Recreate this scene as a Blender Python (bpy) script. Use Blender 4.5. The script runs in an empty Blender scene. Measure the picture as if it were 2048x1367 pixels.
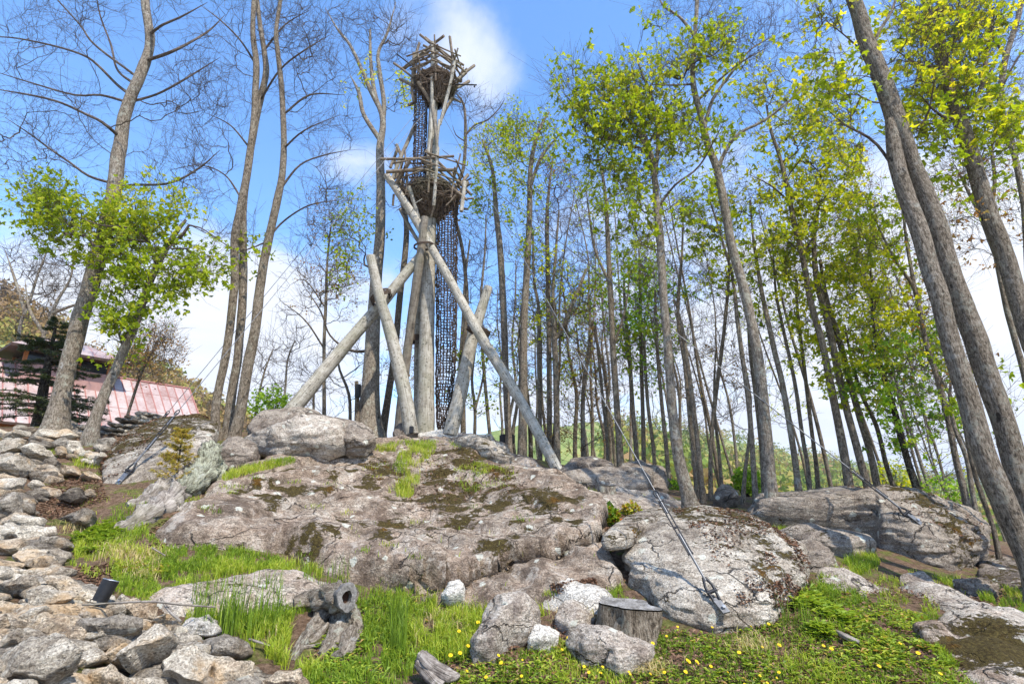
import bpy, bmesh, math, random
import numpy as np
from mathutils import Vector
rnd = random.Random(7); rng = np.random.default_rng(7)
R = math.radians
S = bpy.context.scene
COL = S.collection
# ---------------------------------------------------------------- camera
CAMZ = 1.6; PITCH = R(17.0); FP = 1024.0
cam_d = bpy.data.cameras.new("camera"); cam_d.sensor_width = 36; cam_d.lens = 18
cam_d.clip_start = 0.05; cam_d.clip_end = 6000
cam = bpy.data.objects.new("camera", cam_d); COL.objects.link(cam)
cam.location = (0, 0, CAMZ); cam.rotation_euler = (R(90) + PITCH, 0, 0)
S.camera = cam
# ---------------------------------------------------------------- light
SUN = Vector((0.45, -0.60, 1.10)).normalized()
sd = bpy.data.lights.new("sun", 'SUN'); sd.energy = 4.4; sd.angle = R(0.6); sd.color = (1, .94, .84)
so = bpy.data.objects.new("sun", sd); COL.objects.link(so)
so.rotation_euler = SUN.to_track_quat('Z', 'Y').to_euler()
S.view_settings.view_transform = 'Standard'; S.view_settings.look = 'None'
S.view_settings.exposure = 0.62; S.view_settings.gamma = 1.0

class NT:
    def __init__(s, tree): s.t = tree; s.n = tree.nodes; s.n.clear()
    def add(s, typ, ins=None, **kw):
        n = s.n.new(typ)
        for k, v in kw.items(): setattr(n, k, v)
        if ins:
            for k, v in ins.items(): s.set(n, k, v)
        return n
    def set(s, n, k, v):
        i = n.inputs[k]
        if isinstance(v, bpy.types.NodeSocket): s.t.links.new(v, i)
        elif isinstance(v, bpy.types.Node): s.t.links.new(v.outputs[0], i)
        else:
            if isinstance(v, (tuple, list)) and i.type == 'RGBA' and len(v) == 3: v = (*v, 1)
            i.default_value = v
    def math(s, op, a, b=0.0, c=None, clamp=False):
        n = s.add('ShaderNodeMath', {0: a, 1: b}, operation=op, use_clamp=clamp)
        if c is not None: s.set(n, 2, c)
        return n.outputs[0]
    def noise(s, vec, scale, detail=4, rough=.55, dist=0.0):
        n = s.add('ShaderNodeTexNoise', {'Scale': scale, 'Detail': detail, 'Roughness': rough, 'Distortion': dist})
        if vec is not None: s.set(n, 'Vector', vec)
        return n.outputs[0]
    def ramp(s, fac, stops, interp='LINEAR'):
        n = s.add('ShaderNodeValToRGB', {0: fac}); cr = n.color_ramp; cr.interpolation = interp
        while len(cr.elements) < len(stops): cr.elements.new(0.5)
        for e, (p, c) in zip(cr.elements, stops):
            e.position = p; e.color = (*c, 1) if len(c) == 3 else c
        return n.outputs[0]
    def mapr(s, v, a, b, c=0.0, d=1.0):
        return s.add('ShaderNodeMapRange', {0: v, 1: a, 2: b, 3: c, 4: d}, interpolation_type='SMOOTHSTEP').outputs[0]
    def mix(s, f, a, b, blend='MIX'):
        n = s.add('ShaderNodeMix', data_type='RGBA', blend_type=blend)
        s.set(n, 0, f); s.set(n, 6, a); s.set(n, 7, b)
        return n.outputs[2]
    def vmul(s, v, sc):
        return s.add('ShaderNodeVectorMath', {0: v, 1: sc}, operation='MULTIPLY').outputs[0]

w = bpy.data.worlds.new("World"); S.world = w; w.use_nodes = True
def pxdir(px, py):
    u = (px - 1024) / FP; v = (683.5 - py) / FP
    return Vector((u, math.cos(PITCH) - v * math.sin(PITCH), math.sin(PITCH) + v * math.cos(PITCH))).normalized()
t = NT(w.node_tree)
sky = t.add('ShaderNodeTexSky', sky_type='NISHITA'); sky.sun_disc = False
sky.sun_elevation = math.asin(SUN.z); sky.sun_rotation = math.atan2(SUN.x, SUN.y)
sky.altitude = 300; sky.air_density = 1.0; sky.dust_density = 0.3; sky.ozone_density = 1.6
tc = t.add('ShaderNodeTexCoord'); D = tc.outputs['Generated']
hs = t.add('ShaderNodeHueSaturation', {'Hue': .502, 'Saturation': 1.2, 'Value': 2.25, 'Color': sky.outputs[0]})
sep = t.add('ShaderNodeSeparateXYZ', {0: D})
zz = t.math('MAXIMUM', t.math('ADD', sep.outputs[2], .18), .08)
cv = t.add('ShaderNodeCombineXYZ', {0: t.math('DIVIDE', sep.outputs[0], zz), 1: t.math('DIVIDE', sep.outputs[1], zz), 2: sep.outputs[2]}).outputs[0]
n1 = t.noise(cv, 1.7, 9, .58, .35)
n2 = t.noise(cv, 6.0, 6, .6, .2)
nn = t.math('ADD', t.math('MULTIPLY', n1, .75), t.math('MULTIPLY', n2, .25))
bias = t.mapr(sep.outputs[2], .50, .02, 0.0, .25)
for px, py, rad, amt in [(905, 15, .11, .11), (830, 95, .07, .09), (985, 175, .06, .12), (940, 110, .05, .05), (330, 610, .2, .14), (560, 720, .2, .12), (700, 320, .06, .12), (640, 40, .1, .06), (1750, 420, .30, .17), (2000, 560, .3, .13), (430, 640, .17, .15),
                         (90, 480, .12, .14), (1200, 400, .16, .10), (600, 200, .3, -.08), (150, 60, .4, -.12), (1250, 120, .22, -.12), (1180, 640, .2, .10), (260, 330, .1, .04), (1640, 180, .16, -.08)]:
    d = pxdir(px, py)
    dist = t.add('ShaderNodeVectorMath', {0: D, 1: tuple(d)}, operation='DISTANCE').outputs['Value']
    g = t.mapr(dist, rad * 1.7, 0.0, 0.0, amt)
    bias = t.math('ADD', bias, g)
cl = t.mapr(t.math('ADD', nn, bias), .515, .78)
ccol = t.ramp(nn, [(.3, (1.0, 1.0, 1.0)), (.62, (.82, .87, .97))])
skyc = t.mix(1.0, hs.outputs[0], (.118, .118, .118), 'MULTIPLY')
colr = t.mix(cl, skyc, t.mix(1.0, ccol, (.78, .785, .80), 'MULTIPLY'))
bgn = t.add('ShaderNodeBackground', {'Color': colr, 'Strength': 1.0})
t.add('ShaderNodeOutputWorld', {0: bgn})

# ---------------------------------------------------------------- projection helpers (pixels of a 2048 x 1367 view, world metres)
cp, sp = math.cos(PITCH), math.sin(PITCH)
def P(px, py, D):
    px = np.asarray(px, float); py = np.asarray(py, float)
    u = (px - 1024) / FP; v = (683.5 - py) / FP
    yf = cp - v * sp
    return np.stack([u / yf * D, np.ones_like(u) * D, CAMZ + (sp + v * cp) / yf * D], -1)
def slope(py):
    v = (683.5 - py) / FP
    return (sp + v * cp) / (cp - v * sp)
def mpp(py, D):                       # metres per pixel at this distance
    v = (683.5 - py) / FP
    return D / (cp - v * sp) / FP
# ---------------------------------------------------------------- numpy noise
def _hash(ix, iy, iz, s):
    h = (ix * 374761393 + iy * 668265263 + iz * 2147483647 + s * 1274126177) & 0xffffffff
    h = ((h ^ (h >> 13)) * 1274126177) & 0xffffffff
    h = (h ^ (h >> 16)) & 0xffffff
    return h / float(0xffffff) * 2 - 1
def vn(p, s=0):
    p = np.asarray(p, float); i = np.floor(p).astype(np.int64); f = p - i; f = f * f * f * (f * (f * 6 - 15) + 10)
    o = 0
    for a in (0, 1):
        wa = f[..., 0] if a else 1 - f[..., 0]
        for b in (0, 1):
            wb = f[..., 1] if b else 1 - f[..., 1]
            for c in (0, 1):
                wc = f[..., 2] if c else 1 - f[..., 2]
                o = o + wa * wb * wc * _hash(i[..., 0] + a, i[..., 1] + b, i[..., 2] + c, s)
    return o
def fbm(p, octv=4, s=0, gain=.5, lac=2.03):
    o = 0; a = 1; p = np.asarray(p, float)
    for k in range(octv):
        o = o + a * vn(p, s + k); p = p * lac + 17.3; a *= gain
    return o
def sstep(x, a, b):
    t_ = np.clip((x - a) / (b - a), 0, 1); return t_ * t_ * (3 - 2 * t_)
# ---------------------------------------------------------------- ground height
CPT = []
for x, lst in {
    -250: [(1250, 4.2), (1000, 7.4), (860, 11.5)],
    0: [(1367, 3.7), (1250, 4.7), (1120, 6.1), (1000, 7.7), (900, 9.6), (862, 11.5)],
    150: [(1367, 4.1), (1250, 5.0), (1120, 6.5), (1030, 7.9), (960, 9.3), (885, 11.5), (855, 13)],
    300: [(1367, 4.5), (1200, 5.7), (1100, 6.9), (1000, 8.4), (965, 9.2), (855, 13)],
    450: [(1367, 4.8), (1200, 5.9), (1100, 7.3), (1020, 8.6), (940, 10.3), (890, 12)],
    600: [(1367, 5.0), (1190, 6.5), (1100, 7.9), (1000, 9.6), (925, 11.4), (880, 13.2)],
    750: [(1367, 5.1), (1190, 6.9), (1080, 8.8), (960, 11.2), (892, 13.2), (872, 15)],
    870: [(1367, 5.1), (1190, 7.0), (1080, 9.0), (960, 11.4), (892, 13.8), (880, 15.3)],
    1000: [(1367, 5.1), (1200, 6.9), (1080, 8.9), (985, 11), (918, 13.4), (900, 15.5)],
    1120: [(1367, 5.1), (1185, 6.9), (1080, 8.3), (1000, 10), (957, 12.6), (935, 15.5)],
    1230: [(1367, 5.1), (1210, 6.6), (1130, 7.6), (1045, 9.2), (990, 11.6), (962, 14.5), (945, 17.5)],
    1380: [(1367, 5.1), (1290, 5.7), (1110, 8), (1028, 10.4), (1000, 13.2), (985, 17)],
    1550: [(1367, 5.1), (1265, 6), (1110, 8), (1052, 10.3), (1015, 13), (1002, 17)],
    1700: [(1367, 5.1), (1250, 6.0), (1150, 7.8), (1070, 10), (1022, 13), (1010, 16)],
    1900: [(1367, 5.1), (1250, 6.2), (1175, 7.8), (1120, 9.6), (1062, 12), (1055, 15)],
    2048: [(1367, 5.1), (1250, 6.4), (1185, 8), (1140, 9.8), (1110, 12.5)],
    2300: [(1300, 5.6), (1200, 8), (1150, 11)]}.items():
    for y, d in lst: CPT.append(P(x, y, d))
for x, y, z in [(-12, 1, .2), (0, 0, 0), (0, 2.5, .0), (6, 2, 0), (13, 3, .1), (-22, 14, 2.2), (-20, 20, 2.4), (-10, 19, 2.8), (0, 21, 2.3), (8, 22, .9), (16, 20, -.6), (24, 14, -1), (24, 5, -.3), (-18, 5, .8)]:
    CPT.append(np.array((x, y, z), float))
CPT = np.array(CPT)
def _tps(r): return np.where(r > 0, r * r * np.log(np.maximum(r, 1e-9)), 0)
_n = len(CPT); _X = CPT[:, :2]
_K = _tps(np.linalg.norm(_X[:, None] - _X[None], axis=2)) + np.eye(_n) * 0.25
_Pm = np.c_[np.ones(_n), _X]; _A = np.block([[_K, _Pm], [_Pm.T, np.zeros((3, 3))]])
_W = np.linalg.solve(_A, np.r_[CPT[:, 2], 0, 0, 0])
def near_h(x, y):
    sh = np.shape(x); q = np.stack([np.ravel(x), np.ravel(y)], -1); o = np.empty(len(q))
    for i in range(0, len(q), 20000):
        a = q[i:i + 20000]; r = np.linalg.norm(a[:, None] - _X[None], axis=2)
        o[i:i + 20000] = _tps(r) @ _W[:_n] + _W[_n] + a @ _W[_n + 1:]
    return o.reshape(sh)
# far country: for each direction x/y a profile over distance
_tx = np.array([-400, 0, 90, 160, 260, 400, 500, 700, 900, 1000, 1100, 1250, 1400, 1550, 1750, 1900, 2048, 2500])
_cy = np.array([560, 588, 628, 690, 722, 790, 835, 880, 890, 868, 842, 848, 872, 905, 935, 960, 985, 985])
_tt = (_tx - 1024) / FP / (cp - (683.5 - _cy) / FP * sp)
_sc = np.array([slope(v) for v in _cy])
_dc = np.array([150, 150, 160, 170, 180, 200, 220, 260, 300, 320, 340, 420, 520, 600, 700, 760, 800, 800.])
_z35 = np.array([.5, .5, .5, .5, .3, 0, -.5, -1, -1.5, -2, -2.5, -3.5, -4.5, -5.5, -7, -8, -9, -9.])
_z80 = np.array([6, 6, 5, 4, 3, 1, -2, -5, -7, -6, -5, -7, -10, -13, -17, -20, -24, -24.])
def far_h(x, y):
    d = np.maximum(y, 5.0); tt = np.clip(x / d, -2.2, 2.2)
    sc = np.interp(tt, _tt, _sc); dc = np.interp(tt, _tt, _dc); a = np.interp(tt, _tt, _z35); b = np.interp(tt, _tt, _z80)
    zc = CAMZ + sc * dc
    l = np.log(d); l35, l80, lc = math.log(35), math.log(80), np.log(dc)
    z = np.where(d < 35, a, np.where(d < 80, a + (b - a) * sstep(l, l35, l80), b + (zc - b) * np.clip((d - 80) / (dc - 80), 0, 1) ** 1.15))
    z = np.where(d > dc, zc - (d - dc) * .12, z)
    p = np.stack([x / 40, y / 40, 0 * x], -1)
    z = z + fbm(p, 4, 3) * np.clip((d - 45) / 200, 0, 1) * 5
    return np.maximum(z, -60)
def H_(x, y):
    x = np.asarray(x, float); y = np.asarray(y, float)
    n = near_h(np.clip(x, -26, 26), np.clip(y, -4, 24))
    p = np.stack([x * 1.3, y * 1.3, 0 * x], -1)
    n = n + fbm(p, 4, 11) * .045
    f = far_h(x, y)
    dd = np.sqrt((x * .8) ** 2 + y ** 2)
    k = sstep(dd, 19.5, 33)
    return n * (1 - k) + f * k
# cached fine grid for the near field
_gx = np.arange(-20, 20.01, .1); _gy = np.arange(0, 26.01, .1)
_GX, _GY = np.meshgrid(_gx, _gy, indexing='ij'); _GZ = H_(_GX, _GY)
def H(x, y):
    x = np.asarray(x, float); y = np.asarray(y, float)
    fx = np.clip((x + 20) / .1, 0, len(_gx) - 1.001); fy = np.clip(y / .1, 0, len(_gy) - 1.001)
    i = fx.astype(int); j = fy.astype(int); a = fx - i; b = fy - j
    return _GZ[i, j] * (1 - a) * (1 - b) + _GZ[i + 1, j] * a * (1 - b) + _GZ[i, j + 1] * (1 - a) * b + _GZ[i + 1, j + 1] * a * b
def Dg(px, py, extra=None):
    """distance (world y) at which the ray of this pixel meets the ground"""
    px = np.asarray(px, float).ravel(); py = np.asarray(py, float).ravel()
    Ds = np.arange(3.0, 22, .06); out = np.full(px.shape, 21.9); done = np.zeros(px.shape, bool)
    v = (683.5 - py) / FP; yf = cp - v * sp; tx = (px - 1024) / FP / yf; tz = (sp + v * cp) / yf
    for d in Ds:
        below = (CAMZ + tz * d) <= H(tx * d, np.full(px.shape, d))
        hit = below & ~done
        out[hit] = d; done |= hit
    return out
def G(px, py, lift=0):
    sh = np.shape(px); d = Dg(px, py); q = np.stack([np.ravel(P(px, py, 1.0)[..., 0]) * d, d], -1)
    z = H(q[:, 0], q[:, 1]) + lift
    return np.c_[q, z].reshape(sh + (3,))
# ---------------------------------------------------------------- mesh building
class MB:
    def __init__(s): s.v = []; s.f = []; s.n = 0; s.bc = []; s.at = []; s.mi = []
    def add(s, verts, faces, bc=None, at=None, mi=0):
        verts = np.asarray(verts, float).reshape(-1, 3); faces = np.asarray(faces, np.int64)
        s.v.append(verts); s.f.append(faces + s.n)
        s.bc.append(np.zeros_like(verts) if bc is None else np.asarray(bc, float).reshape(-1, 3))
        s.at.append(np.zeros(len(verts)) if at is None else (np.full(len(verts), at) if np.isscalar(at) else np.asarray(at, float).ravel()))
        s.mi.append(np.full(len(faces), mi, np.int32)); s.n += len(verts)
    def build(s, name, mat, parent=None, smooth=True, origin=None):
        me = bpy.data.meshes.new(name)
        V = np.concatenate(s.v)
        pp = parent
        while pp is not None: V = V - np.array(pp.location); pp = pp.parent
        if parent is not None: pass
        elif origin is not None: V = V - np.array(origin)
        me.vertices.add(len(V)); me.vertices.foreach_set('co', V.astype(np.float32).ravel())
        ls = []; tot = []
        for f in s.f: ls.append(f.ravel()); tot.append(np.full(len(f), f.shape[1]))
        ls = np.concatenate(ls); tot = np.concatenate(tot); st = np.concatenate([[0], np.cumsum(tot)[:-1]])
        me.loops.add(len(ls)); me.loops.foreach_set('vertex_index', ls.astype(np.int32))
        me.polygons.add(len(tot)); me.polygons.foreach_set('loop_start', st.astype(np.int32)); me.polygons.foreach_set('loop_total', tot.astype(np.int32))
        me.polygons.foreach_set('material_index', np.concatenate(s.mi))
        me.polygons.foreach_set('use_smooth', np.full(len(tot), smooth))
        a = me.attributes.new('bc', 'FLOAT_VECTOR', 'POINT'); a.data.foreach_set('vector', np.concatenate(s.bc).astype(np.float32).ravel())
        a = me.attributes.new('val', 'FLOAT', 'POINT'); a.data.foreach_set('value', np.concatenate(s.at).astype(np.float32))
        me.update(calc_edges=True); me.validate()
        for m in (mat if isinstance(mat, (list, tuple)) else [mat]): me.materials.append(m)
        o = bpy.data.objects.new(name, me); COL.objects.link(o)
        if parent is not None: o.parent = parent
        elif origin is not None: o.location = origin
        return o
    # shapes
    def tubes(s, pts, rad, sides, cap=False, bump=0.0, seed=0, at=None, mi=0, bf=1.0):
        pts = np.asarray(pts, float); rad = np.asarray(rad, float)
        if pts.ndim == 2: pts = pts[None]; rad = rad[None]
        B, N, _ = pts.shape
        tg = np.empty_like(pts); tg[:, 1:-1] = pts[:, 2:] - pts[:, :-2]; tg[:, 0] = pts[:, 1] - pts[:, 0]; tg[:, -1] = pts[:, -1] - pts[:, -2]
        tg /= np.linalg.norm(tg, axis=2, keepdims=True) + 1e-9
        m = tg.mean(1); ref = np.where((np.abs(m[:, 1:2]) < .7), np.array([[0, 1., 0]]), np.array([[1., 0, 0]]))[:, None, :]
        n1 = np.cross(tg, ref); n1 /= np.linalg.norm(n1, axis=2, keepdims=True) + 1e-9; n2 = np.cross(tg, n1)
        th = np.arange(sides) / sides * 2 * np.pi; c = np.cos(th); sn = np.sin(th)
        seg = np.linalg.norm(np.diff(pts, axis=1), axis=2); sl = np.concatenate([np.zeros((B, 1)), np.cumsum(seg, 1)], 1)
        rr = rad[:, :, None] * np.ones(sides)
        if bump:
            q = np.stack([c * 1.4 * bf ** .5 + 0 * sl[..., None], sn * 1.4 * bf ** .5 + 0 * sl[..., None], sl[..., None] * 1.6 * bf + 0 * c], -1) + seed * 7.3
            rr = rr * (1 + bump * fbm(q, 3, seed))
        V = pts[:, :, None, :] + rr[..., None] * (c[None, None, :, None] * n1[:, :, None, :] + sn[None, None, :, None] * n2[:, :, None, :])
        off = (np.arange(B) * 3.77 + seed)[:, None, None]
        bc = np.stack([c * rad[:, :, None], sn * rad[:, :, None], sl[:, :, None] + off + 0 * c], -1)
        bc[..., 0] += off % 5
        i = np.arange(B)[:, None, None] * N * sides; j = np.arange(N - 1)[None, :, None] * sides; k = np.arange(sides)[None, None, :]; k2 = (k + 1) % sides
        F = np.stack([i + j + k, i + j + k2, i + j + sides + k2, i + j + sides + k], -1).reshape(-1, 4)
        s.add(V, F, bc, None if at is None else at, mi)
        if cap:
            for b in range(B):
                for e, fl in ((0, -1), (N - 1, 1)):
                    ring = V[b, e]; cc = pts[b, e] + tg[b, e] * fl * rad[b, e] * .05
                    vv = np.vstack([ring, cc]); ff = np.stack([np.arange(sides), (np.arange(sides) + 1) % sides, np.full(sides, sides)], -1)
                    if fl < 0: ff = ff[:, ::-1]
                    bb = np.vstack([bc[b, e], [bc[b, e, :, 0].mean(), bc[b, e, :, 1].mean(), bc[b, e, 0, 2] + .001]])
                    s.add(vv, ff, bb, None if at is None else at, mi)
    def box(s, c, sx, sy, sz, rot=None, mi=0):
        v = np.array([[x, y, z] for x in (-.5, .5) for y in (-.5, .5) for z in (-.5, .5)]) * (sx, sy, sz)
        if rot is not None: v = v @ np.array(rot).T
        f = [[0, 1, 3, 2], [4, 6, 7, 5], [0, 4, 5, 1], [2, 3, 7, 6], [0, 2, 6, 4], [1, 5, 7, 3]]
        s.add(v + np.array(c), f, v, None, mi)
def catmull(p, step):
    p = np.asarray(p, float)
    q = np.vstack([2 * p[0] - p[1], p, 2 * p[-1] - p[-2]]); out = []
    for i in range(1, len(q) - 2):
        a, b, c, d = q[i - 1:i + 3]; n = max(1, int(np.linalg.norm((c - b)[:3]) / step))
        t_ = np.arange(n)[:, None] / n
        out.append(.5 * ((2 * b) + (c - a) * t_ + (2 * a - 5 * b + 4 * c - d) * t_ ** 2 + (3 * b - a - 3 * c + d) * t_ ** 3))
    out.append(q[-2][None]); return np.vstack(out)
def tag(o, label=None, cat=None, group=None, kind=None):
    if label: o['label'] = label
    if cat: o['category'] = cat
    if group: o['group'] = group
    if kind: o['kind'] = kind
    return o
def empty(name, loc, label, cat, group=None):
    o = bpy.data.objects.new(name, None); o.empty_display_size = .2; COL.objects.link(o); o.location = [float(a) for a in loc]
    return tag(o, label, cat, group)
def in_poly(x, y, poly):
    poly = np.asarray(poly, float); c = np.zeros(np.shape(x), bool); j = len(poly) - 1
    for i in range(len(poly)):
        xi, yi = poly[i]; xj, yj = poly[j]
        c ^= ((yi > y) != (yj > y)) & (x < (xj - xi) * (y - yi) / (yj - yi + 1e-12) + xi); j = i
    return c
def poly_dist(x, y, poly):
    poly = np.asarray(poly, float); d = np.full(np.shape(x), 1e9)
    for i in range(len(poly)):
        a = poly[i - 1]; b = poly[i]; ab = b - a
        t_ = np.clip(((x - a[0]) * ab[0] + (y - a[1]) * ab[1]) / (ab @ ab + 1e-12), 0, 1)
        d = np.minimum(d, np.hypot(x - a[0] - t_ * ab[0], y - a[1] - t_ * ab[1]))
    return np.where(in_poly(x, y, poly), d, -d)
# ---------------------------------------------------------------- materials
def mat(name, fn, **kw):
    m = bpy.data.materials.new(name); m.use_nodes = True; fn(NT(m.node_tree), **kw); return m
def out(t, bsdf): t.add('ShaderNodeOutputMaterial', {0: bsdf})
def pbr(t, col, rough=.8, bump=None, bs=.5, bd=.02, spec=.3, metal=0.0):
    n = t.add('ShaderNodeBsdfPrincipled', {'Base Color': col, 'Roughness': rough, 'Specular IOR Level': spec, 'Metallic': metal})
    if bump is not None:
        b = t.add('ShaderNodeBump', {'Strength': bs, 'Distance': bd, 'Height': bump}); t.set(n, 'Normal', b)
    return n
def m_rock(t, dark=(.20, .165, .14), mid=(.42, .36, .30), light=(.63, .575, .49), moss=.0, lich=1.0, pink=0.0, warm=0.0, crack=1.0):
    g = t.add('ShaderNodeNewGeometry'); pos = g.outputs['Position']; oi = t.add('ShaderNodeObjectInfo').outputs['Random']
    val = t.add('ShaderNodeAttribute', attribute_name='val').outputs['Fac']
    big = t.noise(pos, 1.1, 5, .6, .5); md = t.noise(pos, 6.5, 7, .65); fine = t.noise(pos, 70, 5, .75)
    mp = t.add('ShaderNodeMapping', {'Vector': pos, 'Rotation': (.35, -.45, .3), 'Scale': (1.6, 1.6, 7)}).outputs[0]
    fol = t.noise(mp, 2.2, 7, .72, 1.1)
    s_ = t.math('ADD', t.math('MULTIPLY', big, .42), t.math('ADD', t.math('MULTIPLY', md, .46), t.math('MULTIPLY', fol, .13)))
    s_ = t.math('ADD', s_, t.math('MULTIPLY', t.math('SUBTRACT', oi, .5), .10))
    col = t.ramp(s_, [(.38, dark), (.47, mid), (.60, light)])
    gr_ = t.add('ShaderNodeTexVoronoi', {'Vector': pos, 'Scale': 75.0}).outputs['Color']; gv = t.add('ShaderNodeSeparateColor', {0: gr_}).outputs[0]
    fine2 = t.math('ADD', t.math('MULTIPLY', fine, .7), t.math('MULTIPLY', gv, .3))
    col = t.mix(t.mapr(fine2, .36, .66, .0, 1.0), t.mix(1.0, col, (.62, .59, .56), 'MULTIPLY'), t.mix(1.0, col, (1.22, 1.20, 1.16), 'MULTIPLY'))
    bl = t.noise(pos, 2.6, 8, .7, .8); col = t.mix(t.mapr(bl, .52, .60, 0, .6), col, t.mix(1.0, col, (.55, .50, .46), 'MULTIPLY')); col = t.mix(t.mapr(bl, .44, .38, 0, .5), col, light)
    dv = t.add('ShaderNodeVectorMath', {0: pos, 1: t.vmul(t.add('ShaderNodeTexNoise', {'Vector': pos, 'Scale': 2.2, 'Detail': 5.0}).outputs['Color'], (.55, .55, .55))}, operation='ADD').outputs[0]
    ve = t.add('ShaderNodeTexVoronoi', {'Vector': t.vmul(dv, (.8, .8, 2.2)), 'Scale': 1.25}, feature='DISTANCE_TO_EDGE').outputs['Distance']
    ck = t.math('MULTIPLY', t.mapr(ve, .018, .0, 0, crack), t.mapr(t.noise(pos, 1.1, 3), .46, .56)); col = t.mix(t.math('MULTIPLY', ck, .85), col, (.04, .034, .03))
    pit = t.noise(pos, 13, 6, .75); col = t.mix(t.mapr(pit, .40, .30, 0, .65), col, t.mix(1.0, col, (.25, .23, .2), 'MULTIPLY'))
    n5 = t.noise(pos, 2.3, 4, .6)
    if pink: col = t.mix(t.mapr(n5, .42, .58, 0, pink), col, t.mix(1.0, col, (1.04, .87, .79), 'MULTIPLY'))
    if warm: col = t.mix(t.mapr(n5, .52, .66, 0, warm), col, (.50, .33, .17))
    # thin dark cracks along the foliation
    cr = t.mapr(t.math('ABSOLUTE', t.math('SUBTRACT', fol, .47)), .0, .010, 1.0, 0.0)
    cr = t.math('MULTIPLY', cr, t.mapr(md, .45, .55))
    col = t.mix(t.math('MULTIPLY', cr, .7), col, (.05, .042, .036))
    # dark crustose specks
    sp_ = t.noise(pos, 26, 3, .6)
    col = t.mix(t.math('MULTIPLY', t.mapr(sp_, .62, .67), t.mapr(md, .42, .6, .1, .85)), col, (.075, .062, .05))
    if lich:
        vo = t.add('ShaderNodeTexVoronoi', {'Vector': t.add('ShaderNodeVectorMath', {0: pos, 1: t.vmul(t.add('ShaderNodeTexNoise', {'Vector': pos, 'Scale': 9.0}).outputs['Color'], (.12, .12, .12))}, operation='ADD').outputs[0], 'Scale': 4.2, 'Randomness': 1.0})
        vd = t.mapr(vo.outputs['Distance'], .24, .20, 0, 1)
        pick = t.mapr(t.noise(t.add('ShaderNodeVectorMath', {0: vo.outputs['Position'], 1: (3.1, 1.7, .5)}, operation='MULTIPLY').outputs[0], 3.0, 0), .52, .55)
        col = t.mix(t.math('MULTIPLY', t.math('MULTIPLY', vd, pick), .85 * lich), col, (.60, .59, .49))
    # moss cushions
    mn = t.math('ADD', t.math('MULTIPLY', t.noise(t.add('ShaderNodeMapping', {'Vector': pos, 'Rotation': (.5, -.35, .5), 'Scale': (.75, 1.1, 1.9)}).outputs[0], 3.8, 7, .74, .4), .66), t.math('MULTIPLY', t.noise(pos, 17, 5, .78), .34))
    up = t.add('ShaderNodeSeparateXYZ', {0: g.outputs['Normal']}).outputs[2]
    mm = t.math('ADD', t.math('ADD', mn, t.math('MULTIPLY', val, .24)), t.math('MULTIPLY', up, .03))
    mk = t.mapr(mm, .655 - moss, .685 - moss)
    mc = t.ramp(t.noise(pos, 34, 5, .8), [(.28, (.022, .015, .007)), (.46, (.068, .048, .017)), (.62, (.15, .115, .038)), (.8, (.23, .13, .05))])
    mc = t.mix(t.mapr(t.noise(pos, 1.7, 3), .57, .66), mc, t.mix(1.0, mc, (1.5, 1.05, .6), 'MULTIPLY'))
    col = t.mix(mk, col, mc)
    h = t.math('ADD', t.math('MULTIPLY', md, .9), t.math('ADD', t.math('MULTIPLY', fine, .22), t.math('MULTIPLY', fol, .30)))
    h = t.math('ADD', h, t.math('MULTIPLY', pit, .5))
    h = t.math('SUBTRACT', h, t.math('ADD', t.math('MULTIPLY', cr, .5), t.math('MULTIPLY', ck, 1.2)))
    h = t.math('ADD', h, t.math('MULTIPLY', mk, t.math('ADD', .35, t.math('MULTIPLY', t.noise(pos, 60, 3, .8), .9))))
    out(t, pbr(t, col, t.mapr(mk, 0, 1, .82, 1.0), h, .9, .06, .15))
def m_bark(t, c1=(.06, .047, .036), c2=(.225, .182, .136), c3=(.43, .37, .295), lich=.5, sc=1.0):
    a = t.add('ShaderNodeAttribute', attribute_name='bc').outputs['Vector']; pos = t.add('ShaderNodeNewGeometry').outputs['Position']
    mp = t.vmul(a, (1, 1, .22)); f1 = t.noise(mp, 52 * sc, 7, .75, .6); f2 = t.noise(a, 16, 6, .7); fn = t.noise(a, 90, 3, .7)
    s_ = t.math('ADD', t.math('MULTIPLY', f1, .65), t.math('ADD', t.math('MULTIPLY', f2, .25), t.math('MULTIPLY', fn, .12)))
    col = t.ramp(s_, [(.43, c1), (.51, c2), (.60, c3)])
    big = t.noise(pos, 1.3, 4, .6)
    col = t.mix(t.mapr(big, .35, .7, 0, .5), col, t.mix(1.0, col, (.62, .6, .55), 'MULTIPLY'))
    if lich:
        ln = t.math('ADD', t.math('MULTIPLY', t.noise(pos, 5.0, 5, .65), .6), t.math('MULTIPLY', t.noise(pos, 22, 4, .7), .4))
        col = t.mix(t.mapr(ln, .535, .60, 0, .75 * lich), col, (.40, .40, .32))
        col = t.mix(t.mapr(t.noise(pos, 3.3, 5, .7), .60, .66, 0, .55 * lich), col, (.50, .49, .45))
    oi = t.add('ShaderNodeObjectInfo').outputs['Random']; col = t.mix(t.mapr(oi, 0, 1, 0, .55), col, t.mix(1.0, col, (.78, .74, .66), 'MULTIPLY'))
    kn = t.noise(t.vmul(a, (1, 1, .6)), 5.5, 3, .6); col = t.mix(t.mapr(kn, .66, .72, 0, .8), col, (.03, .025, .02))
    out(t, pbr(t, col, .95, t.math('ADD', f1, t.math('MULTIPLY', f2, .4)), 1.0, .035 / sc, .1))
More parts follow.
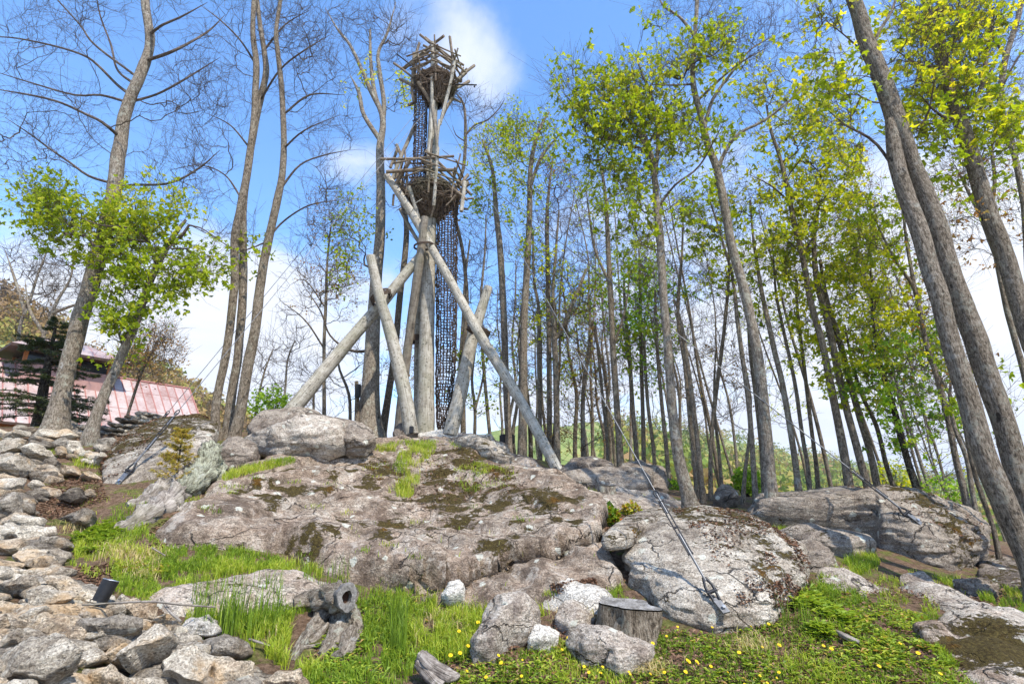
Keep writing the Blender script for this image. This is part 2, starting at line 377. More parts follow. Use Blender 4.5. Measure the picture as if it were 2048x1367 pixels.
def m_log(t, c1=(.085, .072, .055), c2=(.32, .285, .225), c3=(.50, .465, .39), spots=1.0):
    a = t.add('ShaderNodeAttribute', attribute_name='bc').outputs['Vector']; pos = t.add('ShaderNodeNewGeometry').outputs['Position']
    mp = t.vmul(a, (1, 1, .035)); f1 = t.noise(mp, 60, 5, .7, .2); f2 = t.noise(a, 6, 5, .6); mp2 = t.vmul(a, (1, 1, 3.0))
    s_ = t.math('ADD', t.math('MULTIPLY', f1, .5), t.math('ADD', t.math('MULTIPLY', f2, .35), t.math('MULTIPLY', t.noise(mp2, 9, 3, .6), .18)))
    col = t.ramp(s_, [(.36, c1), (.47, c2), (.60, c3)])
    sp_ = t.noise(a, 16, 3, .6); col = t.mix(t.math('MULTIPLY', t.mapr(sp_, .61, .65), .85 * spots), col, (.055, .05, .035))
    cr = t.mapr(t.math('ABSOLUTE', t.math('SUBTRACT', t.noise(t.vmul(a, (1, 1, .05)), 7, 3, .5), .5)), 0, .006, 1, 0)
    col = t.mix(t.math('MULTIPLY', cr, .75), col, (.04, .034, .028))
    col = t.mix(t.mapr(t.noise(pos, .9, 3, .6), .5, .66, 0, .35), col, (.20, .20, .12))
    out(t, pbr(t, col, .85, t.math('SUBTRACT', t.math('ADD', f1, t.math('MULTIPLY', f2, .4)), t.math('MULTIPLY', cr, 1.0)), .7, .02, .2))
def m_leaf(t, stops=None, tr=.52, rough=.5):
    v = t.add('ShaderNodeAttribute', attribute_name='val').outputs['Fac']
    col = t.ramp(v, stops)
    p = pbr(t, col, rough, spec=.25)
    tl = t.add('ShaderNodeBsdfTranslucent', {'Color': t.mix(1.0, col, (1.5, 1.45, .8), 'MULTIPLY')})
    out(t, t.add('ShaderNodeMixShader', {0: tr, 1: p, 2: tl}))
def m_plain(t, c=(.1, .1, .1), rough=.5, metal=0.0, n=.25, sc=30):
    pos = t.add('ShaderNodeNewGeometry').outputs['Position']; a = t.noise(pos, sc, 4, .6)
    out(t, pbr(t, t.mix(t.mapr(a, .3, .7, 0, 1), tuple(x * (1 - n) for x in c), tuple(min(1, x * (1 + n)) for x in c)), rough, a, .2, .005, .4, metal))
def m_ground(t):
    g = t.add('ShaderNodeNewGeometry'); pos = g.outputs['Position']
    a = t.noise(pos, 2.2, 6, .65, .4); b = t.noise(pos, 16, 6, .7); c = t.noise(pos, 70, 4, .8)
    s_ = t.math('ADD', t.math('MULTIPLY', b, .55), t.math('MULTIPLY', c, .45))
    dirt = t.ramp(s_, [(.36, (.045, .028, .018)), (.50, (.15, .095, .06)), (.62, (.30, .20, .135)), (.7, (.42, .32, .23))])
    moss = t.ramp(s_, [(.35, (.05, .06, .012)), (.55, (.14, .17, .03)), (.7, (.28, .30, .07))])
    near = t.mix(t.mapr(a, .50, .60, 0, .75), dirt, moss)
    sep = t.add('ShaderNodeSeparateXYZ', {0: pos})
    far = t.math('ADD', t.math('MULTIPLY', t.noise(pos, .05, 6, .65), .55), t.math('MULTIPLY', t.noise(pos, .5, 5, .7), .45))
    fc = t.ramp(far, [(.36, (.085, .11, .03)), (.47, (.17, .22, .06)), (.55, (.26, .27, .09)), (.64, (.27, .19, .09))])
    dk = t.mapr(sep.outputs[1], 17, 26)
    out(t, pbr(t, t.mix(dk, near, fc), .95, t.math('ADD', b, t.math('MULTIPLY', c, .6)), .9, .05, .1))
M = {}
M['rock'] = mat('granite', m_rock)
M['slab'] = mat('mossy pink granite', m_rock, dark=(.15, .115, .088), mid=(.35, .285, .222), light=(.58, .525, .445), moss=.07, lich=1.0, pink=.30)
M['mossy'] = mat('moss covered granite', m_rock, dark=(.19, .16, .13), mid=(.42, .37, .305), light=(.64, .59, .50), moss=.09)
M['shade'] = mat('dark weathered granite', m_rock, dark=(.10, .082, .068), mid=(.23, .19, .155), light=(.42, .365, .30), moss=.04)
M['stone'] = mat('fieldstone', m_rock, dark=(.17, .14, .11), mid=(.42, .37, .295), light=(.64, .585, .485), moss=-.25, lich=.35, warm=.6, crack=.0)
M['stone_tan'] = mat('tan fieldstone', m_rock, dark=(.25, .175, .11), mid=(.47, .375, .27), light=(.66, .58, .45), moss=-.3, lich=.1, warm=.7, crack=0.0)
M['stone_dk'] = mat('grey fieldstone', m_rock, dark=(.085, .07, .058), mid=(.22, .19, .15), light=(.42, .38, .32), moss=-.08, lich=.5, warm=.35, crack=0.0)
M['stone_lt'] = mat('pale fieldstone', m_rock, dark=(.42, .39, .34), mid=(.60, .57, .51), light=(.72, .69, .62), moss=-.3, lich=0.0, crack=.3)
M['bark'] = mat('grey bark', m_bark)
M['bark_l'] = mat('lichened bark', m_bark, c1=(.08, .065, .05), c2=(.25, .205, .155), c3=(.46, .405, .33), lich=.9)
M['bark_d'] = mat('brown bark', m_bark, c1=(.042, .034, .026), c2=(.165, .132, .098), c3=(.34, .285, .22), lich=.35)
M['bark_b'] = mat('black bark', m_bark, c1=(.012, .010, .008), c2=(.045, .037, .028), c3=(.15, .13, .10), lich=.5)
M['twig'] = mat('twig bark', m_bark, c1=(.07, .052, .042), c2=(.15, .118, .095), c3=(.25, .205, .165), lich=0, sc=.5)
M['log'] = mat('weathered log', m_log)
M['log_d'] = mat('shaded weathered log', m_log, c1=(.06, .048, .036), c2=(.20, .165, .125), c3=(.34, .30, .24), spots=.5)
M['stick'] = mat('peeled stick', m_log, c1=(.05, .035, .024), c2=(.155, .115, .078), c3=(.30, .24, .175), spots=.2)
M['nest'] = mat('nest sticks', m_log, c1=(.035, .025, .018), c2=(.12, .085, .06), c3=(.30, .225, .16), spots=.2)
M['wood'] = mat('dead grey wood', m_log, c1=(.04, .032, .026), c2=(.17, .14, .115), c3=(.42, .375, .32), spots=.6)
M['cut'] = mat('cut wood end', m_plain, c=(.30, .265, .22), rough=.9, n=.35, sc=40)
M['rope'] = mat('tarred rope', m_plain, c=(.075, .05, .034), rough=.9)
M['cable'] = mat('steel cable', m_plain, c=(.17, .17, .17), rough=.45, metal=.6)
M['iron'] = mat('black iron', m_plain, c=(.022, .022, .024), rough=.45, metal=.3)
M['steel'] = mat('galvanised steel', m_plain, c=(.40, .41, .42), rough=.35, metal=.8)
M['blackp'] = mat('black plastic', m_plain, c=(.012, .012, .013), rough=.5)
M['ground'] = mat('leafy soil', m_ground)
G1 = [(0, (.10, .15, .008)), (.4, (.25, .33, .012)), (.75, (.36, .43, .02)), (1, (.52, .50, .05))]
G2 = [(0, (.15, .22, .01)), (.4, (.38, .44, .015)), (.8, (.64, .60, .02)), (1, (.75, .66, .05))]
G3 = [(0, (.16, .075, .02)), (.5, (.34, .17, .055)), (.8, (.40, .29, .08)), (1, (.42, .20, .06))]
G4 = [(0, (.09, .19, .014)), (.5, (.22, .37, .025)), (1, (.42, .56, .07))]
M['L1'] = mat('green maple leaves', m_leaf, stops=G1)
M['L2'] = mat('yellow green leaves', m_leaf, stops=G2)
M['L3'] = mat('rusty young leaves', m_leaf, stops=G3)
M['L4'] = mat('fresh green leaves', m_leaf, stops=G4)
M['needle'] = mat('conifer needles', m_leaf, stops=[(0, (.018, .030, .010)), (.5, (.055, .075, .018)), (1, (.14, .15, .04))], tr=.1)
M['needle_y'] = mat('yellowed needles', m_leaf, stops=[(0, (.18, .20, .02)), (.5, (.42, .33, .05)), (1, (.60, .33, .07))], tr=.3)
M['grass'] = mat('grass', m_leaf, stops=[(0, (.07, .12, .014)), (.35, (.22, .33, .03)), (.7, (.39, .45, .04)), (.9, (.52, .50, .12)), (1, (.58, .45, .26))], tr=.35)
M['weed'] = mat('weed leaves', m_leaf, stops=[(0, (.07, .13, .018)), (.5, (.22, .32, .03)), (.9, (.46, .50, .06)), (1, (.45, .28, .08))], tr=.35)
M['litter'] = mat('dead leaves', m_leaf, stops=[(0, (.06, .03, .018)), (.5, (.19, .10, .06)), (1, (.36, .235, .15))], tr=.1, rough=.9)
M['petal'] = mat('yellow petals', m_plain, c=(.80, .55, .01), rough=.6, n=.15)
FOR = [(0, (.11, .085, .055)), (.2, (.22, .15, .085)), (.42, (.32, .20, .08)), (.6, (.33, .30, .07)), (.8, (.17, .24, .04)), (1, (.10, .15, .03))]
M['forest'] = mat('spring woodland', m_leaf, stops=FOR, tr=.25, rough=.9)
# ================================================================ SETTING: ground
def sinhspace(a, b, n, k, c=0.0):
    u = np.linspace(-1, 1, n); s_ = np.sinh(u * k) / np.sinh(k)
    return np.where(s_ < 0, c + s_ * (c - a), c + s_ * (b - c))
xs = sinhspace(-1500, 1500, 480, 7.2)
ys = .2 + np.r_[np.arange(0, 20, .1), 20 + np.geomspace(.1, 2600, 230)]
GXX, GYY = np.meshgrid(xs, ys, indexing='ij')
GZZ = np.where((np.abs(GXX) < 19) & (GYY < 25), H(GXX, GYY), H_(GXX, GYY))
nx, ny = GXX.shape
idx = np.arange(nx * ny).reshape(nx, ny)
F_ = np.stack([idx[:-1, :-1], idx[1:, :-1], idx[1:, 1:], idx[:-1, 1:]], -1).reshape(-1, 4)
mb = MB(); mb.add(np.stack([GXX, GYY, GZZ], -1), F_)
tag(mb.build('ground', M['ground']), kind='structure')
# a far blue ridge on the right, beyond the valley
mb = MB(); xr = np.linspace(900, 4200, 90); yr = np.linspace(2300, 3600, 12)
A, B = np.meshgrid(xr, yr, indexing='ij'); zc = 190 * np.exp(-((A - 2800) / 900) ** 2) + 40 * vn(np.stack([A / 300, B / 400, 0 * A], -1), 5)
Z = -60 + zc * np.clip((B - 2300) / 700, 0, 1)
i2 = np.arange(A.size).reshape(A.shape)
mb.add(np.stack([A, B, Z], -1), np.stack([i2[:-1, :-1], i2[1:, :-1], i2[1:, 1:], i2[:-1, 1:]], -1).reshape(-1, 4))
def m_far(t):
    pos = t.add('ShaderNodeNewGeometry').outputs['Position']; a = t.noise(pos, .01, 6, .7)
    out(t, pbr(t, t.ramp(a, [(.35, (.07, .09, .035)), (.65, (.14, .14, .06))]), 1.0, spec=0))
M['far'] = mat('distant wooded ridge', m_far)
tag(mb.build('distant_ridge', M['far']), kind='structure')

# ---------------------------------------------------------------- woodland on the far slopes: one mass
def woodland(name, t0, t1, d0, d1, n, pick, label, size=2.6, fpc=34):
    g = np.random.default_rng(abs(hash(name)) % 99 + 5)
    g = np.random.default_rng(len(name) * 13 + n)
    tt = g.uniform(t0, t1, n); d = np.exp(g.uniform(math.log(d0), math.log(d1), n)); x = tt * d
    z = H_(x, d); sc = size * g.uniform(.6, 1.5, n)
    q = np.stack([x / 30, d / 30, 0 * x], -1); c0 = pick + .24 * vn(q, 9) + g.normal(0, .12, n)
    keep = fbm(np.stack([x / 45, d / 45, 0 * x], -1), 3, 21) > -.75 + (name == 'meadow_scrub') * .75
    x, d, z, sc, c0 = x[keep], d[keep], z[keep], sc[keep], c0[keep]; n = len(x)
    u = g.normal(size=(n, fpc, 3)); u /= np.linalg.norm(u, axis=2, keepdims=True); u *= g.uniform(.45, 1, (n, fpc, 1))
    c = np.stack([x, d, z + sc * 1.2], -1)[:, None] + u * sc[:, None, None] * np.array([1, 1, 1.25])
    a = g.normal(size=(n, fpc, 3)); a /= np.linalg.norm(a, axis=2, keepdims=True); b = np.cross(a, u); b /= np.linalg.norm(b, axis=2, keepdims=True) + 1e-6
    s_ = (sc[:, None, None] * g.uniform(.10, .30, (n, fpc, 1)))
    V = np.stack([c - a * s_, c + a * s_ * .8 - b * s_ * .6, c + a * s_ * .5 + b * s_], 2).reshape(-1, 3)
    F = np.arange(len(V)).reshape(-1, 3)
    at = np.clip(np.repeat(c0[:, None] + g.normal(0, .05, (n, fpc)), 3, axis=1), .02, .98)
    m_ = MB(); m_.add(V, F, None, at)
    # thin bare stems
    k = slice(0, n, 2); base = np.stack([x, d, z - .3], -1)[k]; h = sc[k] * g.uniform(1.8, 3.1, len(base))
    top = base + np.stack([g.normal(0, .3, len(base)), g.normal(0, .3, len(base)), h], -1)
    m_.tubes(np.stack([base, (base + top) / 2 + g.normal(0, .12, base.shape), top], 1), np.stack([sc[k] * .045, sc[k] * .03, sc[k] * .008], 1), 3, at=.05)
    o = m_.build(name, M['forest'], smooth=False); return tag(o, label, 'woodland', kind='stuff')
woodland('woodland', -1.8, -.42, 62, 190, 2700, .40, 'spring woodland in rust and yellow covering the hillside behind the red roofed house', 2.3, 60)
woodland('far_woodland', .18, 1.2, 110, 800, 2600, .66, 'green and orange spring woods on the far slopes behind the trees at right', 4.5, 26)
woodland('meadow_scrub', -.1, .6, 45, 420, 1100, .62, 'low scrub dotted over the pale green meadow slope beyond the trunks', 1.2, 26)

# ================================================================ ROCKS
_ico = {}
def ico(n):
    if n not in _ico:
        bm = bmesh.new(); bmesh.ops.create_icosphere(bm, subdivisions=n, radius=1)
        _ico[n] = (np.array([v.co[:] for v in bm.verts]), np.array([[v.index for v in f.verts] for f in bm.faces])); bm.free()
    return _ico[n]
def inflate(poly, Db, Dt, thick, seed=0, sub=4, rough=.10, facets=8, fd=(.72, .95), sq=.72, moss=None, sink=0.0, nsc=1.0):
    """a solid stone whose outline seen from the path follows poly; Db/Dt distance of its lower/upper edge"""
    poly = np.asarray(poly, float); y0, y1 = poly[:, 1].min(), poly[:, 1].max()
    D = Db + (Dt - Db) * (y1 - poly[:, 1]) / (y1 - y0)
    W = P(poly[:, 0], poly[:, 1], D); c = (W.max(0) + W.min(0)) / 2
    e1 = np.array([1., 0, 0]); top = P(poly[:, 0].mean(), y0, Dt); bot = P(poly[:, 0].mean(), y1, Db)
    e2 = top - bot; e2[0] = 0; e2 /= np.linalg.norm(e2); n = np.cross(e1, e2)        # n points away from the viewer
    q = np.stack([(W - c) @ e1, (W - c) @ e2], -1)
    K = 180; th = np.arange(K) / K * 2 * np.pi - np.pi; Rr = np.zeros(K)
    for k in range(K):
        d = np.array([math.cos(th[k]), math.sin(th[k])]); best = .02
        for i in range(len(q)):
            a = q[i - 1]; b = q[i]; ab = b - a; den = d[0] * (-ab[1]) + d[1] * ab[0]
            if abs(den) < 1e-9: continue
            s_ = (a[0] * (-ab[1]) + a[1] * ab[0]) / den; u = (d[0] * a[1] - d[1] * a[0]) / den
            if s_ > 0 and -1e-6 <= u <= 1 + 1e-6: best = max(best, s_)
        Rr[k] = best
    if sq > .61: Rr = (np.roll(Rr, 1) + np.roll(Rr, -1) + 2 * Rr) / 4
    V, F = ico(sub); g = np.random.default_rng(seed + 100)
    rho = np.hypot(V[:, 0], V[:, 1]); ang = np.arctan2(V[:, 1], V[:, 0])
    cz = np.sign(V[:, 2]) * np.abs(V[:, 2]) ** sq; rr = rho ** sq
    p = np.stack([np.cos(ang) * rr, np.sin(ang) * rr, cz], -1)
    for k in range(facets):
        nn = g.normal(size=3); nn[2] *= 1.3; nn /= np.linalg.norm(nn); dd = g.uniform(*fd) * (1.0 if abs(nn[2]) > .5 else 1.12)
        ex = np.maximum(0, p @ nn - dd); p = p - ex[:, None] * nn
    rho2 = np.hypot(p[:, 0], p[:, 1]); ang2 = np.arctan2(p[:, 1], p[:, 0])
    Rv = np.interp(ang2, np.r_[th, np.pi], np.r_[Rr, Rr[0]])
    L = c + (np.cos(ang2) * rho2 * Rv)[:, None] * e1 + (np.sin(ang2) * rho2 * Rv)[:, None] * e2 + (p[:, 2] * thick)[:, None] * n
    size = min(Rr.mean(), thick * 1.2)
    cen = L - c; dirn = cen / (np.linalg.norm(cen, axis=1, keepdims=True) + 1e-9)
    q3 = L / (size * .9) * nsc + seed * 3.1
    lay = L * np.array([.6, .6, 3.0]) / (size * .55) + seed
    nz = fbm(q3, 5, seed, .55); rid = -np.abs(fbm(lay, 3, seed + 5, .5)) + .3
    L = L + dirn * ((nz * .75 + rid * .75) * rough * size)[:, None]
    if sink: L[:, 2] -= sink
    return L, F
def rock(name, poly, mat_, label, cat='rock', D=None, thick=None, sub=4, seed=None, group=None, val=.0, tilt=None, **kw):
    poly = np.asarray(poly, float)
    if seed is None: seed = int(poly.sum()) % 997
    i0 = poly[:, 1].argmax(); y0, y1 = poly[:, 1].min(), poly[:, 1].max(); xm = poly[:, 0].mean()
    if D is None:
        d0 = float(Dg(xm, y1)[0]); d1 = float(Dg(xm, y0)[0]); D = (d0, d0 + tilt) if tilt is not None else (d0, min(d0 + .5 * (d1 - d0), d0 + 1.2))
    wid = (poly[:, 0].max() - poly[:, 0].min()) * mpp(y1, D[0]); hei = (y1 - y0) * mpp(y1, D[0])
    if thick is None: thick = .5 * min(wid, max(hei * 1.5, wid * .5))
    V, F = inflate(poly, D[0], D[1], thick, seed, sub, **kw)
    if callable(val): val = val(V)
    m_ = MB(); m_.add(V, F, None, val); c = V.mean(0); c[2] = V[:, 2].min()
    o = m_.build(name, M[mat_], origin=c); return tag(o, label, cat, group)
def outcrop(name, poly, mat_, label, T=.12, step=.05, val=0.0, fn=None, edge=.22, cat='bedrock', rough=.05):
    W = G(np.array(poly)[:, 0], np.array(poly)[:, 1]); pl = W[:, :2]
    a = pl.min(0) - .3; b = pl.max(0) + .3
    X, Y = np.meshgrid(np.arange(a[0], b[0], step), np.arange(a[1], b[1], step), indexing='ij')
    wob = fbm(np.stack([X * 1.2, Y * 1.2, 0 * X], -1), 4, 31) * .12
    sd = poly_dist(X, Y, pl) + wob; base = H(X, Y)
    z = base + np.where(sd > 0, T * (1 - np.exp(-np.maximum(sd, 0) / edge)), sd * 1.6)
    q = np.stack([X, Y, base], -1)
    lay = X * .35 - Y * .18 + base * 3.2 + fbm(q * .6, 3, 41) * .5
    st = (lay - np.floor(lay)); st = sstep(st, 0.0, .14) * (1 - st)
    z = z + np.where(sd > -.02, fbm(q * 2.2, 6, 51, .55) * rough + fbm(q * .8, 2, 61) * .06 + st * .14, 0)
    if fn is not None:
        z2, sx, sy = fn(X, Y, z); kk = sstep(sd, .0, .1); z = z + (z2 - z) * kk; X = X + sx * kk; Y = Y + sy * kk
    # 2.5D sheet with a skirt, closed below
    keep = sd > -.3; ii = np.arange(X.size).reshape(X.shape)
    q4 = keep[:-1, :-1] & keep[1:, :-1] & keep[1:, 1:] & keep[:-1, 1:]
    F = np.stack([ii[:-1, :-1], ii[1:, :-1], ii[1:, 1:], ii[:-1, 1:]], -1)[q4]
    V = np.stack([X, Y, z], -1).reshape(-1, 3); used = np.unique(F); rm = -np.ones(X.size, int); rm[used] = np.arange(len(used))
    V = V[used]; F = rm[F]
    if callable(val): val = val(V)
    m_ = MB(); m_.add(V, F, None, val); c = V.mean(0); c[2] = V[:, 2].min()
    o = m_.build(name, M[mat_], origin=c); return tag(o, label, cat)
def blobs(lst, base=0.0):
    C = [(G(x, y), r, a) for x, y, r, a in lst]
    def f(V):
        o = np.full(len(V), base)
        for c, r, a in C:
            c = c.reshape(3); o = o + a * np.exp(-((V - c) ** 2).sum(1) / (r * r))
        return o
    return f
SLAB = [(322, 1078), (380, 1030), (440, 975), (520, 930), (600, 905), (740, 893), (870, 886), (965, 892), (1032, 920), (1100, 955), (1150, 985), (1190, 1050), (1210, 1110), (1240, 1170), (1195, 1195), (1100, 1218), (980, 1226), (900, 1204), (760, 1180), (640, 1152), (560, 1112), (420, 1097), (345, 1092)]
_ed = G(np.array([760, 960, 1080, 1165, 1178, 1205]), np.array([1185, 1178, 1138, 1108, 1085, 1020]))[:, :2]
def slab_fn(X, Y, z):
    d = np.full(X.shape, 1e9); sg = np.zeros(X.shape)
    for i in range(len(_ed) - 1):
        a, b = _ed[i], _ed[i + 1]; ab = b - a
        t_ = ((X - a[0]) * ab[0] + (Y - a[1]) * ab[1]) / (ab @ ab); tc_ = np.clip(t_, 0, 1)
        dd = np.hypot(X - a[0] - tc_ * ab[0], Y - a[1] - tc_ * ab[1]); cr = ab[0] * (Y - a[1]) - ab[1] * (X - a[0])
        u = dd < d; d = np.where(u, dd, d); sg = np.where(u, np.sign(cr), sg)
    s_ = d * sg + .03 * vn(np.stack([X * 4, Y * 4, 0 * X], -1), 3)
    z = z + .25 * sstep(s_, -.02, .04) * np.exp(-np.maximum(s_, 0) / 3.0)
    z = z - .16 * np.exp(-((s_ + .09) / .09) ** 2)
    for (x0, y0, x1, y1, dp) in [(560, 1045, 760, 1008, .07), (640, 1030, 640, 1030, 0), (770, 1150, 765, 1185, .08), (930, 1040, 945, 990, .06), (480, 985, 700, 968, .05), (800, 1145, 910, 1130, .05), (600, 1085, 690, 1065, .04)]:
        a, b = G(np.array([x0, x1]), np.array([y0, y1]))[:, :2]; ab = b - a
        if ab @ ab < 1e-6: continue
        t_ = np.clip(((X - a[0]) * ab[0] + (Y - a[1]) * ab[1]) / (ab @ ab), 0, 1)
        dd = np.hypot(X - a[0] - t_ * ab[0], Y - a[1] - t_ * ab[1]) + .03 * vn(np.stack([X * 5, Y * 5, 0 * X], -1), 8)
        z = z - dp * 1.7 * np.exp(-(dd / .05) ** 2)
    ex = np.where((s_ > -.01) & (d < 4), .30 * np.exp(-np.maximum(s_, 0) / .2), 0); ab = _ed[-1] - _ed[0]; nrm = np.array([ab[1], -ab[0]]) / np.hypot(*ab)
    return z, nrm[0] * ex, nrm[1] * ex
MO = '''1080,1020,45,12 1105,1040,40,14 1140,1030,30,12 1060,1050,18,12 1000,1030,25,14 985,1045,15,10 785,1060,25,10 810,1070,20,10 835,1082,30,14 870,1086,35,12 910,1076,30,10 930,1068,15,12 850,1125,12,11 985,1150,30,7 950,1055,15,10 900,1030,35,16 910,1012,22,12 1085,1050,40,8
835,1010,45,8 880,1000,35,8 790,1020,15,6 560,985,35,5 590,990,30,5 640,995,15,5 545,1010,14,12 660,960,10,5 700,950,8,5 600,945,30,6 560,950,25,6 510,975,14,5 480,990,12,5 460,1000,15,4 520,1005,14,4 750,935,40,8 770,960,35,6 740,975,20,5 720,985,15,4 680,1045,12,5 640,1060,16,4
700,1055,25,5 670,1065,18,5 600,1095,12,8 620,1110,10,6 660,1105,20,5 575,1085,8,6 470,1085,8,6 900,905,45,8 960,915,40,8 930,935,40,8 880,950,25,8 985,950,40,8 1010,965,25,8 870,975,35,8 930,985,50,6 990,995,40,5 1060,1000,35,7 1150,1075,14,10 1030,1120,10,6 760,1110,14,8 720,1085,10,6 1120,1075,18,6 1045,1085,14,7'''
_mo = np.array([[float(v) for v in q.split(',')] for q in MO.split()]); _mc = G(_mo[:, 0], _mo[:, 1] + 26); _ms = mpp(_mo[:, 1], _mc[:, 1])
def mossf(V):
    o = np.full(len(V), -.22); Vn = V + .07 * np.stack([vn(V * 5, 1), vn(V * 5, 2), 0 * V[:, 0]], -1)
    for c, s_, (a, b, rx, ry) in zip(_mc, _ms, _mo):
        rx, ry = rx * s_ * 1.05 + .03, ry * s_ * 2.4 + .04; e = ((Vn[:, 0] - c[0]) / rx) ** 2 + ((Vn[:, 1] - c[1]) / ry) ** 2; o = np.maximum(o, -.22 + .85 * np.exp(-e * .7))
    return o
outcrop('bedrock_slab', SLAB, 'slab', 'broad domed slab of pinkish granite with brown moss patches below the tower', T=.16, step=.035, fn=slab_fn, rough=.06,
        val=mossf)
outcrop('bedrock_ledge', [(330, 1200), (400, 1165), (500, 1147), (600, 1152), (660, 1168), (690, 1190), (640, 1225), (560, 1232), (440, 1240), (350, 1225)], 'slab', 'low pale flat ledge behind the reeds, left of the toppled stump', T=.12, step=.035, val=-.05)
outcrop('bedrock_ledge', [(1775, 1170), (1850, 1158), (1960, 1215), (2070, 1245), (2130, 1310), (1980, 1262), (1900, 1220), (1830, 1195)], 'rock', 'long pale ledge sloping down right below the boulder with the dark cable', T=.14, step=.04, val=-.02)
outcrop('bedrock_ledge', [(1835, 1268), (1900, 1242), (1990, 1238), (2080, 1262), (2120, 1367), (2060, 1400), (1960, 1385), (1900, 1325), (1850, 1295)], 'slab', 'flat granite ledge with brown moss in the lower right corner', T=.14, step=.035, val=blobs([(2000, 1290, .3, .8), (1960, 1330, .3, .7), (2040, 1330, .3, .6)], .02))
outcrop('bedrock_ledge', [(1650, 1165), (1700, 1150), (1760, 1160), (1800, 1185), (1740, 1200), (1670, 1190)], 'rock', 'small pale ledge in the grass right of the anchored boulder', T=.1, step=.035)
outcrop('bedrock_ledge', [(1065, 1205), (1110, 1185), (1160, 1188), (1215, 1205), (1215, 1225), (1150, 1220), (1080, 1218)], 'stone_lt', 'pale flat ledge just left of the sawn stump', T=.12, step=.03)
outcrop('bedrock_ledge', [(1960, 1110), (2020, 1120), (2090, 1150), (2080, 1200), (2000, 1175), (1950, 1150)], 'shade', 'brown mossy ledge beside the big leaning trunks', T=.12, step=.04, val=.25)
outcrop('bedrock_ledge', [(1150, 990), (1230, 985), (1330, 1000), (1390, 1020), (1340, 1030), (1240, 1020), (1180, 1030)], 'rock', 'low bare ledge around the small cut stump behind the slab', T=.12, step=.05, val=.1)
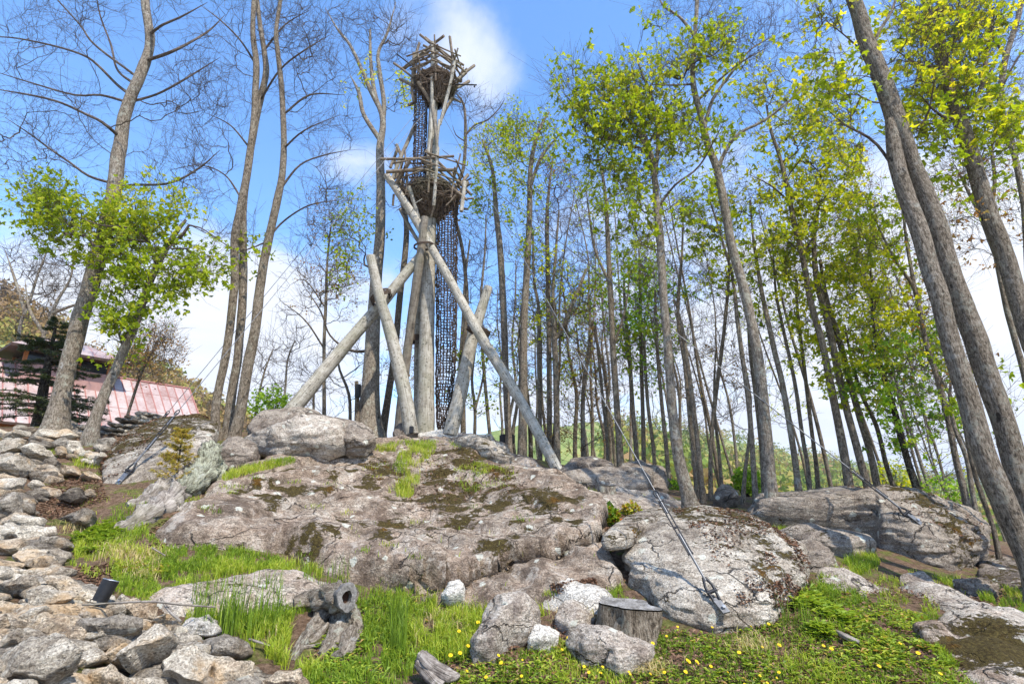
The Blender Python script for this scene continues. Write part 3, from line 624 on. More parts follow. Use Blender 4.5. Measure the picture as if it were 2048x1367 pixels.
# boulders
B_ = [
 ('boulder', [(1244, 1139), (1258, 1091), (1299, 1064), (1350, 1037), (1391, 1030), (1439, 1037), (1500, 1054), (1559, 1095), (1610, 1136), (1622, 1158), (1603, 1194), (1548, 1255), (1500, 1262), (1439, 1270), (1391, 1262), (1337, 1248), (1302, 1216), (1265, 1186)], 'mossy', 'large rounded granite boulder with a cable anchor bolted to its face', (5.95, 8.9), .42, dict(sub=6, facets=5, fd=(.86, 1), rough=.11, nsc=1.5, sq=.85), 'hero'),
 ('boulder', [(1200, 1083), (1251, 1047), (1313, 1022), (1347, 1026), (1352, 1040), (1299, 1066), (1251, 1088), (1205, 1092)], 'mossy', 'flat slab of rock propped against the left top of the anchored boulder', (7.0, 8.9), .15, dict(sub=5, rough=.16, facets=5), .05),
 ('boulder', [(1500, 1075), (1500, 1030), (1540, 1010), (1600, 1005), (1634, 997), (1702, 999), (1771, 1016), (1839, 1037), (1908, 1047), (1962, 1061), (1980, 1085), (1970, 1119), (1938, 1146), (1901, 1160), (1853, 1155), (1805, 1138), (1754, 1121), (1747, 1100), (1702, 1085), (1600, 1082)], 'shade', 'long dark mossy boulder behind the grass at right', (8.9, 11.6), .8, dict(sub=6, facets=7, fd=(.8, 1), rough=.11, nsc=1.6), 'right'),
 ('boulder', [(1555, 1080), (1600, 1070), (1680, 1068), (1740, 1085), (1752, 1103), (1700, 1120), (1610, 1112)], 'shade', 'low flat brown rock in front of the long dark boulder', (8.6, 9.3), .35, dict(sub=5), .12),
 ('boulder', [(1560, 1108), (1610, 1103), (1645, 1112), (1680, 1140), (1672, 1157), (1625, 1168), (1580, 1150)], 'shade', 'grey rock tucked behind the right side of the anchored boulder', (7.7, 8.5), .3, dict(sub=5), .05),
 ('boulder', [(1905, 1170), (1930, 1160), (1965, 1162), (1992, 1188), (1985, 1212), (1940, 1205)], 'shade', 'small dark craggy rock on the ledge at far right', (7.3, 7.8), .2, dict(sub=5, rough=.2), .1),
 ('boulder', [(198, 988), (212, 930), (255, 880), (330, 846), (405, 836), (438, 858), (432, 905), (405, 950), (335, 968), (265, 990)], 'mossy', 'steep slanted boulder with brown moss where two cables are anchored', (9.2, 11.8), .3, dict(sub=6, facets=4, fd=(.86, 1), rough=.08), 'slant'),
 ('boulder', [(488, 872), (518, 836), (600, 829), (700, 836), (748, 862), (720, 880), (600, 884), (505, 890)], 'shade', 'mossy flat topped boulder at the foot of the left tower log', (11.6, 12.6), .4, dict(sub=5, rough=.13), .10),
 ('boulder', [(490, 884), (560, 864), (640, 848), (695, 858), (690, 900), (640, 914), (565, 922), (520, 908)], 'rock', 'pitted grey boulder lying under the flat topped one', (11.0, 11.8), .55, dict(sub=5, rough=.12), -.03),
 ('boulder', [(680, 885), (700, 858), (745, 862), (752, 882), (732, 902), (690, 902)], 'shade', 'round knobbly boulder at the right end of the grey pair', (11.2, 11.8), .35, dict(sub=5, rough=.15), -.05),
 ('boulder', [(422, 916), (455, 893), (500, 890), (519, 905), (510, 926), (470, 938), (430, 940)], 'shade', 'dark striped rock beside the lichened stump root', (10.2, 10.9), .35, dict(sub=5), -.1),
 ('boulder', [(783, 872), (800, 857), (825, 858), (836, 870), (825, 880), (795, 881)], 'shade', 'small mossy rock at the foot of the tower', (13.9, 14.4), .3, dict(sub=4), .0),
 ('boulder', [(828, 884), (845, 869), (880, 865), (915, 874), (930, 884), (880, 890)], 'stone_lt', 'pale rounded rock hump under the central tower post', (14.2, 15.3), .3, dict(sub=5, rough=.05), -.3),
 ('boulder', [(900, 905), (935, 888), (985, 892), (1022, 908), (1032, 925), (1020, 940), (990, 938), (950, 925)], 'mossy', 'overhanging mossy knob on the right shoulder of the slab', (12.2, 13.2), .5, dict(sub=5, rough=.12), .05),
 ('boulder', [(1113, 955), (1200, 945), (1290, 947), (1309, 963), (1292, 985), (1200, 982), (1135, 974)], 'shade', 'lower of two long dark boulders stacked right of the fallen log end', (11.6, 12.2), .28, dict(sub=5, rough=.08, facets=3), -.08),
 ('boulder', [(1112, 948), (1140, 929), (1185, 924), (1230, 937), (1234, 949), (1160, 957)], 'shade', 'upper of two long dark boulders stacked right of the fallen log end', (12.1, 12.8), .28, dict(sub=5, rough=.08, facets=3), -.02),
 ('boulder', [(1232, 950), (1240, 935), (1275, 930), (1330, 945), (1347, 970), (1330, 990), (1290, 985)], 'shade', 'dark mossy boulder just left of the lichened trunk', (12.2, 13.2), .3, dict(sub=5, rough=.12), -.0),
 ('boulder', [(1155, 1015), (1170, 998), (1200, 993), (1215, 1005), (1205, 1022), (1175, 1028)], 'rock', 'small pale rock beside the small cut stump', (9.9, 10.3), .3, dict(sub=4), -.2),
 ('boulder', [(1425, 1002), (1432, 985), (1455, 978), (1475, 985), (1478, 1005), (1450, 1010)], 'shade', 'small dark rock among the trunks behind the lichened stump', (12.5, 13), .3, dict(sub=4), .1),
 ('boulder', [(940, 1302), (955, 1270), (985, 1246), (1030, 1236), (1072, 1241), (1086, 1262), (1060, 1288), (1020, 1300), (985, 1335), (945, 1332)], 'rock', 'grey foreground rock with brown moss spots among yellow flowers', (5.35, 6.2), .4, dict(sub=5, rough=.12), .08),
 ('boulder', [(1053, 1296), (1062, 1272), (1100, 1262), (1125, 1272), (1110, 1290), (1080, 1300)], 'stone_lt', 'small pale rock touching the right side of the moss spotted one', (5.55, 5.9), .15, dict(sub=4), -.3),
 ('boulder', [(1106, 1255), (1120, 1232), (1165, 1226), (1190, 1245), (1185, 1268), (1140, 1272)], 'rock', 'flat grey rock left of the big sawn stump', (5.9, 6.4), .22, dict(sub=4), -.2),
 ('boulder', [(1130, 1300), (1142, 1288), (1230, 1294), (1312, 1318), (1305, 1350), (1235, 1356), (1160, 1335)], 'rock', 'long low rock below the big sawn stump', (5.2, 5.75), .3, dict(sub=5), -.1),
 ('boulder', [(880, 1192), (905, 1165), (924, 1160), (930, 1180), (928, 1200), (895, 1203)], 'stone_lt', 'white pointed stone leaning on the foot of the slab', (6.6, 6.9), .14, dict(sub=4, facets=10), -.4),
]
_a = G(np.array([1300, 1640]), np.array([1150, 1130]))
def val_hero(V):
    x = V[:, 0]; y = V[:, 1]; z = V[:, 2]; px = 1024 + FP * (x / y) * (cp - 0) ; q = (z - z.min()) / (z.max() - z.min()); u = (x - x.min()) / (x.max() - x.min())
    return .36 * sstep(u + q * .35, .50, .8) * (1 - .4 * sstep(u, .8, 1)) - .24 + .12 * sstep(q, .78, .95)
def val_right(V):
    u = (V[:, 0] - V[:, 0].min()) / np.ptp(V[:, 0]); return .45 * np.exp(-((u - .66) / .16) ** 2) - .35 * np.exp(-((u - .52) / .05) ** 2) + .05
def val_slant(V):
    u = (V[:, 0] - V[:, 0].min()) / np.ptp(V[:, 0]); q = (V[:, 2] - V[:, 2].min()) / np.ptp(V[:, 2])
    return .5 * sstep(q - u * .9, -.15, .25) + .5 * sstep(q, .86, 1) - .2
VF = dict(hero=val_hero, right=val_right, slant=val_slant)
for nm, pl, mt, lb, Dd, th, kw, vl in B_:
    rock(nm, pl, mt, lb, 'boulder', D=Dd, thick=th, val=VF.get(vl, vl), **kw)
# fieldstones of the tumbled wall, one by one
ST = '''st|long wedge shaped grey stone in the lower left corner|0,1303 42,1288 93,1285 130,1289 181,1326 148,1345 70,1380 -20,1385 -25,1330
dk|long dark grey stone pointing right above the corner stone|114,1286 150,1254 232,1234 303,1236 300,1260 232,1275 151,1296
tn|rough tan stone left of the long dark grey one|40,1282 44,1254 72,1233 148,1228 150,1252 112,1282
st|narrow pale stone standing at the left edge above the corner stone|-4,1302 7,1272 44,1252 42,1289
st|small pale blocky stone on top of the long dark grey one|150,1254 148,1226 168,1214 200,1234 190,1248
st|broad flat grey stone in the middle of the tumbled wall|48,1190 93,1170 150,1179 158,1196 118,1214 70,1219
tn|wide flat tan stone left of the black spotlight|80,1150 116,1144 152,1153 181,1189 172,1210 140,1210 97,1180
st|low brown edged stone in front of the black spotlight|142,1208 170,1195 196,1183 220,1197 210,1213 162,1214
tn|smooth rectangular block with a sawn looking face|223,1234 228,1216 245,1202 308,1202 307,1236 274,1236
st|small pointed stone behind the rectangular block|230,1203 248,1188 266,1200 262,1210 236,1210
tn|tan stone right of the rectangular block|303,1234 332,1225 362,1240 340,1273 312,1266
lt|white and rust rounded stone at the grass edge|346,1264 380,1233 413,1230 450,1246 460,1262 440,1274 375,1284
dk|dark bellied rounded stone just below the white and rust one|394,1283 412,1272 456,1269 501,1282 501,1304 483,1318 428,1321 398,1305
st|large cube like grey stone at the bottom edge|297,1339 348,1303 394,1299 428,1306 424,1345 417,1380 320,1385
tn|orange stained stone at the bottom edge beside the cube like one|420,1378 424,1325 450,1317 500,1319 525,1328 515,1357 500,1382 450,1386
tn|pale stone with rusty spots, last at the bottom edge before the grass|518,1368 560,1341 602,1338 632,1362 632,1390 530,1390
st|big tilted flat stone in the middle of the bottom pile|211,1336 274,1279 297,1264 343,1272 366,1290 350,1312 313,1337 278,1368
dk|slim grey stone wedged under the long dark one|150,1304 209,1279 250,1272 270,1283 243,1304 181,1323
tn|stone at the bottom edge between the corner stone and the tilted one|146,1366 176,1337 211,1333 278,1362 276,1392 170,1392
tn|thin sloping stone above the bottom tan stone|178,1327 243,1303 268,1294 232,1328 214,1338
dk|rounded dark topped stone beside the bare soil|54,1137 83,1115 121,1113 141,1136 134,1149 86,1147
st|low pale stone below the left end of the rounded dark topped one|5,1148 32,1135 84,1142 77,1156 14,1160
st|small flat stone at the left edge above the low pale one|-12,1136 0,1119 56,1126 55,1137 10,1142
st|long grey stone with a pointed right end|12,1116 46,1101 90,1097 86,1115 60,1133 20,1124
dk|slab like stone with a square end touching the grass|46,1101 72,1084 130,1067 136,1089 104,1104 80,1108
st|wide flat stone above the square ended one|16,1068 46,1054 100,1048 106,1064 58,1088 25,1082
tn|tan stone at the left edge beside the long grey ones|-10,1083 42,1075 60,1086 48,1104 19,1112 -10,1112
st|half hidden stone at the left edge near the moss rimmed one|-14,1056 8,1050 14,1064 6,1080 -14,1082
st|broad pale stone at the left edge above the flat middle one|-15,1170 5,1160 42,1151 88,1160 94,1179 46,1190 0,1196 -15,1192
tn|small tan stone at the left edge below the broad pale one|-5,1210 30,1202 52,1216 36,1233 -4,1226
st|thin curved stone above the rough tan one|24,1248 37,1226 100,1216 72,1235 45,1254
st|rough stone at the left edge beside the thin curved one|-12,1232 28,1232 26,1252 6,1270 -12,1262
st|thick flat stone at the left edge, second from the top of the wall|-14,955 48,956 54,973 46,992 -14,992
st|large angular stone at the left edge, near the wall top|-14,916 20,905 54,920 62,943 46,957 -14,955
st|big rounded block at the upper left edge of the wall|-12,890 23,872 48,879 51,900 24,911 -12,908
st|long low stone on top of the wall left of the leaning big trunk|-4,872 34,856 68,858 67,874 24,879
dk|mossy dark rimmed stone at the left edge halfway down|-14,998 41,990 53,1007 41,1033 11,1041 -14,1034
st|flat stone below the mossy dark rimmed one|-14,1045 45,1031 86,1035 79,1049 45,1060 -14,1057
st|round grey stone in the upper wall face|55,897 78,888 104,899 103,915 76,923 60,909
st|small pale stone right of the round grey one|107,898 126,892 135,906 120,916
st|wide cap stone at the foot of the leaning big trunk|62,876 98,858 137,858 152,871 141,883 92,884
dk|dark grey stone below the round one in the wall face|76,931 102,913 128,920 115,940 84,943
tn|angular stone with two bumps near the brown leaves|116,944 134,924 159,938 165,951 122,957
st|pale upright stone beside the green tuft in the wall|146,903 160,890 173,904 168,917 152,917
br|brown layered stone perched on the wall beside the conifer|27,847 44,822 66,824 81,839 58,850
br|reddish brown stone near the right end of the wall|157,876 170,865 194,874 189,889 168,889
dk|wide dark stone against the slanted boulder|195,880 222,870 250,890 240,901 202,903
tn|flat yellowish stone lying on brown leaves|159,956 181,940 198,957 178,963
dk|dark rounded stone half sunk in the grass|115,1038 147,1024 200,1016 208,1036 186,1056 145,1047
dk|stone half buried in brown leaves below the wall|109,1002 126,978 163,973 172,996 136,1012
st|small wedge stone below the dark grey one in the wall face|66,942 95,942 114,948 95,958 72,956
st|small rounded cap stone right of the big trunk foot|133,841 154,845 146,857 133,855
dk|flat cap stone between the two leaning trunks|153,849 188,847 197,858 160,863
dk|dark little stone behind the green tuft in the wall|133,907 155,906 160,917 142,922
st|long sloping stone resting on the slanted boulder|180,918 205,903 229,914 200,932 186,926
dk|rounded dark stone beside the brown leaves at right|166,985 181,974 196,989 186,998
st|square grey stone in the upper wall face|131,881 159,876 163,893 146,906 131,898
st|small stone at the inner corner of the wall above the leaves|62,972 77,958 96,973 78,984
st|small stone low in the wall beside the dark rimmed one|48,997 60,992 70,1003 62,1022 50,1016'''
MT = dict(lt='stone_lt', dk='stone_dk', tn='stone_tan', st='stone', br='stone_tan')
hgt_ = lambda p: float(np.ptp(p[:, 1])) * mpp(p[:, 1].max(), 5.5) * 1.6
for ln in ST.split('\n'):
    k, lb, pts = ln.split('|'); pl = [tuple(float(a) for a in q.split(',')) for q in pts.split()]
    pa = np.array(pl); pa = (pa - pa.mean(0)) * 1.07 + pa.mean(0)
    rock('fieldstone', pa, MT[k], lb, 'stone', group='fieldstones of the tumbled wall', sub=5 if np.ptp(pa[:, 0]) > 40 else 4, facets=18, fd=(.50, .88), sq=.6, rough=.07, tilt=.03 if pa[:, 1].mean() < 1010 and pa[:, 0].mean() < 210 else .3 * hgt_(pa))
# many smaller stones filling the pile, all alike
g = np.random.default_rng(5); PILE = [(-30, 865), (150, 850), (240, 870), (200, 915), (160, 950), (110, 970), (75, 1010), (60, 1050), (120, 1110), (140, 1150), (230, 1195), (330, 1240), (450, 1300), (560, 1367), (-30, 1367)]
k = 0
while k < 215:
    x = g.uniform(-30, 560); y = g.uniform(850, 1365)
    if not in_poly(x, y, PILE): continue
    s_ = (14 + (y - 850) * .035) * g.uniform(.7, 1.35); a = g.uniform(0, 6.28, 7); a.sort()
    if np.diff(np.r_[a, a[0] + 6.28]).max() > 1.8: continue
    pl = np.stack([x + np.cos(a) * s_ * 1.45, y + np.sin(a) * s_ * .68], -1)
    rock('rubble_stone', pl, (['stone_dk', 'stone_dk', 'stone', 'stone_tan'] if y < 1040 else ['stone', 'stone_dk', 'stone_tan', 'stone'])[k % 4], 'small weathered stone filling a gap in the tumbled wall at left', 'stone', group='small rubble stones between the fieldstones', sub=3, facets=8, fd=(.6, .9), sq=.65, rough=.15, sink=.04, seed=k, tilt=.04)
    k += 1
# the dry stone wall behind, one thing whose courses are stones
wl = empty('dry_stone_wall', P(255, 880, 12.3), 'low dry stone wall of thin stacked stones in front of the red roof', 'wall')
for r, (xa, ya, xb, yb, n) in enumerate([(160, 892, 225, 900, 3), (165, 883, 245, 893, 4), (172, 874, 262, 886, 5), (190, 866, 272, 876, 5), (205, 858, 290, 867, 5), (222, 850, 306, 857, 5), (240, 843, 330, 848, 6), (258, 836, 345, 841, 6), (276, 829, 322, 832, 3)]):
    for i in range(n):
        f = (i + .5) / n; x = xa + (xb - xa) * f; y = ya + (yb - ya) * f + g.normal(0, 1.2); hw = (xb - xa) / n * g.uniform(.52, .75); hh = g.uniform(4.0, 6.2)
        pl = [(x - hw, y + g.uniform(-2, 3)), (x - hw * .6, y - hh), (x + hw * .4, y - hh * g.uniform(.8, 1.1)), (x + hw, y - hh * .2), (x + hw * .8, y + hh * .7), (x - hw * .5, y + hh * .8)]
        V, F = inflate(np.array(pl), 12.1 + .08 * r, 12.11 + .08 * r, .26, r * 20 + i, 4, .09, 10, (.72, .95), .55)
        m_ = MB(); m_.add(V, F, None, -.1); m_.build('stone', M[['stone', 'stone_dk', 'stone_dk', 'stone', 'stone_dk'][(i * 3 + r) % 5]], wl)

# ================================================================ HOUSE
M['copper'] = None
def m_copper(t):
    pos = t.add('ShaderNodeNewGeometry').outputs['Position']; a = t.noise(pos, 1.2, 6, .65, .5); b = t.noise(pos, 9, 5, .7)
    bc = t.add('ShaderNodeAttribute', attribute_name='bc').outputs['Vector']
    pan = t.add('ShaderNodeTexWhiteNoise', {'Vector': t.add('ShaderNodeVectorMath', {0: bc}, operation='FLOOR').outputs[0]}).outputs['Value']
    s_ = t.math('ADD', t.math('MULTIPLY', a, .5), t.math('ADD', t.math('MULTIPLY', b, .4), t.math('MULTIPLY', pan, .14)))
    col = t.ramp(s_, [(.36, (.27, .15, .12)), (.5, (.38, .28, .25)), (.64, (.46, .385, .35))])
    f = t.add('ShaderNodeVectorMath', {0: bc}, operation='FRACTION').outputs[0]; fx = t.add('ShaderNodeSeparateXYZ', {0: f})
    e = t.math('MULTIPLY', t.math('ABSOLUTE', t.math('SUBTRACT', fx.outputs[0], .5)), 2.0)
    col = t.mix(t.mapr(e, .78, 1.0, 0, .6), col, (.36, .15, .12))
    out(t, pbr(t, col, .55, b, .15, .01, .4))
M['copper'] = mat('weathered copper sheet', m_copper)
M['copper_rib'] = mat('oxidised copper seam', m_plain, c=(.33, .14, .115), rough=.6)
M['eave'] = mat('dark stained wood', m_plain, c=(.055, .028, .018), rough=.7)
M['cedar'] = mat('orange cedar', m_plain, c=(.36, .135, .045), rough=.7)
M['glass'] = mat('dark window glass', m_plain, c=(.02, .02, .024), rough=.1)
RA = np.array([-22.8, 22.0, 7.5]); RB = np.array([-18.2, 28.4, 7.5]); rd = (RB - RA) / np.linalg.norm(RB - RA)
dn = np.array([.812, -.583, -.92]); dl = np.linalg.norm(dn); dnu = dn / dl; up_ = np.cross(rd, dnu); up_ = up_ if up_[2] > 0 else -up_
R0 = RA - rd * 6; Lr = np.linalg.norm(RB - R0); SL = 4.4
hs_ = empty('house', (R0 + rd * Lr / 2) * (1, 1, 0) + (0, 0, 1.0), 'house with a large pinkish copper standing seam roof behind the stone wall', 'house')
mr = MB(); nP = int(Lr / .40); pw = Lr / nP
for side in (1, -1):
    d3 = dnu * np.array([side, side, 1]) ; u3 = np.cross(rd, d3); u3 = u3 if u3[2] > 0 else -u3
    a = R0; b = R0 + rd * Lr; c = b + d3 * SL; d = a + d3 * SL
    th = -u3 * .12
    mr.add([a, b, c, d, a + th, b + th, c + th, d + th], [[0, 1, 2, 3], [7, 6, 5, 4], [0, 4, 5, 1], [1, 5, 6, 2], [2, 6, 7, 3], [3, 7, 4, 0]],
           [(0, 0, 0), (nP, 0, 0), (nP, 3, 0), (0, 3, 0)] * 2)
mr.build('roof', M['copper'], hs_, smooth=False)
ms = MB()
for i in range(nP + 1):
    a = R0 + rd * (i * pw) + up_ * .0; b = a + dnu * SL
    ms.tubes([a + up_ * .01, (a + b) / 2 + up_ * .01, b + up_ * .01], [.028] * 3, 4)
for f in (1.05, 2.6):
    a = R0 + dnu * f + up_ * .004; b = a + rd * Lr; ms.tubes([a, b], [.010] * 2, 4)
ms.tubes([R0 + (0, 0, .03), R0 + rd * Lr + (0, 0, .03)], [.06, .06], 8)
ms.tubes([RB, RB + dnu * SL], [.045, .045], 6)
ms.build('roof_seams', M['copper_rib'], hs_, smooth=False)
mw = MB(); hd = np.array([.812, -.583, 0]); hw = 2.7; zb = -1.0; ze = 7.5 - .92 * 2.7 - .05
pts = [R0 + hd * hw, R0 + rd * (Lr - .4) + hd * hw, R0 + rd * (Lr - .4) - hd * hw, R0 - hd * hw]
lo = [np.array([p[0], p[1], zb]) for p in pts]; hi = [np.array([p[0], p[1], ze]) for p in pts]
gA = R0 + rd * (Lr - .4) + (0, 0, -.2); gB = R0 + (0, 0, -.2)
mw.add(lo + hi + [gA, gB], [[0, 1, 5, 4], [1, 2, 6, 5], [2, 3, 7, 6], [3, 0, 4, 7]]); mw.add([hi[1], hi[2], gA], [[0, 1, 2]]); mw.add([hi[3], hi[0], gB], [[0, 1, 2]])
mw.build('wall', M['cedar'], hs_, smooth=False)
# cupola on the ridge
cc = RA + rd * 2.2; q = lambda a, b, z: cc + rd * a + hd * b + np.array([0, 0, z])
cu = MB(); a1, b1 = 1.62, 1.05
def boxq(m_, a0, a1_, b0, b1_, z0, z1):
    v = [q(a, b, z) for a in (a0, a1_) for b in (b0, b1_) for z in (z0, z1)]
    m_.add(v, [[0, 1, 3, 2], [4, 6, 7, 5], [0, 4, 5, 1], [2, 3, 7, 6], [0, 2, 6, 4], [1, 5, 7, 3]])
boxq(cu, -a1, a1, -b1, b1, -1.35, -.12)
cup = cu.build('cupola', M['copper'], hs_, smooth=False)
cu = MB(); boxq(cu, -a1 + .1, a1 - .1, -b1 + .1, b1 - .1, -.12, .42); cu.build('louver_opening', M['glass'], cup, smooth=False)
for a in (-a1 + .06, -.55, .35, a1 - .06):
    for b in (-b1 + .05, b1 - .05):
        cu = MB(); boxq(cu, a - .07, a + .07, b - .06, b + .06, -.121, .44); cu.build('post', M['cedar'], cup, smooth=False)
cu = MB(); E1, E2 = a1 + .62, b1 + .62
v = [q(-E1, -E2, .40), q(E1, -E2, .40), q(E1, E2, .40), q(-E1, E2, .40), q(-E1, -E2, .52), q(E1, -E2, .52), q(E1, E2, .52), q(-E1, E2, .52), q(-.75, 0, 1.35), q(.75, 0, 1.35)]
cu.add(v, [[0, 3, 2, 1], [0, 1, 5, 4], [1, 2, 6, 5], [2, 3, 7, 6], [3, 0, 4, 7]]); cu.build('eave_board', M['eave'], cup, smooth=False)
cu = MB(); v2 = [x + np.array([0, 0, .003]) for x in v[4:8]] + v[8:]
cu.add(v2, [[0, 1, 5, 4], [2, 3, 4, 5]], [(a, b, 0) for a, b in ((0, 0), (6, 0), (6, 1), (0, 1), (2, 1), (4, 1))]); cu.add([v2[1], v2[2], v2[5]], [[0, 1, 2]], [(0, 0, 0), (4, 0, 0), (2, 1, 0)]); cu.add([v2[3], v2[0], v2[4]], [[0, 1, 2]], [(0, 0, 0), (4, 0, 0), (2, 1, 0)])
crf = cu.build('cupola_roof', M['copper'], cup, smooth=False)
# ================================================================ TREES
def grow(nodes, nrad, A, gr, droop=.25, jit=.10, horiz=.35):
    """connect every attractor to the skeleton; returns branch paths (K,5,3) and radii"""
    Pn = [np.asarray(a) for a in nodes]; par = [-1] * len(Pn); base = len(Pn)
    pos = np.zeros((base + 4 * len(A), 3)); pos[:base] = nodes; n = base
    d0 = np.linalg.norm(A[:, None] - np.asarray(nodes)[None, ::3], axis=2).min(1)
    parent = -np.ones(len(pos), int); paths = []
    for k in np.argsort(d0):
        a = A[k]; v = a - pos[:n]; d = np.linalg.norm(v, axis=1); hz = np.hypot(v[:, 0], v[:, 1])
        cost = d + 1.1 * np.maximum(0, horiz * hz - v[:, 2]) + (np.arange(n) < base) * .05 * d
        j = int(cost.argmin()); s_ = pos[j]; L = d[j]
        if L < .02: continue
        dirp = pos[j] - pos[parent[j]] if parent[j] >= 0 else np.array([0, 0, .0])
        c1 = s_ + (a - s_) * .45 + np.array([0, 0, -droop * .25 * L]) + (dirp / (np.linalg.norm(dirp) + 1e-6)) * L * .18 + gr.normal(0, jit, 3) * L
        t_ = np.array([.25, .5, .75, 1.])[:, None]
        q = (1 - t_) ** 2 * s_ + 2 * t_ * (1 - t_) * c1 + t_ ** 2 * a
        q[:-1] += gr.normal(0, .035, (3, 3)) * L
        pos[n:n + 4] = q; parent[n] = j; parent[n + 1:n + 4] = [n, n + 1, n + 2]; paths.append([j, n, n + 1, n + 2, n + 3]); n += 4
    load = np.zeros(n); ischild = np.zeros(n, int)
    for i in range(base, n): ischild[parent[i]] += 1
    load[base:][ischild[base:n] == 0] = 1.0
    for i in range(n - 1, base - 1, -1): load[parent[i]] += load[i] if parent[i] >= base else 0
    return pos[:n], np.array(paths), load, base
def leaves(mb_, C, size, gr, lobed=True, hang=.6, pal=(.5, .22)):
    n = len(C)
    if not n: return
    u = gr.normal(size=(n, 3)); u[:, 2] = u[:, 2] * .5 - hang; u /= np.linalg.norm(u, axis=1, keepdims=True)
    v = np.cross(u, gr.normal(size=(n, 3))); v /= np.linalg.norm(v, axis=1, keepdims=True) + 1e-6; w_ = np.cross(u, v)
    s_ = (size * gr.uniform(.4, 1.35, n))[:, None]; Vs = []
    lob = [(0, 1.0, .26)] + ([(1.0, .80, .24), (-1.0, .80, .24)] if lobed else [])
    if not lobed: lob = [(0, 1.1, .42)]
    for a, l, wd in lob:
        d = u * math.cos(a) + v * math.sin(a); e = -u * math.sin(a) + v * math.cos(a)
        Vs.append(np.stack([C, C + (d * l * .5 + e * wd) * s_ + w_ * s_ * .10, C + (d * l - w_ * .12) * s_, C + (d * l * .5 - e * wd) * s_ + w_ * s_ * .10], 1))
    V = np.stack(Vs, 1).reshape(-1, 3); F = np.arange(len(V)).reshape(-1, 4)
    at = np.clip(gr.normal(pal[0], pal[1], n), 0, 1); mb_.add(V, F, None, np.repeat(at, 4 * len(lob)))
SPEC = {1: ('L1', (.50, .22)), 2: ('L2', (.5, .25)), 3: ('L3', (.5, .25)), 4: ('L4', (.45, .25)), 5: ('L1', (.78, .2))}
def tree(label, D, path, crown=(), auto=None, limbs=(), bark='bark', group=None, lean=0.0, name='tree', nodeT=None, flare=1.0, seed=None, forks=()):
    seed = seed if seed is not None else int(abs(path[0][0] * 7 + path[0][1] * 3)) % 9973
    gr = np.random.default_rng(seed)
    pa = np.array(path, float); W = P(pa[:, 0], pa[:, 1], D + lean * np.linspace(0, 1, len(pa))); rad = pa[:, 2] / 2 * mpp(pa[:, 1], D) * (.80 if D > 9 else .93) / np.sqrt(1 + ((pa[:, 0] - 1024) / FP) ** 2)
    gz = float(H(W[0, 0], W[0, 1])) if abs(W[0, 0]) < 19.5 else float(H_(W[0, 0], W[0, 1]))
    if W[0, 2] > gz + .05:
        dz = W[0, 2] - gz + .15; dr = (W[0] - W[1]); dr = dr / max(abs(dr[2]), .2); b = W[0] + dr * np.array([.6, 0, 0]) * dz + np.array([0, 0, -dz]); W = np.vstack([b, W]); rad = np.r_[rad[0] * 1.05, rad]
    else: W = np.vstack([W[0] + (W[0] - W[1]) / np.linalg.norm(W[0] - W[1]) * .3, W]); rad = np.r_[rad[0] * 1.1, rad]
    W[1:-1, 1] += gr.normal(0, .012, len(W) - 2)
    near = D < 13.5
    Q = catmull(np.c_[W, rad], .12 if near else .3); T = Q[:, :3]; r = Q[:, 3]
    s_ = np.r_[0, np.cumsum(np.linalg.norm(np.diff(T, axis=0), axis=1))]
    r = r * (1 + .45 * flare * np.exp(-np.maximum(s_ - .25, 0) / .16))
    if near: T = T + np.stack([vn(np.stack([s_ * .9, 0 * s_, 0 * s_ + seed], -1)), vn(np.stack([s_ * .9, 0 * s_ + 9, 0 * s_ + seed], -1)), 0 * s_], -1) * .012
    root = empty(name, (T[0, 0], T[0, 1], max(T[0, 2], gz)), label, 'tree', group)
    m_ = MB(); m_.tubes(T, r, 18 if near else 9, bump=.07 if near else .04, seed=seed % 50)
    nodes = [T[::2 if near else 1]]; nr = [r[::2 if near else 1]]
    for lb in forks:
        la = np.array(lb, float); Dl = D + (la[:, 3] if la.shape[1] > 3 else 0); L = P(la[:, 0], la[:, 1], Dl)
        k = np.linalg.norm(T - L[0], axis=1).argmin(); L[0] = T[k]; rl = la[:, 2] / 2 * .85 * mpp(la[:, 1], D); rl[-1] = .01; L[1:, 1] += (T[k, 1] - D)
        q2 = catmull(np.c_[L, rl], .2); m_.tubes(q2[:, :3], q2[:, 3], 12 if near else 7, bump=.05, seed=seed % 50 + 1)
        nodes.append(q2[:, :3]); nr.append(q2[:, 3])
    m_.build('trunk', M[bark], root)
    mbr = MB()
    for lb in limbs:
        la = np.array(lb, float); dd = gr.normal(0, .35, len(la)).cumsum() * .8; dd[0] = 0
        L = P(la[:, 0], la[:, 1], D + dd)
        k = np.linalg.norm(T - L[0], axis=1).argmin(); L[0] = T[k]; rl = la[:, 2] / 2 * .72 * mpp(la[:, 1], D); rl[-1] = .006
        q2 = catmull(np.c_[L, rl], .18); mbr.tubes(q2[:, :3], q2[:, 3], 7, seed=3); nodes.append(q2[:, :3]); nr.append(q2[:, 3])
    nodes = np.concatenate(nodes); nr = np.concatenate(nr)
    A = []; lf = []
    for (cx, cy, rx, ry, n, kind) in crown:
        u = gr.normal(size=(n, 3)); u /= np.linalg.norm(u, axis=1, keepdims=True); u *= gr.uniform(.1, 1.25, (n, 1)) ** .6
        px = cx + u[:, 0] * rx; py = cy + u[:, 2] * ry; dz = u[:, 1] * min(.9 * rx * mpp(cy, D), D * .3)
        A.append(P(px, py, D + dz)); lf.append(np.full(n, kind))
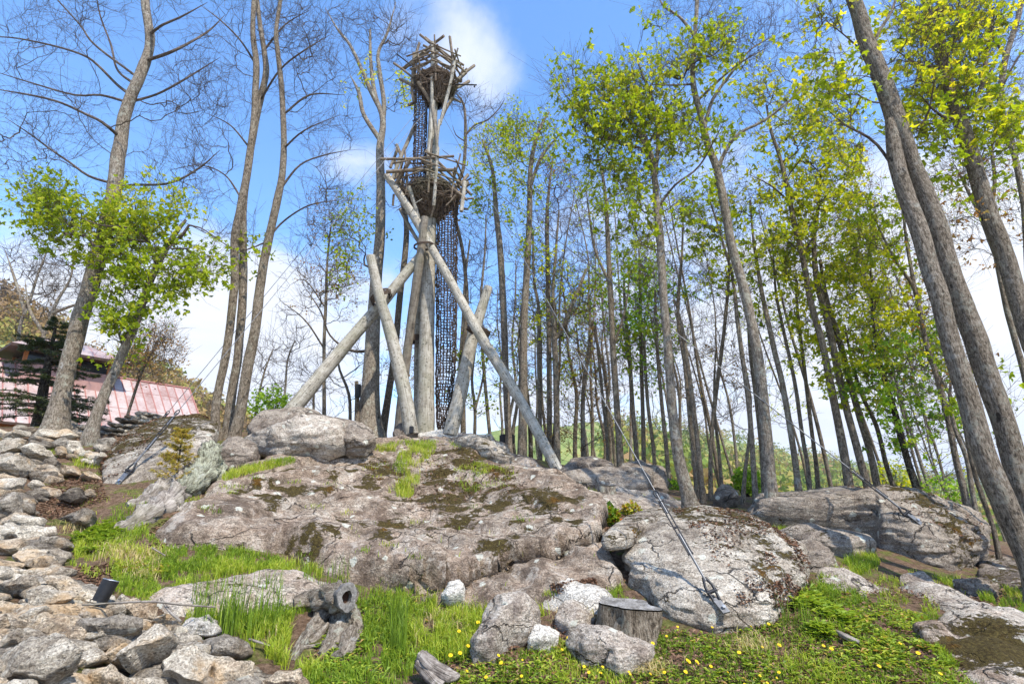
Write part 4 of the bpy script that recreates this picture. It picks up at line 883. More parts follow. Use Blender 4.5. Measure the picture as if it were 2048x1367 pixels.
    if auto:
        f0, Rm, n, kind = auto[:4]; Ltot = s_[-1]; f = gr.uniform(f0, 1.0, n) ** .9; f = np.clip(f, f0, 1)
        ix = np.clip(np.searchsorted(s_, f * Ltot), 0, len(T) - 1); prof = np.sin(np.clip((f - f0) / (1 - f0 + 1e-6), 0, 1) ** .7 * 2.7 + .25)
        th = gr.uniform(0, 6.283, n); rr = Rm * np.maximum(prof, .12) * gr.uniform(.2, 1, n) ** .6
        A.append(T[ix] + np.stack([np.cos(th) * rr, np.sin(th) * rr, rr * .75 + gr.normal(0, .25, n)], -1)); lf.append(np.full(n, kind))
    if not A: return root
    A = np.concatenate(A); lf = np.concatenate(lf)
    A = A[(A[:, 2] > gz + .4)]; lf = lf[:len(A)]
    pos, paths, load, nb = grow(nodes, nr, A, gr)
    if len(paths):
        r0 = max(.0040, .00042 * D); rr = r0 * load ** .54
        pr = rr[paths]; pr[:, 0] = pr[:, 1]; st = paths[:, 0]
        lim = np.full(len(pos), 9.); lim[:nb] = nr * .7; pr = np.minimum(pr, np.maximum(lim[paths[:, 0]], r0 * 1.5)[:, None])
        big = pr[:, 1] > .028
        if big.any(): mbr.tubes(pos[paths[big]], pr[big], 6, seed=5)
        if (~big).any(): mbr.tubes(pos[paths[~big]], pr[~big], 3, seed=7)
        # twigs all along the outer paths
        thin = pr[:, -1] < .02; ends = paths[thin]; e = np.concatenate([ends[:, 4], ends[:, 3], ends[:, 2]]); prev = np.concatenate([ends[:, 3], ends[:, 2], ends[:, 1]])
        rep = 1
        e = np.concatenate([e] * rep + [ends[:, 4]]); prev = np.concatenate([prev] * rep + [ends[:, 3]])
        din = pos[e] - pos[prev]; din /= np.linalg.norm(din, axis=1, keepdims=True) + 1e-6
        k = len(e); d1 = din * .9 + gr.normal(0, .42, (k, 3)) + np.array([0, 0, .22]); d1 /= np.linalg.norm(d1, axis=1, keepdims=True)
        Lt = gr.uniform(.25, .95, k)[:, None]; p1 = pos[e] + d1 * Lt * .5 + gr.normal(0, .03, (k, 3)); d2 = d1 + gr.normal(0, .3, (k, 3)) + np.array([0, 0, .18]); p2 = p1 + d2 * Lt * .55
        mbr.tubes(np.stack([pos[e], p1, p2], 1), np.tile([r0 * .75, r0 * .6, r0 * .4], (k, 1)), 3, seed=9)
        # side shoots
        j2 = gr.random(k) < .8; d3 = d1 + gr.normal(0, .65, (k, 3)); d3 /= np.linalg.norm(d3, axis=1, keepdims=True); p3 = p1 + d3 * Lt * .45
        mbr.tubes(np.stack([p1, (p1 + p3) / 2 + gr.normal(0, .02, (k, 3)), p3], 1)[j2], np.tile([r0 * .6, r0 * .5, r0 * .35], (int(j2.sum()), 1)), 3, seed=11)
    mbr.build('branches', M['twig' if bark != 'bark_b' else 'bark_d'], root)
    # leaves
    for kind in sorted(set(lf.tolist())):
        kd = int(kind)
        if kd == 0: continue
        tips = A[lf == kind]
        if len(tips) == 0: continue
        # twig ends that lie near a leafy attractor
        allp = np.concatenate([p2, p3[j2], p1]); dn_ = np.full(len(allp), 9.0)
        for q0 in range(0, len(allp), 2000): dn_[q0:q0 + 2000] = np.linalg.norm(allp[q0:q0 + 2000, None] - tips[None], axis=2).min(1)
        src = allp[dn_ < .55]; 
        per = {1: .95, 2: .80, 3: .9, 4: .95, 5: .95}[kd] * (.62 if D < 11.3 else 1.6)
        n = int(len(src) * per)
        if n == 0: continue
        nc = max(8, n // 5); cc_ = src[gr.integers(0, len(src), nc)]; C = cc_[gr.integers(0, nc, n)] + gr.normal(0, .095, (n, 3)) * gr.uniform(.3, 1.5, (n, 1)) - np.array([0, 0, .03])
        sz = {1: .105, 2: .105, 3: .065, 4: .10, 5: .10}[kd] * (1 if D < 13.5 else .95)
        lm = MB(); leaves(lm, C, sz, gr, lobed=D < 16, pal=SPEC[kd][1]); lm.build('foliage', M[SPEC[kd][0]], root, smooth=False)
    return root

# ---- left side
tree('big bare tree leaning right at left, pale blotches on its trunk', 11.8, [(112, 852, 64), (128, 760, 50), (158, 640, 49), (190, 540, 46), (222, 410, 42), (238, 300, 38), (252, 220, 33), (280, 150, 29), (300, 85, 25), (292, 0, 23), (294, -130, 16)],
     limbs=[[(210, 372, 8), (178, 352, 7), (140, 325, 6), (100, 298, 5), (60, 268, 4), (10, 235, 3)], [(235, 378, 8), (262, 370, 7), (340, 366, 6), (400, 335, 5), (440, 300, 3)],
            [(225, 275, 10), (205, 245, 8), (175, 230, 7), (120, 205, 6), (60, 190, 5), (-30, 175, 3)], [(240, 205, 8), (200, 190, 6), (150, 190, 5), (60, 165, 4), (-20, 140, 3)],
            [(245, 190, 9), (235, 170, 8), (195, 130, 7), (165, 110, 6), (100, 90, 5), (20, 75, 4), (-40, 75, 3)], [(258, 168, 8), (235, 140, 6), (222, 90, 5), (200, 30, 4), (190, -30, 3)],
            [(236, 150, 7), (190, 90, 6), (160, 50, 5), (115, 0, 4), (80, -40, 3)], [(270, 208, 8), (310, 190, 6), (350, 170, 6), (400, 140, 4), (440, 115, 3)],
            [(305, 125, 9), (340, 105, 8), (380, 85, 6), (420, 60, 5), (450, 30, 4)], [(305, 70, 8), (325, 50, 6), (360, 35, 5), (415, 5, 3)]],
     crown=[(60, 130, 150, 130, 75, 0), (30, 300, 110, 60, 45, 0), (150, 260, 100, 80, 45, 0), (370, 170, 110, 130, 85, 0), (340, 330, 90, 60, 35, 0), (230, -20, 190, 90, 60, 0), (110, 30, 140, 60, 40, 0)], bark='bark_l')
tree('leaning young maple with a green crown between the two big bare trees at left', 11.4, [(188, 850, 36), (214, 780, 28), (248, 700, 26), (275, 640, 23), (300, 560, 20), (330, 500, 17), (355, 465, 13), (372, 440, 8)], lean=.5,
     limbs=[[(318, 520, 9), (290, 475, 7), (255, 455, 6), (200, 450, 4), (150, 430, 3)], [(340, 480, 9), (365, 470, 8), (378, 450, 7), (400, 455, 4), (440, 480, 3)], [(245, 700, 5), (235, 660, 4), (225, 640, 3)]],
     crown=[(120, 420, 72, 60, 46, 1), (90, 375, 40, 30, 14, 1), (150, 465, 60, 36, 30, 1), (215, 470, 55, 50, 38, 1), (285, 500, 75, 55, 60, 1), (245, 590, 45, 60, 32, 1), (235, 660, 32, 34, 26, 1), (385, 540, 65, 42, 40, 1), (300, 580, 50, 35, 22, 1), (270, 410, 70, 40, 24, 5), (340, 420, 50, 35, 12, 5), (430, 520, 30, 30, 8, 1)], bark='bark_l')
tree('leftmost stem of the triple trunked bare tree', 12.4, [(431, 870, 27), (432, 830, 23), (438, 780, 22), (454, 690, 22), (467, 590, 22), (471, 480, 22), (480, 420, 20), (494, 351, 20), (508, 246, 18), (511, 180, 17), (512, 123, 16), (505, 70, 14), (508, 0, 12), (512, -110, 8)],
     limbs=[[(483, 400, 6), (450, 350, 4), (400, 330, 3), (340, 340, 2)], [(500, 300, 6), (460, 250, 4), (410, 225, 3)], [(512, 130, 7), (480, 80, 5), (440, 40, 4), (400, 10, 3)]],
     crown=[(430, 180, 90, 130, 70, 0), (400, 340, 80, 60, 30, 0), (470, 20, 90, 70, 40, 0), (560, 60, 70, 70, 25, 0)], bark='bark', group='stems of the triple trunked tree')
tree('middle stem of the triple trunked bare tree, crossing its left neighbour high up', 12.7, [(452, 892, 30), (462, 800, 25), (476, 710, 23), (486, 590, 22), (486, 480, 20), (488, 400, 20), (500, 310, 19), (514, 225, 18), (531, 150, 16), (528, 105, 14), (518, 40, 12), (508, -60, 8)],
     limbs=[[(520, 200, 6), (560, 140, 5), (610, 100, 4), (660, 70, 3)], [(526, 100, 6), (570, 50, 4), (620, 20, 3)]],
     crown=[(600, 90, 90, 90, 55, 0), (560, 20, 80, 50, 25, 0)], bark='bark', group='stems of the triple trunked tree')
tree('rightmost stem of the triple trunked bare tree, curving outwards', 12.2, [(464, 895, 40), (478, 830, 29), (494, 745, 28), (510, 655, 26), (520, 570, 24), (534, 490, 22), (554, 405, 20), (566, 330, 17), (565, 210, 14), (556, 110, 13), (552, 60, 11), (562, -10, 9), (570, -90, 6)],
     limbs=[[(536, 470, 6), (570, 440, 5), (620, 410, 4), (680, 400, 2)], [(560, 380, 7), (600, 330, 5), (650, 310, 4), (700, 300, 2)], [(566, 300, 6), (610, 260, 4), (680, 230, 3)], [(566, 230, 6), (620, 190, 5), (690, 190, 3)], [(535, 480, 5), (480, 500, 3), (420, 470, 3), (360, 440, 2)]],
     crown=[(640, 270, 75, 70, 50, 0), (640, 400, 70, 50, 40, 0), (620, 150, 80, 70, 45, 0), (440, 450, 70, 50, 18, 0), (640, 40, 70, 60, 25, 0), (520, 500, 40, 30, 6, 1)], bark='bark', group='stems of the triple trunked tree')
# ---- around the tower
tree('thick forked bare tree directly left of the tower', 16.6, [(738, 870, 72), (739, 820, 56), (742, 740, 42), (746, 660, 36), (752, 560, 30), (760, 470, 26), (761, 370, 23), (760, 298, 20), (766, 239, 15), (750, 190, 12), (742, 130, 9), (740, 60, 5)],
     forks=[[(759, 285, 12), (728, 230, 10), (718, 186, 9), (700, 150, 5)], [(755, 215, 12), (740, 178, 11), (724, 140, 9), (700, 90, 7), (676, 60, 5), (650, 15, 3)], [(764, 245, 12), (768, 205, 11), (759, 140, 10), (757, 105, 8), (775, 65, 6), (792, 5, 3)]],
     limbs=[[(745, 700, 9), (700, 700, 7), (660, 670, 5), (640, 620, 4), (600, 560, 2)]],
     crown=[(770, 60, 60, 75, 70, 0), (700, 70, 50, 60, 30, 0), (800, 120, 40, 70, 30, 0), (730, 170, 40, 60, 12, 2), (800, 200, 28, 60, 12, 2), (700, 430, 40, 60, 26, 1), (700, 520, 40, 50, 18, 1), (640, 560, 50, 80, 26, 3), (730, 450, 50, 40, 14, 1)], bark='bark_l')
tree('thin dark curved tree just left of the tower logs', 17.4, [(765, 865, 22), (778, 780, 18), (790, 700, 17), (800, 590, 16), (811, 500, 15), (812, 440, 13), (800, 380, 10), (790, 320, 6)], auto=(.55, 1.2, 26, 0), bark='bark_d')
tree('short broken snag beside the thick forked tree', 16.2, [(714, 850, 14), (714, 800, 12), (713, 762, 10)], bark='bark_d', name='snag')
tree('bare tree whose crooked top rises right of the tower nests', 17.6, [(927, 890, 14), (926, 800, 13), (928, 700, 12), (934, 600, 10), (925, 500, 9), (905, 400, 9), (926, 340, 9), (931, 270, 8), (928, 211, 6), (915, 190, 4)],
     limbs=[[(931, 268, 6), (950, 250, 5), (975, 240, 4), (1000, 215, 3), (1010, 195, 2)], [(929, 290, 4), (912, 270, 3), (905, 250, 2)]], crown=[(960, 230, 55, 40, 26, 0), (925, 190, 30, 30, 12, 0), (930, 540, 30, 50, 10, 0)], bark='bark_d')
tree('slender leafy tree behind the right log of the tower', 17.0, [(1020, 935, 20), (1017, 870, 18), (1012, 760, 17), (1008, 640, 17), (1001, 508, 16), (992, 420, 13), (985, 340, 9), (965, 280, 6)], crown=[(970, 300, 42, 60, 34, 5), (985, 400, 40, 60, 22, 1), (955, 420, 30, 50, 10, 1)], bark='bark')
tree('sturdy trunk with a fork and leafy top behind the fallen end of the long log', 16.0, [(1044, 960, 30), (1045, 880, 24), (1047, 780, 21), (1048, 650, 19), (1054, 540, 17), (1059, 440, 15), (1062, 330, 12), (1078, 260, 9), (1098, 225, 5)],
     forks=[[(1060, 380, 9), (1080, 320, 8), (1100, 290, 6), (1120, 270, 4)]], crown=[(1060, 270, 60, 55, 60, 1), (1020, 300, 40, 50, 26, 5), (1080, 360, 50, 50, 22, 1), (1040, 420, 40, 70, 22, 1), (1060, 520, 30, 50, 10, 1)], bark='bark')
tree('dark slim trunk close behind the long log', 16.4, [(1062, 945, 12), (1060, 850, 11), (1050, 750, 9), (1040, 660, 7)], auto=(.6, .7, 10, 0), bark='bark_b')
tree('slim bare tree forking low, second left of the wide forked one', 18.5, [(1081, 955, 12), (1080, 850, 11), (1078, 700, 11), (1078, 620, 9), (1068, 560, 7), (1066, 470, 5)], auto=(.55, 1.1, 30, 0), bark='bark')
tree('slim straight bare tree directly left of the wide forked one', 18.1, [(1098, 955, 16), (1099, 850, 14), (1098, 700, 13), (1096, 560, 12), (1094, 440, 10), (1098, 380, 7), (1105, 320, 4)], auto=(.55, 1.4, 55, 0), bark='bark')
tree('bare tree with a wide V fork right of the tower', 17.6, [(1115, 945, 18), (1114, 860, 16), (1112, 743, 15), (1109, 680, 14), (1106, 590, 9), (1112, 500, 7), (1118, 420, 4)], forks=[[(1110, 690, 11), (1126, 655, 10), (1140, 620, 10), (1157, 581, 9), (1170, 545, 7), (1185, 520, 5)]], auto=(.6, 1.4, 40, 0),
     crown=[(1130, 430, 50, 70, 40, 0), (1110, 350, 40, 50, 20, 3)], bark='bark_l')
tree('small tree with rusty young leaves in the gap before the meadow', 18.0, [(1167, 945, 13), (1166, 880, 12), (1166, 800, 11), (1172, 740, 10), (1178, 700, 8), (1180, 620, 5)], crown=[(1175, 640, 55, 75, 34, 3), (1170, 760, 50, 60, 34, 3), (1140, 850, 45, 60, 26, 3), (1220, 850, 40, 50, 14, 3), (1190, 570, 35, 50, 16, 1)], bark='bark')
tree('thin crooked tree left of the straight grey trunk', 17.0, [(1217, 955, 9), (1213, 870, 8), (1205, 790, 8), (1196, 700, 7), (1190, 650, 5)], auto=(.5, 1.0, 22, 3), bark='bark_d')
tree('straight grey trunk with a few top leaves, standing behind the stacked boulders', 14.8, [(1243, 958, 21), (1238, 880, 17), (1233, 800, 16), (1226, 697, 15), (1221, 590, 14), (1216, 490, 12), (1212, 410, 10), (1205, 350, 7), (1195, 310, 4)],
     forks=[[(1221, 560, 7), (1190, 500, 6), (1180, 440, 5), (1172, 380, 3)], [(1232, 690, 6), (1250, 620, 5), (1262, 540, 4)]], crown=[(1230, 370, 55, 70, 45, 1), (1180, 410, 35, 50, 22, 0), (1250, 520, 50, 70, 30, 1)], bark='bark')
tree('thin trunk right of the straight grey one', 16.8, [(1277, 955, 13), (1270, 870, 12), (1264, 800, 11), (1258, 697, 10), (1250, 620, 8), (1248, 560, 5)], auto=(.55, 1.2, 45, 4), bark='bark')
tree('slim tree with a bright green middle', 16.0, [(1288, 955, 12), (1286, 850, 11), (1283, 740, 10), (1281, 650, 9), (1280, 560, 7), (1278, 500, 4)], crown=[(1285, 620, 45, 70, 60, 4), (1300, 740, 30, 50, 14, 4), (1260, 700, 30, 40, 14, 4), (1290, 540, 35, 40, 22, 4)], bark='bark_d')
tree('thin curved trunk two places left of the lichened trunk', 15.5, [(1312, 965, 11), (1306, 890, 10), (1296, 812, 9), (1290, 720, 8), (1288, 650, 5)], auto=(.5, 1.0, 24, 1), bark='bark')
tree('thin trunk next to the lichened trunk on its left', 15.0, [(1338, 968, 12), (1333, 900, 11), (1324, 812, 10), (1316, 720, 9), (1313, 650, 8), (1310, 580, 5)], auto=(.5, 1.2, 40, 4), bark='bark')
tree('thick lichen covered trunk with the spreading green crown', 9.9, [(1385, 1032, 50), (1375, 985, 36), (1362, 930, 30), (1350, 870, 26), (1340, 760, 22), (1332, 650, 21), (1323, 540, 20), (1317, 450, 19), (1311, 370, 16), (1303, 310, 13), (1290, 270, 9)],
     forks=[[(1304, 320, 10), (1280, 270, 9), (1253, 235, 8), (1225, 205, 6), (1195, 180, 4)], [(1310, 360, 10), (1316, 280, 9), (1305, 200, 7), (1285, 150, 5), (1270, 110, 3)]],
     limbs=[[(1316, 420, 7), (1350, 370, 6), (1400, 330, 5), (1450, 240, 3)], [(1300, 300, 6), (1250, 290, 5), (1190, 270, 3)], [(1316, 280, 7), (1340, 210, 5), (1380, 160, 3)]],
     crown=[(1150, 170, 50, 48, 40, 1), (1200, 210, 60, 60, 50, 1), (1265, 190, 75, 60, 78, 5), (1330, 150, 60, 45, 45, 5), (1190, 265, 55, 35, 30, 1), (1250, 270, 75, 45, 55, 1), (1330, 260, 60, 60, 45, 1), (1400, 110, 50, 35, 30, 5), (1310, 45, 40, 26, 10, 1), (1440, 70, 45, 28, 26, 1), (1200, 330, 55, 30, 26, 1), (1290, 350, 50, 50, 34, 1), (1370, 300, 40, 40, 26, 1), (1280, 440, 60, 70, 46, 1), (1370, 400, 40, 60, 20, 1)], bark='bark_l')
tree('tall leaning trunk near the lichened stump, its bare top above the green crown', 10.4, [(1551, 1052, 52), (1545, 1010, 38), (1538, 930, 33), (1530, 858, 30), (1518, 740, 28), (1503, 640, 26), (1489, 581, 25), (1466, 500, 23), (1452, 430, 22), (1434, 340, 20), (1417, 290, 18), (1403, 240, 17), (1386, 158, 14), (1390, 60, 11), (1394, -10, 10), (1392, -110, 6)],
     forks=[[(1435, 335, 10), (1455, 295, 8), (1480, 265, 7), (1530, 240, 6), (1590, 190, 4), (1640, 120, 2)], [(1410, 255, 9), (1425, 200, 8), (1460, 150, 6), (1500, 100, 4), (1550, 70, 2)], [(1389, 70, 8), (1360, 35, 6), (1325, 10, 4), (1310, -30, 3)]],
     limbs=[[(1400, 200, 8), (1450, 150, 6), (1490, 120, 4), (1545, 90, 3)], [(1390, 165, 6), (1350, 170, 4), (1300, 170, 3)]],
     crown=[(1520, 90, 75, 90, 75, 0), (1340, 10, 50, 40, 22, 0), (1430, 20, 70, 40, 30, 0), (1410, 120, 60, 50, 34, 5), (1400, 230, 50, 40, 26, 1), (1440, 290, 45, 40, 14, 1), (1540, 230, 60, 50, 26, 0), (1470, 330, 40, 60, 14, 0)], bark='bark_l')
# ---- mid right woods
tree('first of two close trunks just right of the lichened trunk', 13.6, [(1394, 990, 14), (1388, 910, 13), (1380, 835, 12), (1369, 720, 11), (1358, 660, 10), (1356, 600, 9), (1364, 512, 7), (1366, 440, 4)], auto=(.55, 1.2, 40, 0), bark='bark')
tree('second of two close trunks just right of the lichened trunk', 13.2, [(1408, 1008, 16), (1400, 930, 13), (1392, 858, 12), (1378, 743, 11), (1366, 660, 8), (1350, 600, 5)], auto=(.5, 1.1, 36, 0), bark='bark')
tree('curving trunk that bends right towards its top', 13.8, [(1422, 1000, 13), (1421, 900, 11), (1432, 789, 11), (1444, 697, 10), (1452, 620, 9), (1458, 540, 7), (1456, 470, 4)], auto=(.5, 1.2, 50, 0), bark='bark')
tree('short thin tree behind the curving trunk', 15.5, [(1444, 985, 10), (1438, 900, 9), (1430, 835, 8), (1428, 760, 6), (1432, 700, 4)], auto=(.4, 1.0, 26, 3), bark='bark')
tree('crooked thin tree leaning left below the blue hill', 13.5, [(1486, 1005, 12), (1490, 940, 10), (1497, 885, 8), (1502, 800, 7), (1490, 730, 5)], auto=(.35, 1.0, 30, 0), bark='bark')
tree('trunk directly left of the tall leaning trunk', 12.6, [(1513, 1018, 18), (1506, 930, 14), (1498, 812, 13), (1489, 743, 12), (1476, 651, 11), (1470, 590, 9), (1462, 540, 8), (1440, 470, 6), (1420, 400, 4)], auto=(.55, 1.3, 55, 1), bark='bark')
tree('second thin trunk left of the tall leaning trunk', 14.2, [(1528, 1008, 12), (1522, 900, 11), (1512, 800, 10), (1500, 700, 9), (1495, 600, 6)], auto=(.5, 1.2, 34, 0), bark='bark')
tree('grey trunk at the left end of the long dark boulder', 12.6, [(1600, 1005, 22), (1590, 920, 17), (1578, 858, 16), (1564, 766, 15), (1548, 700, 14), (1533, 627, 12), (1520, 560, 10), (1508, 480, 7), (1500, 400, 4)], auto=(.5, 1.6, 55, 2), bark='bark_l')
tree('slim dark trunk, first of the pair on the long dark boulder', 13.4, [(1622, 1000, 13), (1615, 930, 12), (1606, 881, 11), (1590, 766, 10), (1570, 673, 9), (1552, 581, 7), (1545, 500, 4)], auto=(.5, 1.5, 38, 1), bark='bark')
tree('slim dark trunk, second of the pair on the long dark boulder', 13.8, [(1637, 998, 13), (1632, 930, 12), (1624, 870, 11), (1607, 720, 10), (1595, 614, 8), (1592, 540, 4)], auto=(.5, 1.4, 34, 2), bark='bark')
tree('tall grey trunk behind the middle of the long dark boulder', 11.9, [(1702, 1002, 30), (1694, 940, 24), (1684, 881, 22), (1662, 766, 20), (1644, 683, 18), (1622, 604, 17), (1604, 512, 15), (1587, 440, 14), (1574, 369, 12), (1558, 309, 10), (1543, 270, 8), (1533, 211, 5)], 
     limbs=[[(1604, 512, 5), (1640, 450, 4), (1670, 400, 3)], [(1580, 400, 5), (1540, 370, 4), (1500, 350, 3)]], crown=[(1560, 200, 60, 60, 26, 0), (1590, 260, 60, 60, 34, 2), (1640, 240, 60, 60, 40, 2), (1580, 380, 90, 60, 45, 2), (1680, 330, 60, 60, 36, 2), (1640, 460, 70, 60, 34, 5), (1560, 500, 70, 50, 22, 5), (1530, 160, 50, 50, 12, 2)], bark='bark')
tree('left of the twin trunks right of the boulder top', 12.3, [(1743, 1010, 27), (1733, 965, 22), (1720, 918, 21), (1694, 825, 20), (1671, 720, 19), (1652, 627, 18), (1634, 560, 16), (1628, 480, 12), (1636, 420, 9), (1640, 350, 6)], crown=[(1680, 390, 80, 80, 40, 2), (1640, 540, 60, 70, 26, 2), (1720, 520, 70, 70, 24, 5), (1700, 640, 80, 60, 20, 2), (1620, 320, 50, 50, 14, 2)], bark='bark')
tree('right of the twin trunks right of the boulder top', 12.7, [(1764, 1014, 25), (1752, 960, 20), (1740, 904, 19), (1704, 779, 18), (1676, 673, 16), (1653, 604, 13), (1640, 520, 9)], auto=(.5, 1.5, 34, 2), bark='bark')
tree('thin dark leaning trunk by the dark cable', 12.9, [(1800, 1020, 17), (1785, 970, 14), (1770, 920, 13), (1749, 849, 12), (1724, 789, 11), (1703, 720, 8), (1690, 650, 4)], auto=(.45, 1.4, 30, 5), bark='bark_d')
tree('black blotched trunk in bright green foliage', 12.1, [(1845, 1034, 26), (1833, 975, 22), (1818, 927, 20), (1796, 849, 18), (1772, 770, 13), (1758, 715, 11), (1747, 660, 9), (1744, 600, 6), (1740, 530, 3)],
     crown=[(1750, 640, 100, 70, 46, 2), (1780, 760, 95, 75, 56, 4), (1740, 560, 90, 60, 24, 2), (1830, 860, 70, 60, 34, 4), (1700, 740, 60, 60, 16, 5), (1850, 700, 50, 60, 14, 4)], bark='bark_b')
tree('grey trunk left of the big leaning pair', 11.2, [(1944, 1055, 25), (1930, 985, 21), (1915, 927, 19), (1893, 821, 17), (1870, 733, 15), (1850, 673, 14), (1828, 580, 12), (1806, 540, 9), (1780, 500, 7), (1750, 440, 4)], forks=[[(1828, 585, 8), (1815, 500, 7), (1806, 430, 5), (1800, 380, 3)]],
     crown=[(1770, 470, 55, 60, 34, 1), (1810, 420, 40, 40, 16, 5), (1730, 430, 50, 40, 16, 1), (1850, 560, 60, 60, 26, 3), (1880, 740, 50, 60, 18, 2), (1840, 640, 40, 40, 14, 2)], bark='bark')
tree('thinner trunk touching the grey trunk left of the big leaning pair', 10.9, [(1963, 1070, 17), (1946, 985, 15), (1933, 918, 14), (1912, 860, 12), (1900, 800, 9), (1905, 720, 5)], auto=(.5, 1.0, 26, 3), bark='bark')
tree('slim mossy trunk crossing behind the big leaning pair', 9.8, [(2004, 1145, 19), (1984, 1055, 15), (1956, 973, 14), (1937, 900, 12), (1925, 820, 8), (1920, 760, 4)], auto=(.55, .9, 20, 1), bark='bark_d')
# ---- the big right trunks
tree('left stem of the huge leaning pair at right', 6.9, [(2098, 1235, 96), (2070, 1150, 74), (2030, 1052, 63), (1967, 904, 58), (1934, 789, 53), (1905, 690, 48), (1882, 600, 46), (1860, 530, 44), (1838, 460, 43), (1815, 400, 41), (1795, 330, 40), (1785, 280, 34), (1778, 240, 22)], lean=.33,
     limbs=[[(1785, 330, 9), (1755, 290, 8), (1720, 265, 7), (1690, 250, 5), (1650, 215, 3)]], crown=[(1690, 280, 50, 50, 12, 0)], bark='bark', group='big leaning pair')
tree('right stem of the huge leaning pair at right, reaching the top of the picture', 7.25, [(2160, 1235, 90), (2105, 1130, 66), (2053, 1019, 61), (2015, 870, 58), (1980, 766, 56), (1950, 678, 54), (1919, 595, 50), (1892, 521, 48), (1868, 440, 44), (1844, 369, 41), (1822, 316, 40), (1798, 258, 44), (1776, 193, 44), (1752, 130, 40), (1733, 80, 37), (1718, 30, 34), (1702, -30, 30), (1690, -130, 24)],
     forks=[[(1748, 110, 8), (1760, 60, 7), (1785, 20, 6), (1800, -40, 4)]], limbs=[[(1812, 260, 8), (1850, 240, 6), (1870, 160, 4)], [(1745, 130, 6), (1700, 80, 4), (1650, 40, 3)]],
     crown=[(1660, 40, 60, 40, 30, 2), (1640, 110, 45, 40, 12, 2), (1700, 200, 40, 60, 20, 1), (1850, 40, 60, 50, 26, 2), (1830, 150, 60, 60, 22, 2), (1690, 190, 30, 60, 10, 1), (1860, 260, 40, 30, 8, 1)], bark='bark', group='big leaning pair')
tree('big rough barked tree at the right edge, thick with yellow leaves', 8.3, [(2200, 1190, 80), (2160, 1000, 56), (2105, 800, 50), (2062, 680, 47), (2038, 600, 45), (2006, 500, 44), (1980, 430, 43), (1962, 370, 41), (1940, 298, 37), (1915, 228, 33), (1897, 175, 27), (1880, 110, 20), (1862, 50, 16), (1852, -40, 12)],
     forks=[[(1905, 190, 16), (1895, 120, 14), (1880, 60, 12), (1875, -30, 8)], [(1935, 240, 10), (1960, 180, 9), (1975, 100, 8), (1990, 20, 5)]], limbs=[[(1900, 130, 8), (1840, 130, 6), (1790, 100, 4)], [(1930, 240, 8), (1880, 230, 6), (1840, 190, 4)]],
     crown=[(1880, 100, 80, 70, 100, 2), (1960, 90, 60, 80, 75, 2), (1830, 40, 60, 50, 40, 2), (1890, 190, 60, 60, 70, 2), (1950, 200, 60, 60, 50, 2), (1990, 30, 60, 50, 40, 2), (1900, 20, 70, 40, 45, 2), (1850, 250, 40, 40, 18, 5), (1960, 330, 40, 60, 20, 1), (1900, 330, 50, 60, 18, 1), (2010, 260, 40, 60, 26, 1), (1920, 450, 60, 60, 16, 3)], bark='bark')
tree('sinuous bare trunk at the upper right edge', 10.0, [(2110, 1150, 30), (2080, 900, 24), (2062, 700, 21), (2055, 520, 19), (2048, 420, 18), (2036, 350, 18), (2022, 281, 17), (2001, 211, 17), (2006, 140, 17), (2024, 70, 16), (2040, 20, 16), (2055, -60, 12)], forks=[[(2026, 300, 10), (1990, 240, 9), (1975, 160, 8), (1990, 130, 6), (1950, 130, 5)]],
     limbs=[[(2010, 120, 6), (1980, 60, 5), (1960, 10, 3)], [(2002, 180, 6), (2040, 110, 5), (2080, 80, 3)]], crown=[(2000, 60, 70, 80, 45, 0), (2040, 180, 40, 80, 22, 0), (2050, 450, 60, 100, 20, 3), (1990, 380, 50, 60, 14, 1)], bark='bark_l')
tree('grey trunk rising behind the rough barked tree at the right edge', 11.0, [(2090, 1100, 24), (2068, 850, 21), (2048, 745, 19), (2030, 678, 18), (2012, 614, 17), (1995, 520, 16), (1982, 440, 14), (1990, 360, 11), (1985, 290, 8), (2000, 220, 5)], forks=[[(1994, 515, 9), (1960, 430, 8), (1935, 380, 6), (1910, 330, 4)]], auto=(.5, 1.3, 50, 3), crown=[(1950, 330, 60, 60, 22, 0), (1900, 400, 50, 60, 14, 0)], bark='bark_l')
# ---- left and centre background
tree('bare tree behind the roof at far left', 24, [(30, 720, 11), (40, 650, 10), (60, 600, 9), (75, 550, 7), (95, 500, 4)], forks=[[(50, 620, 7), (30, 560, 6), (10, 500, 4)]], crown=[(40, 530, 60, 60, 50, 0), (100, 560, 50, 60, 40, 0), (60, 620, 60, 40, 22, 3)], bark='bark_l')
tree('many limbed bare tree behind the roof cupola', 23, [(90, 720, 14), (85, 680, 12), (100, 640, 11), (115, 600, 9), (140, 560, 6), (150, 510, 4)], forks=[[(90, 670, 8), (60, 620, 6), (50, 560, 4)], [(105, 630, 8), (150, 610, 6), (200, 600, 4)]], crown=[(100, 560, 60, 70, 55, 0), (150, 530, 60, 60, 45, 0), (190, 600, 50, 50, 30, 0)], bark='bark_l')
tree('small spreading tree with golden brown leaves behind the roof', 21, [(272, 775, 8), (285, 740, 7), (300, 710, 6), (315, 680, 4)], forks=[[(280, 755, 4), (260, 720, 3)], [(290, 730, 4), (330, 700, 3)]], crown=[(305, 690, 50, 45, 70, 3), (290, 730, 55, 35, 45, 3), (340, 700, 30, 40, 22, 3), (250, 730, 30, 25, 14, 1)], bark='bark_d')
tree('slender bare tree right of the triple trunks, leaning on nothing', 19, [(505, 870, 7), (515, 800, 6), (530, 740, 5), (545, 700, 3)], auto=(.2, 1.2, 50, 0), bark='bark_l')
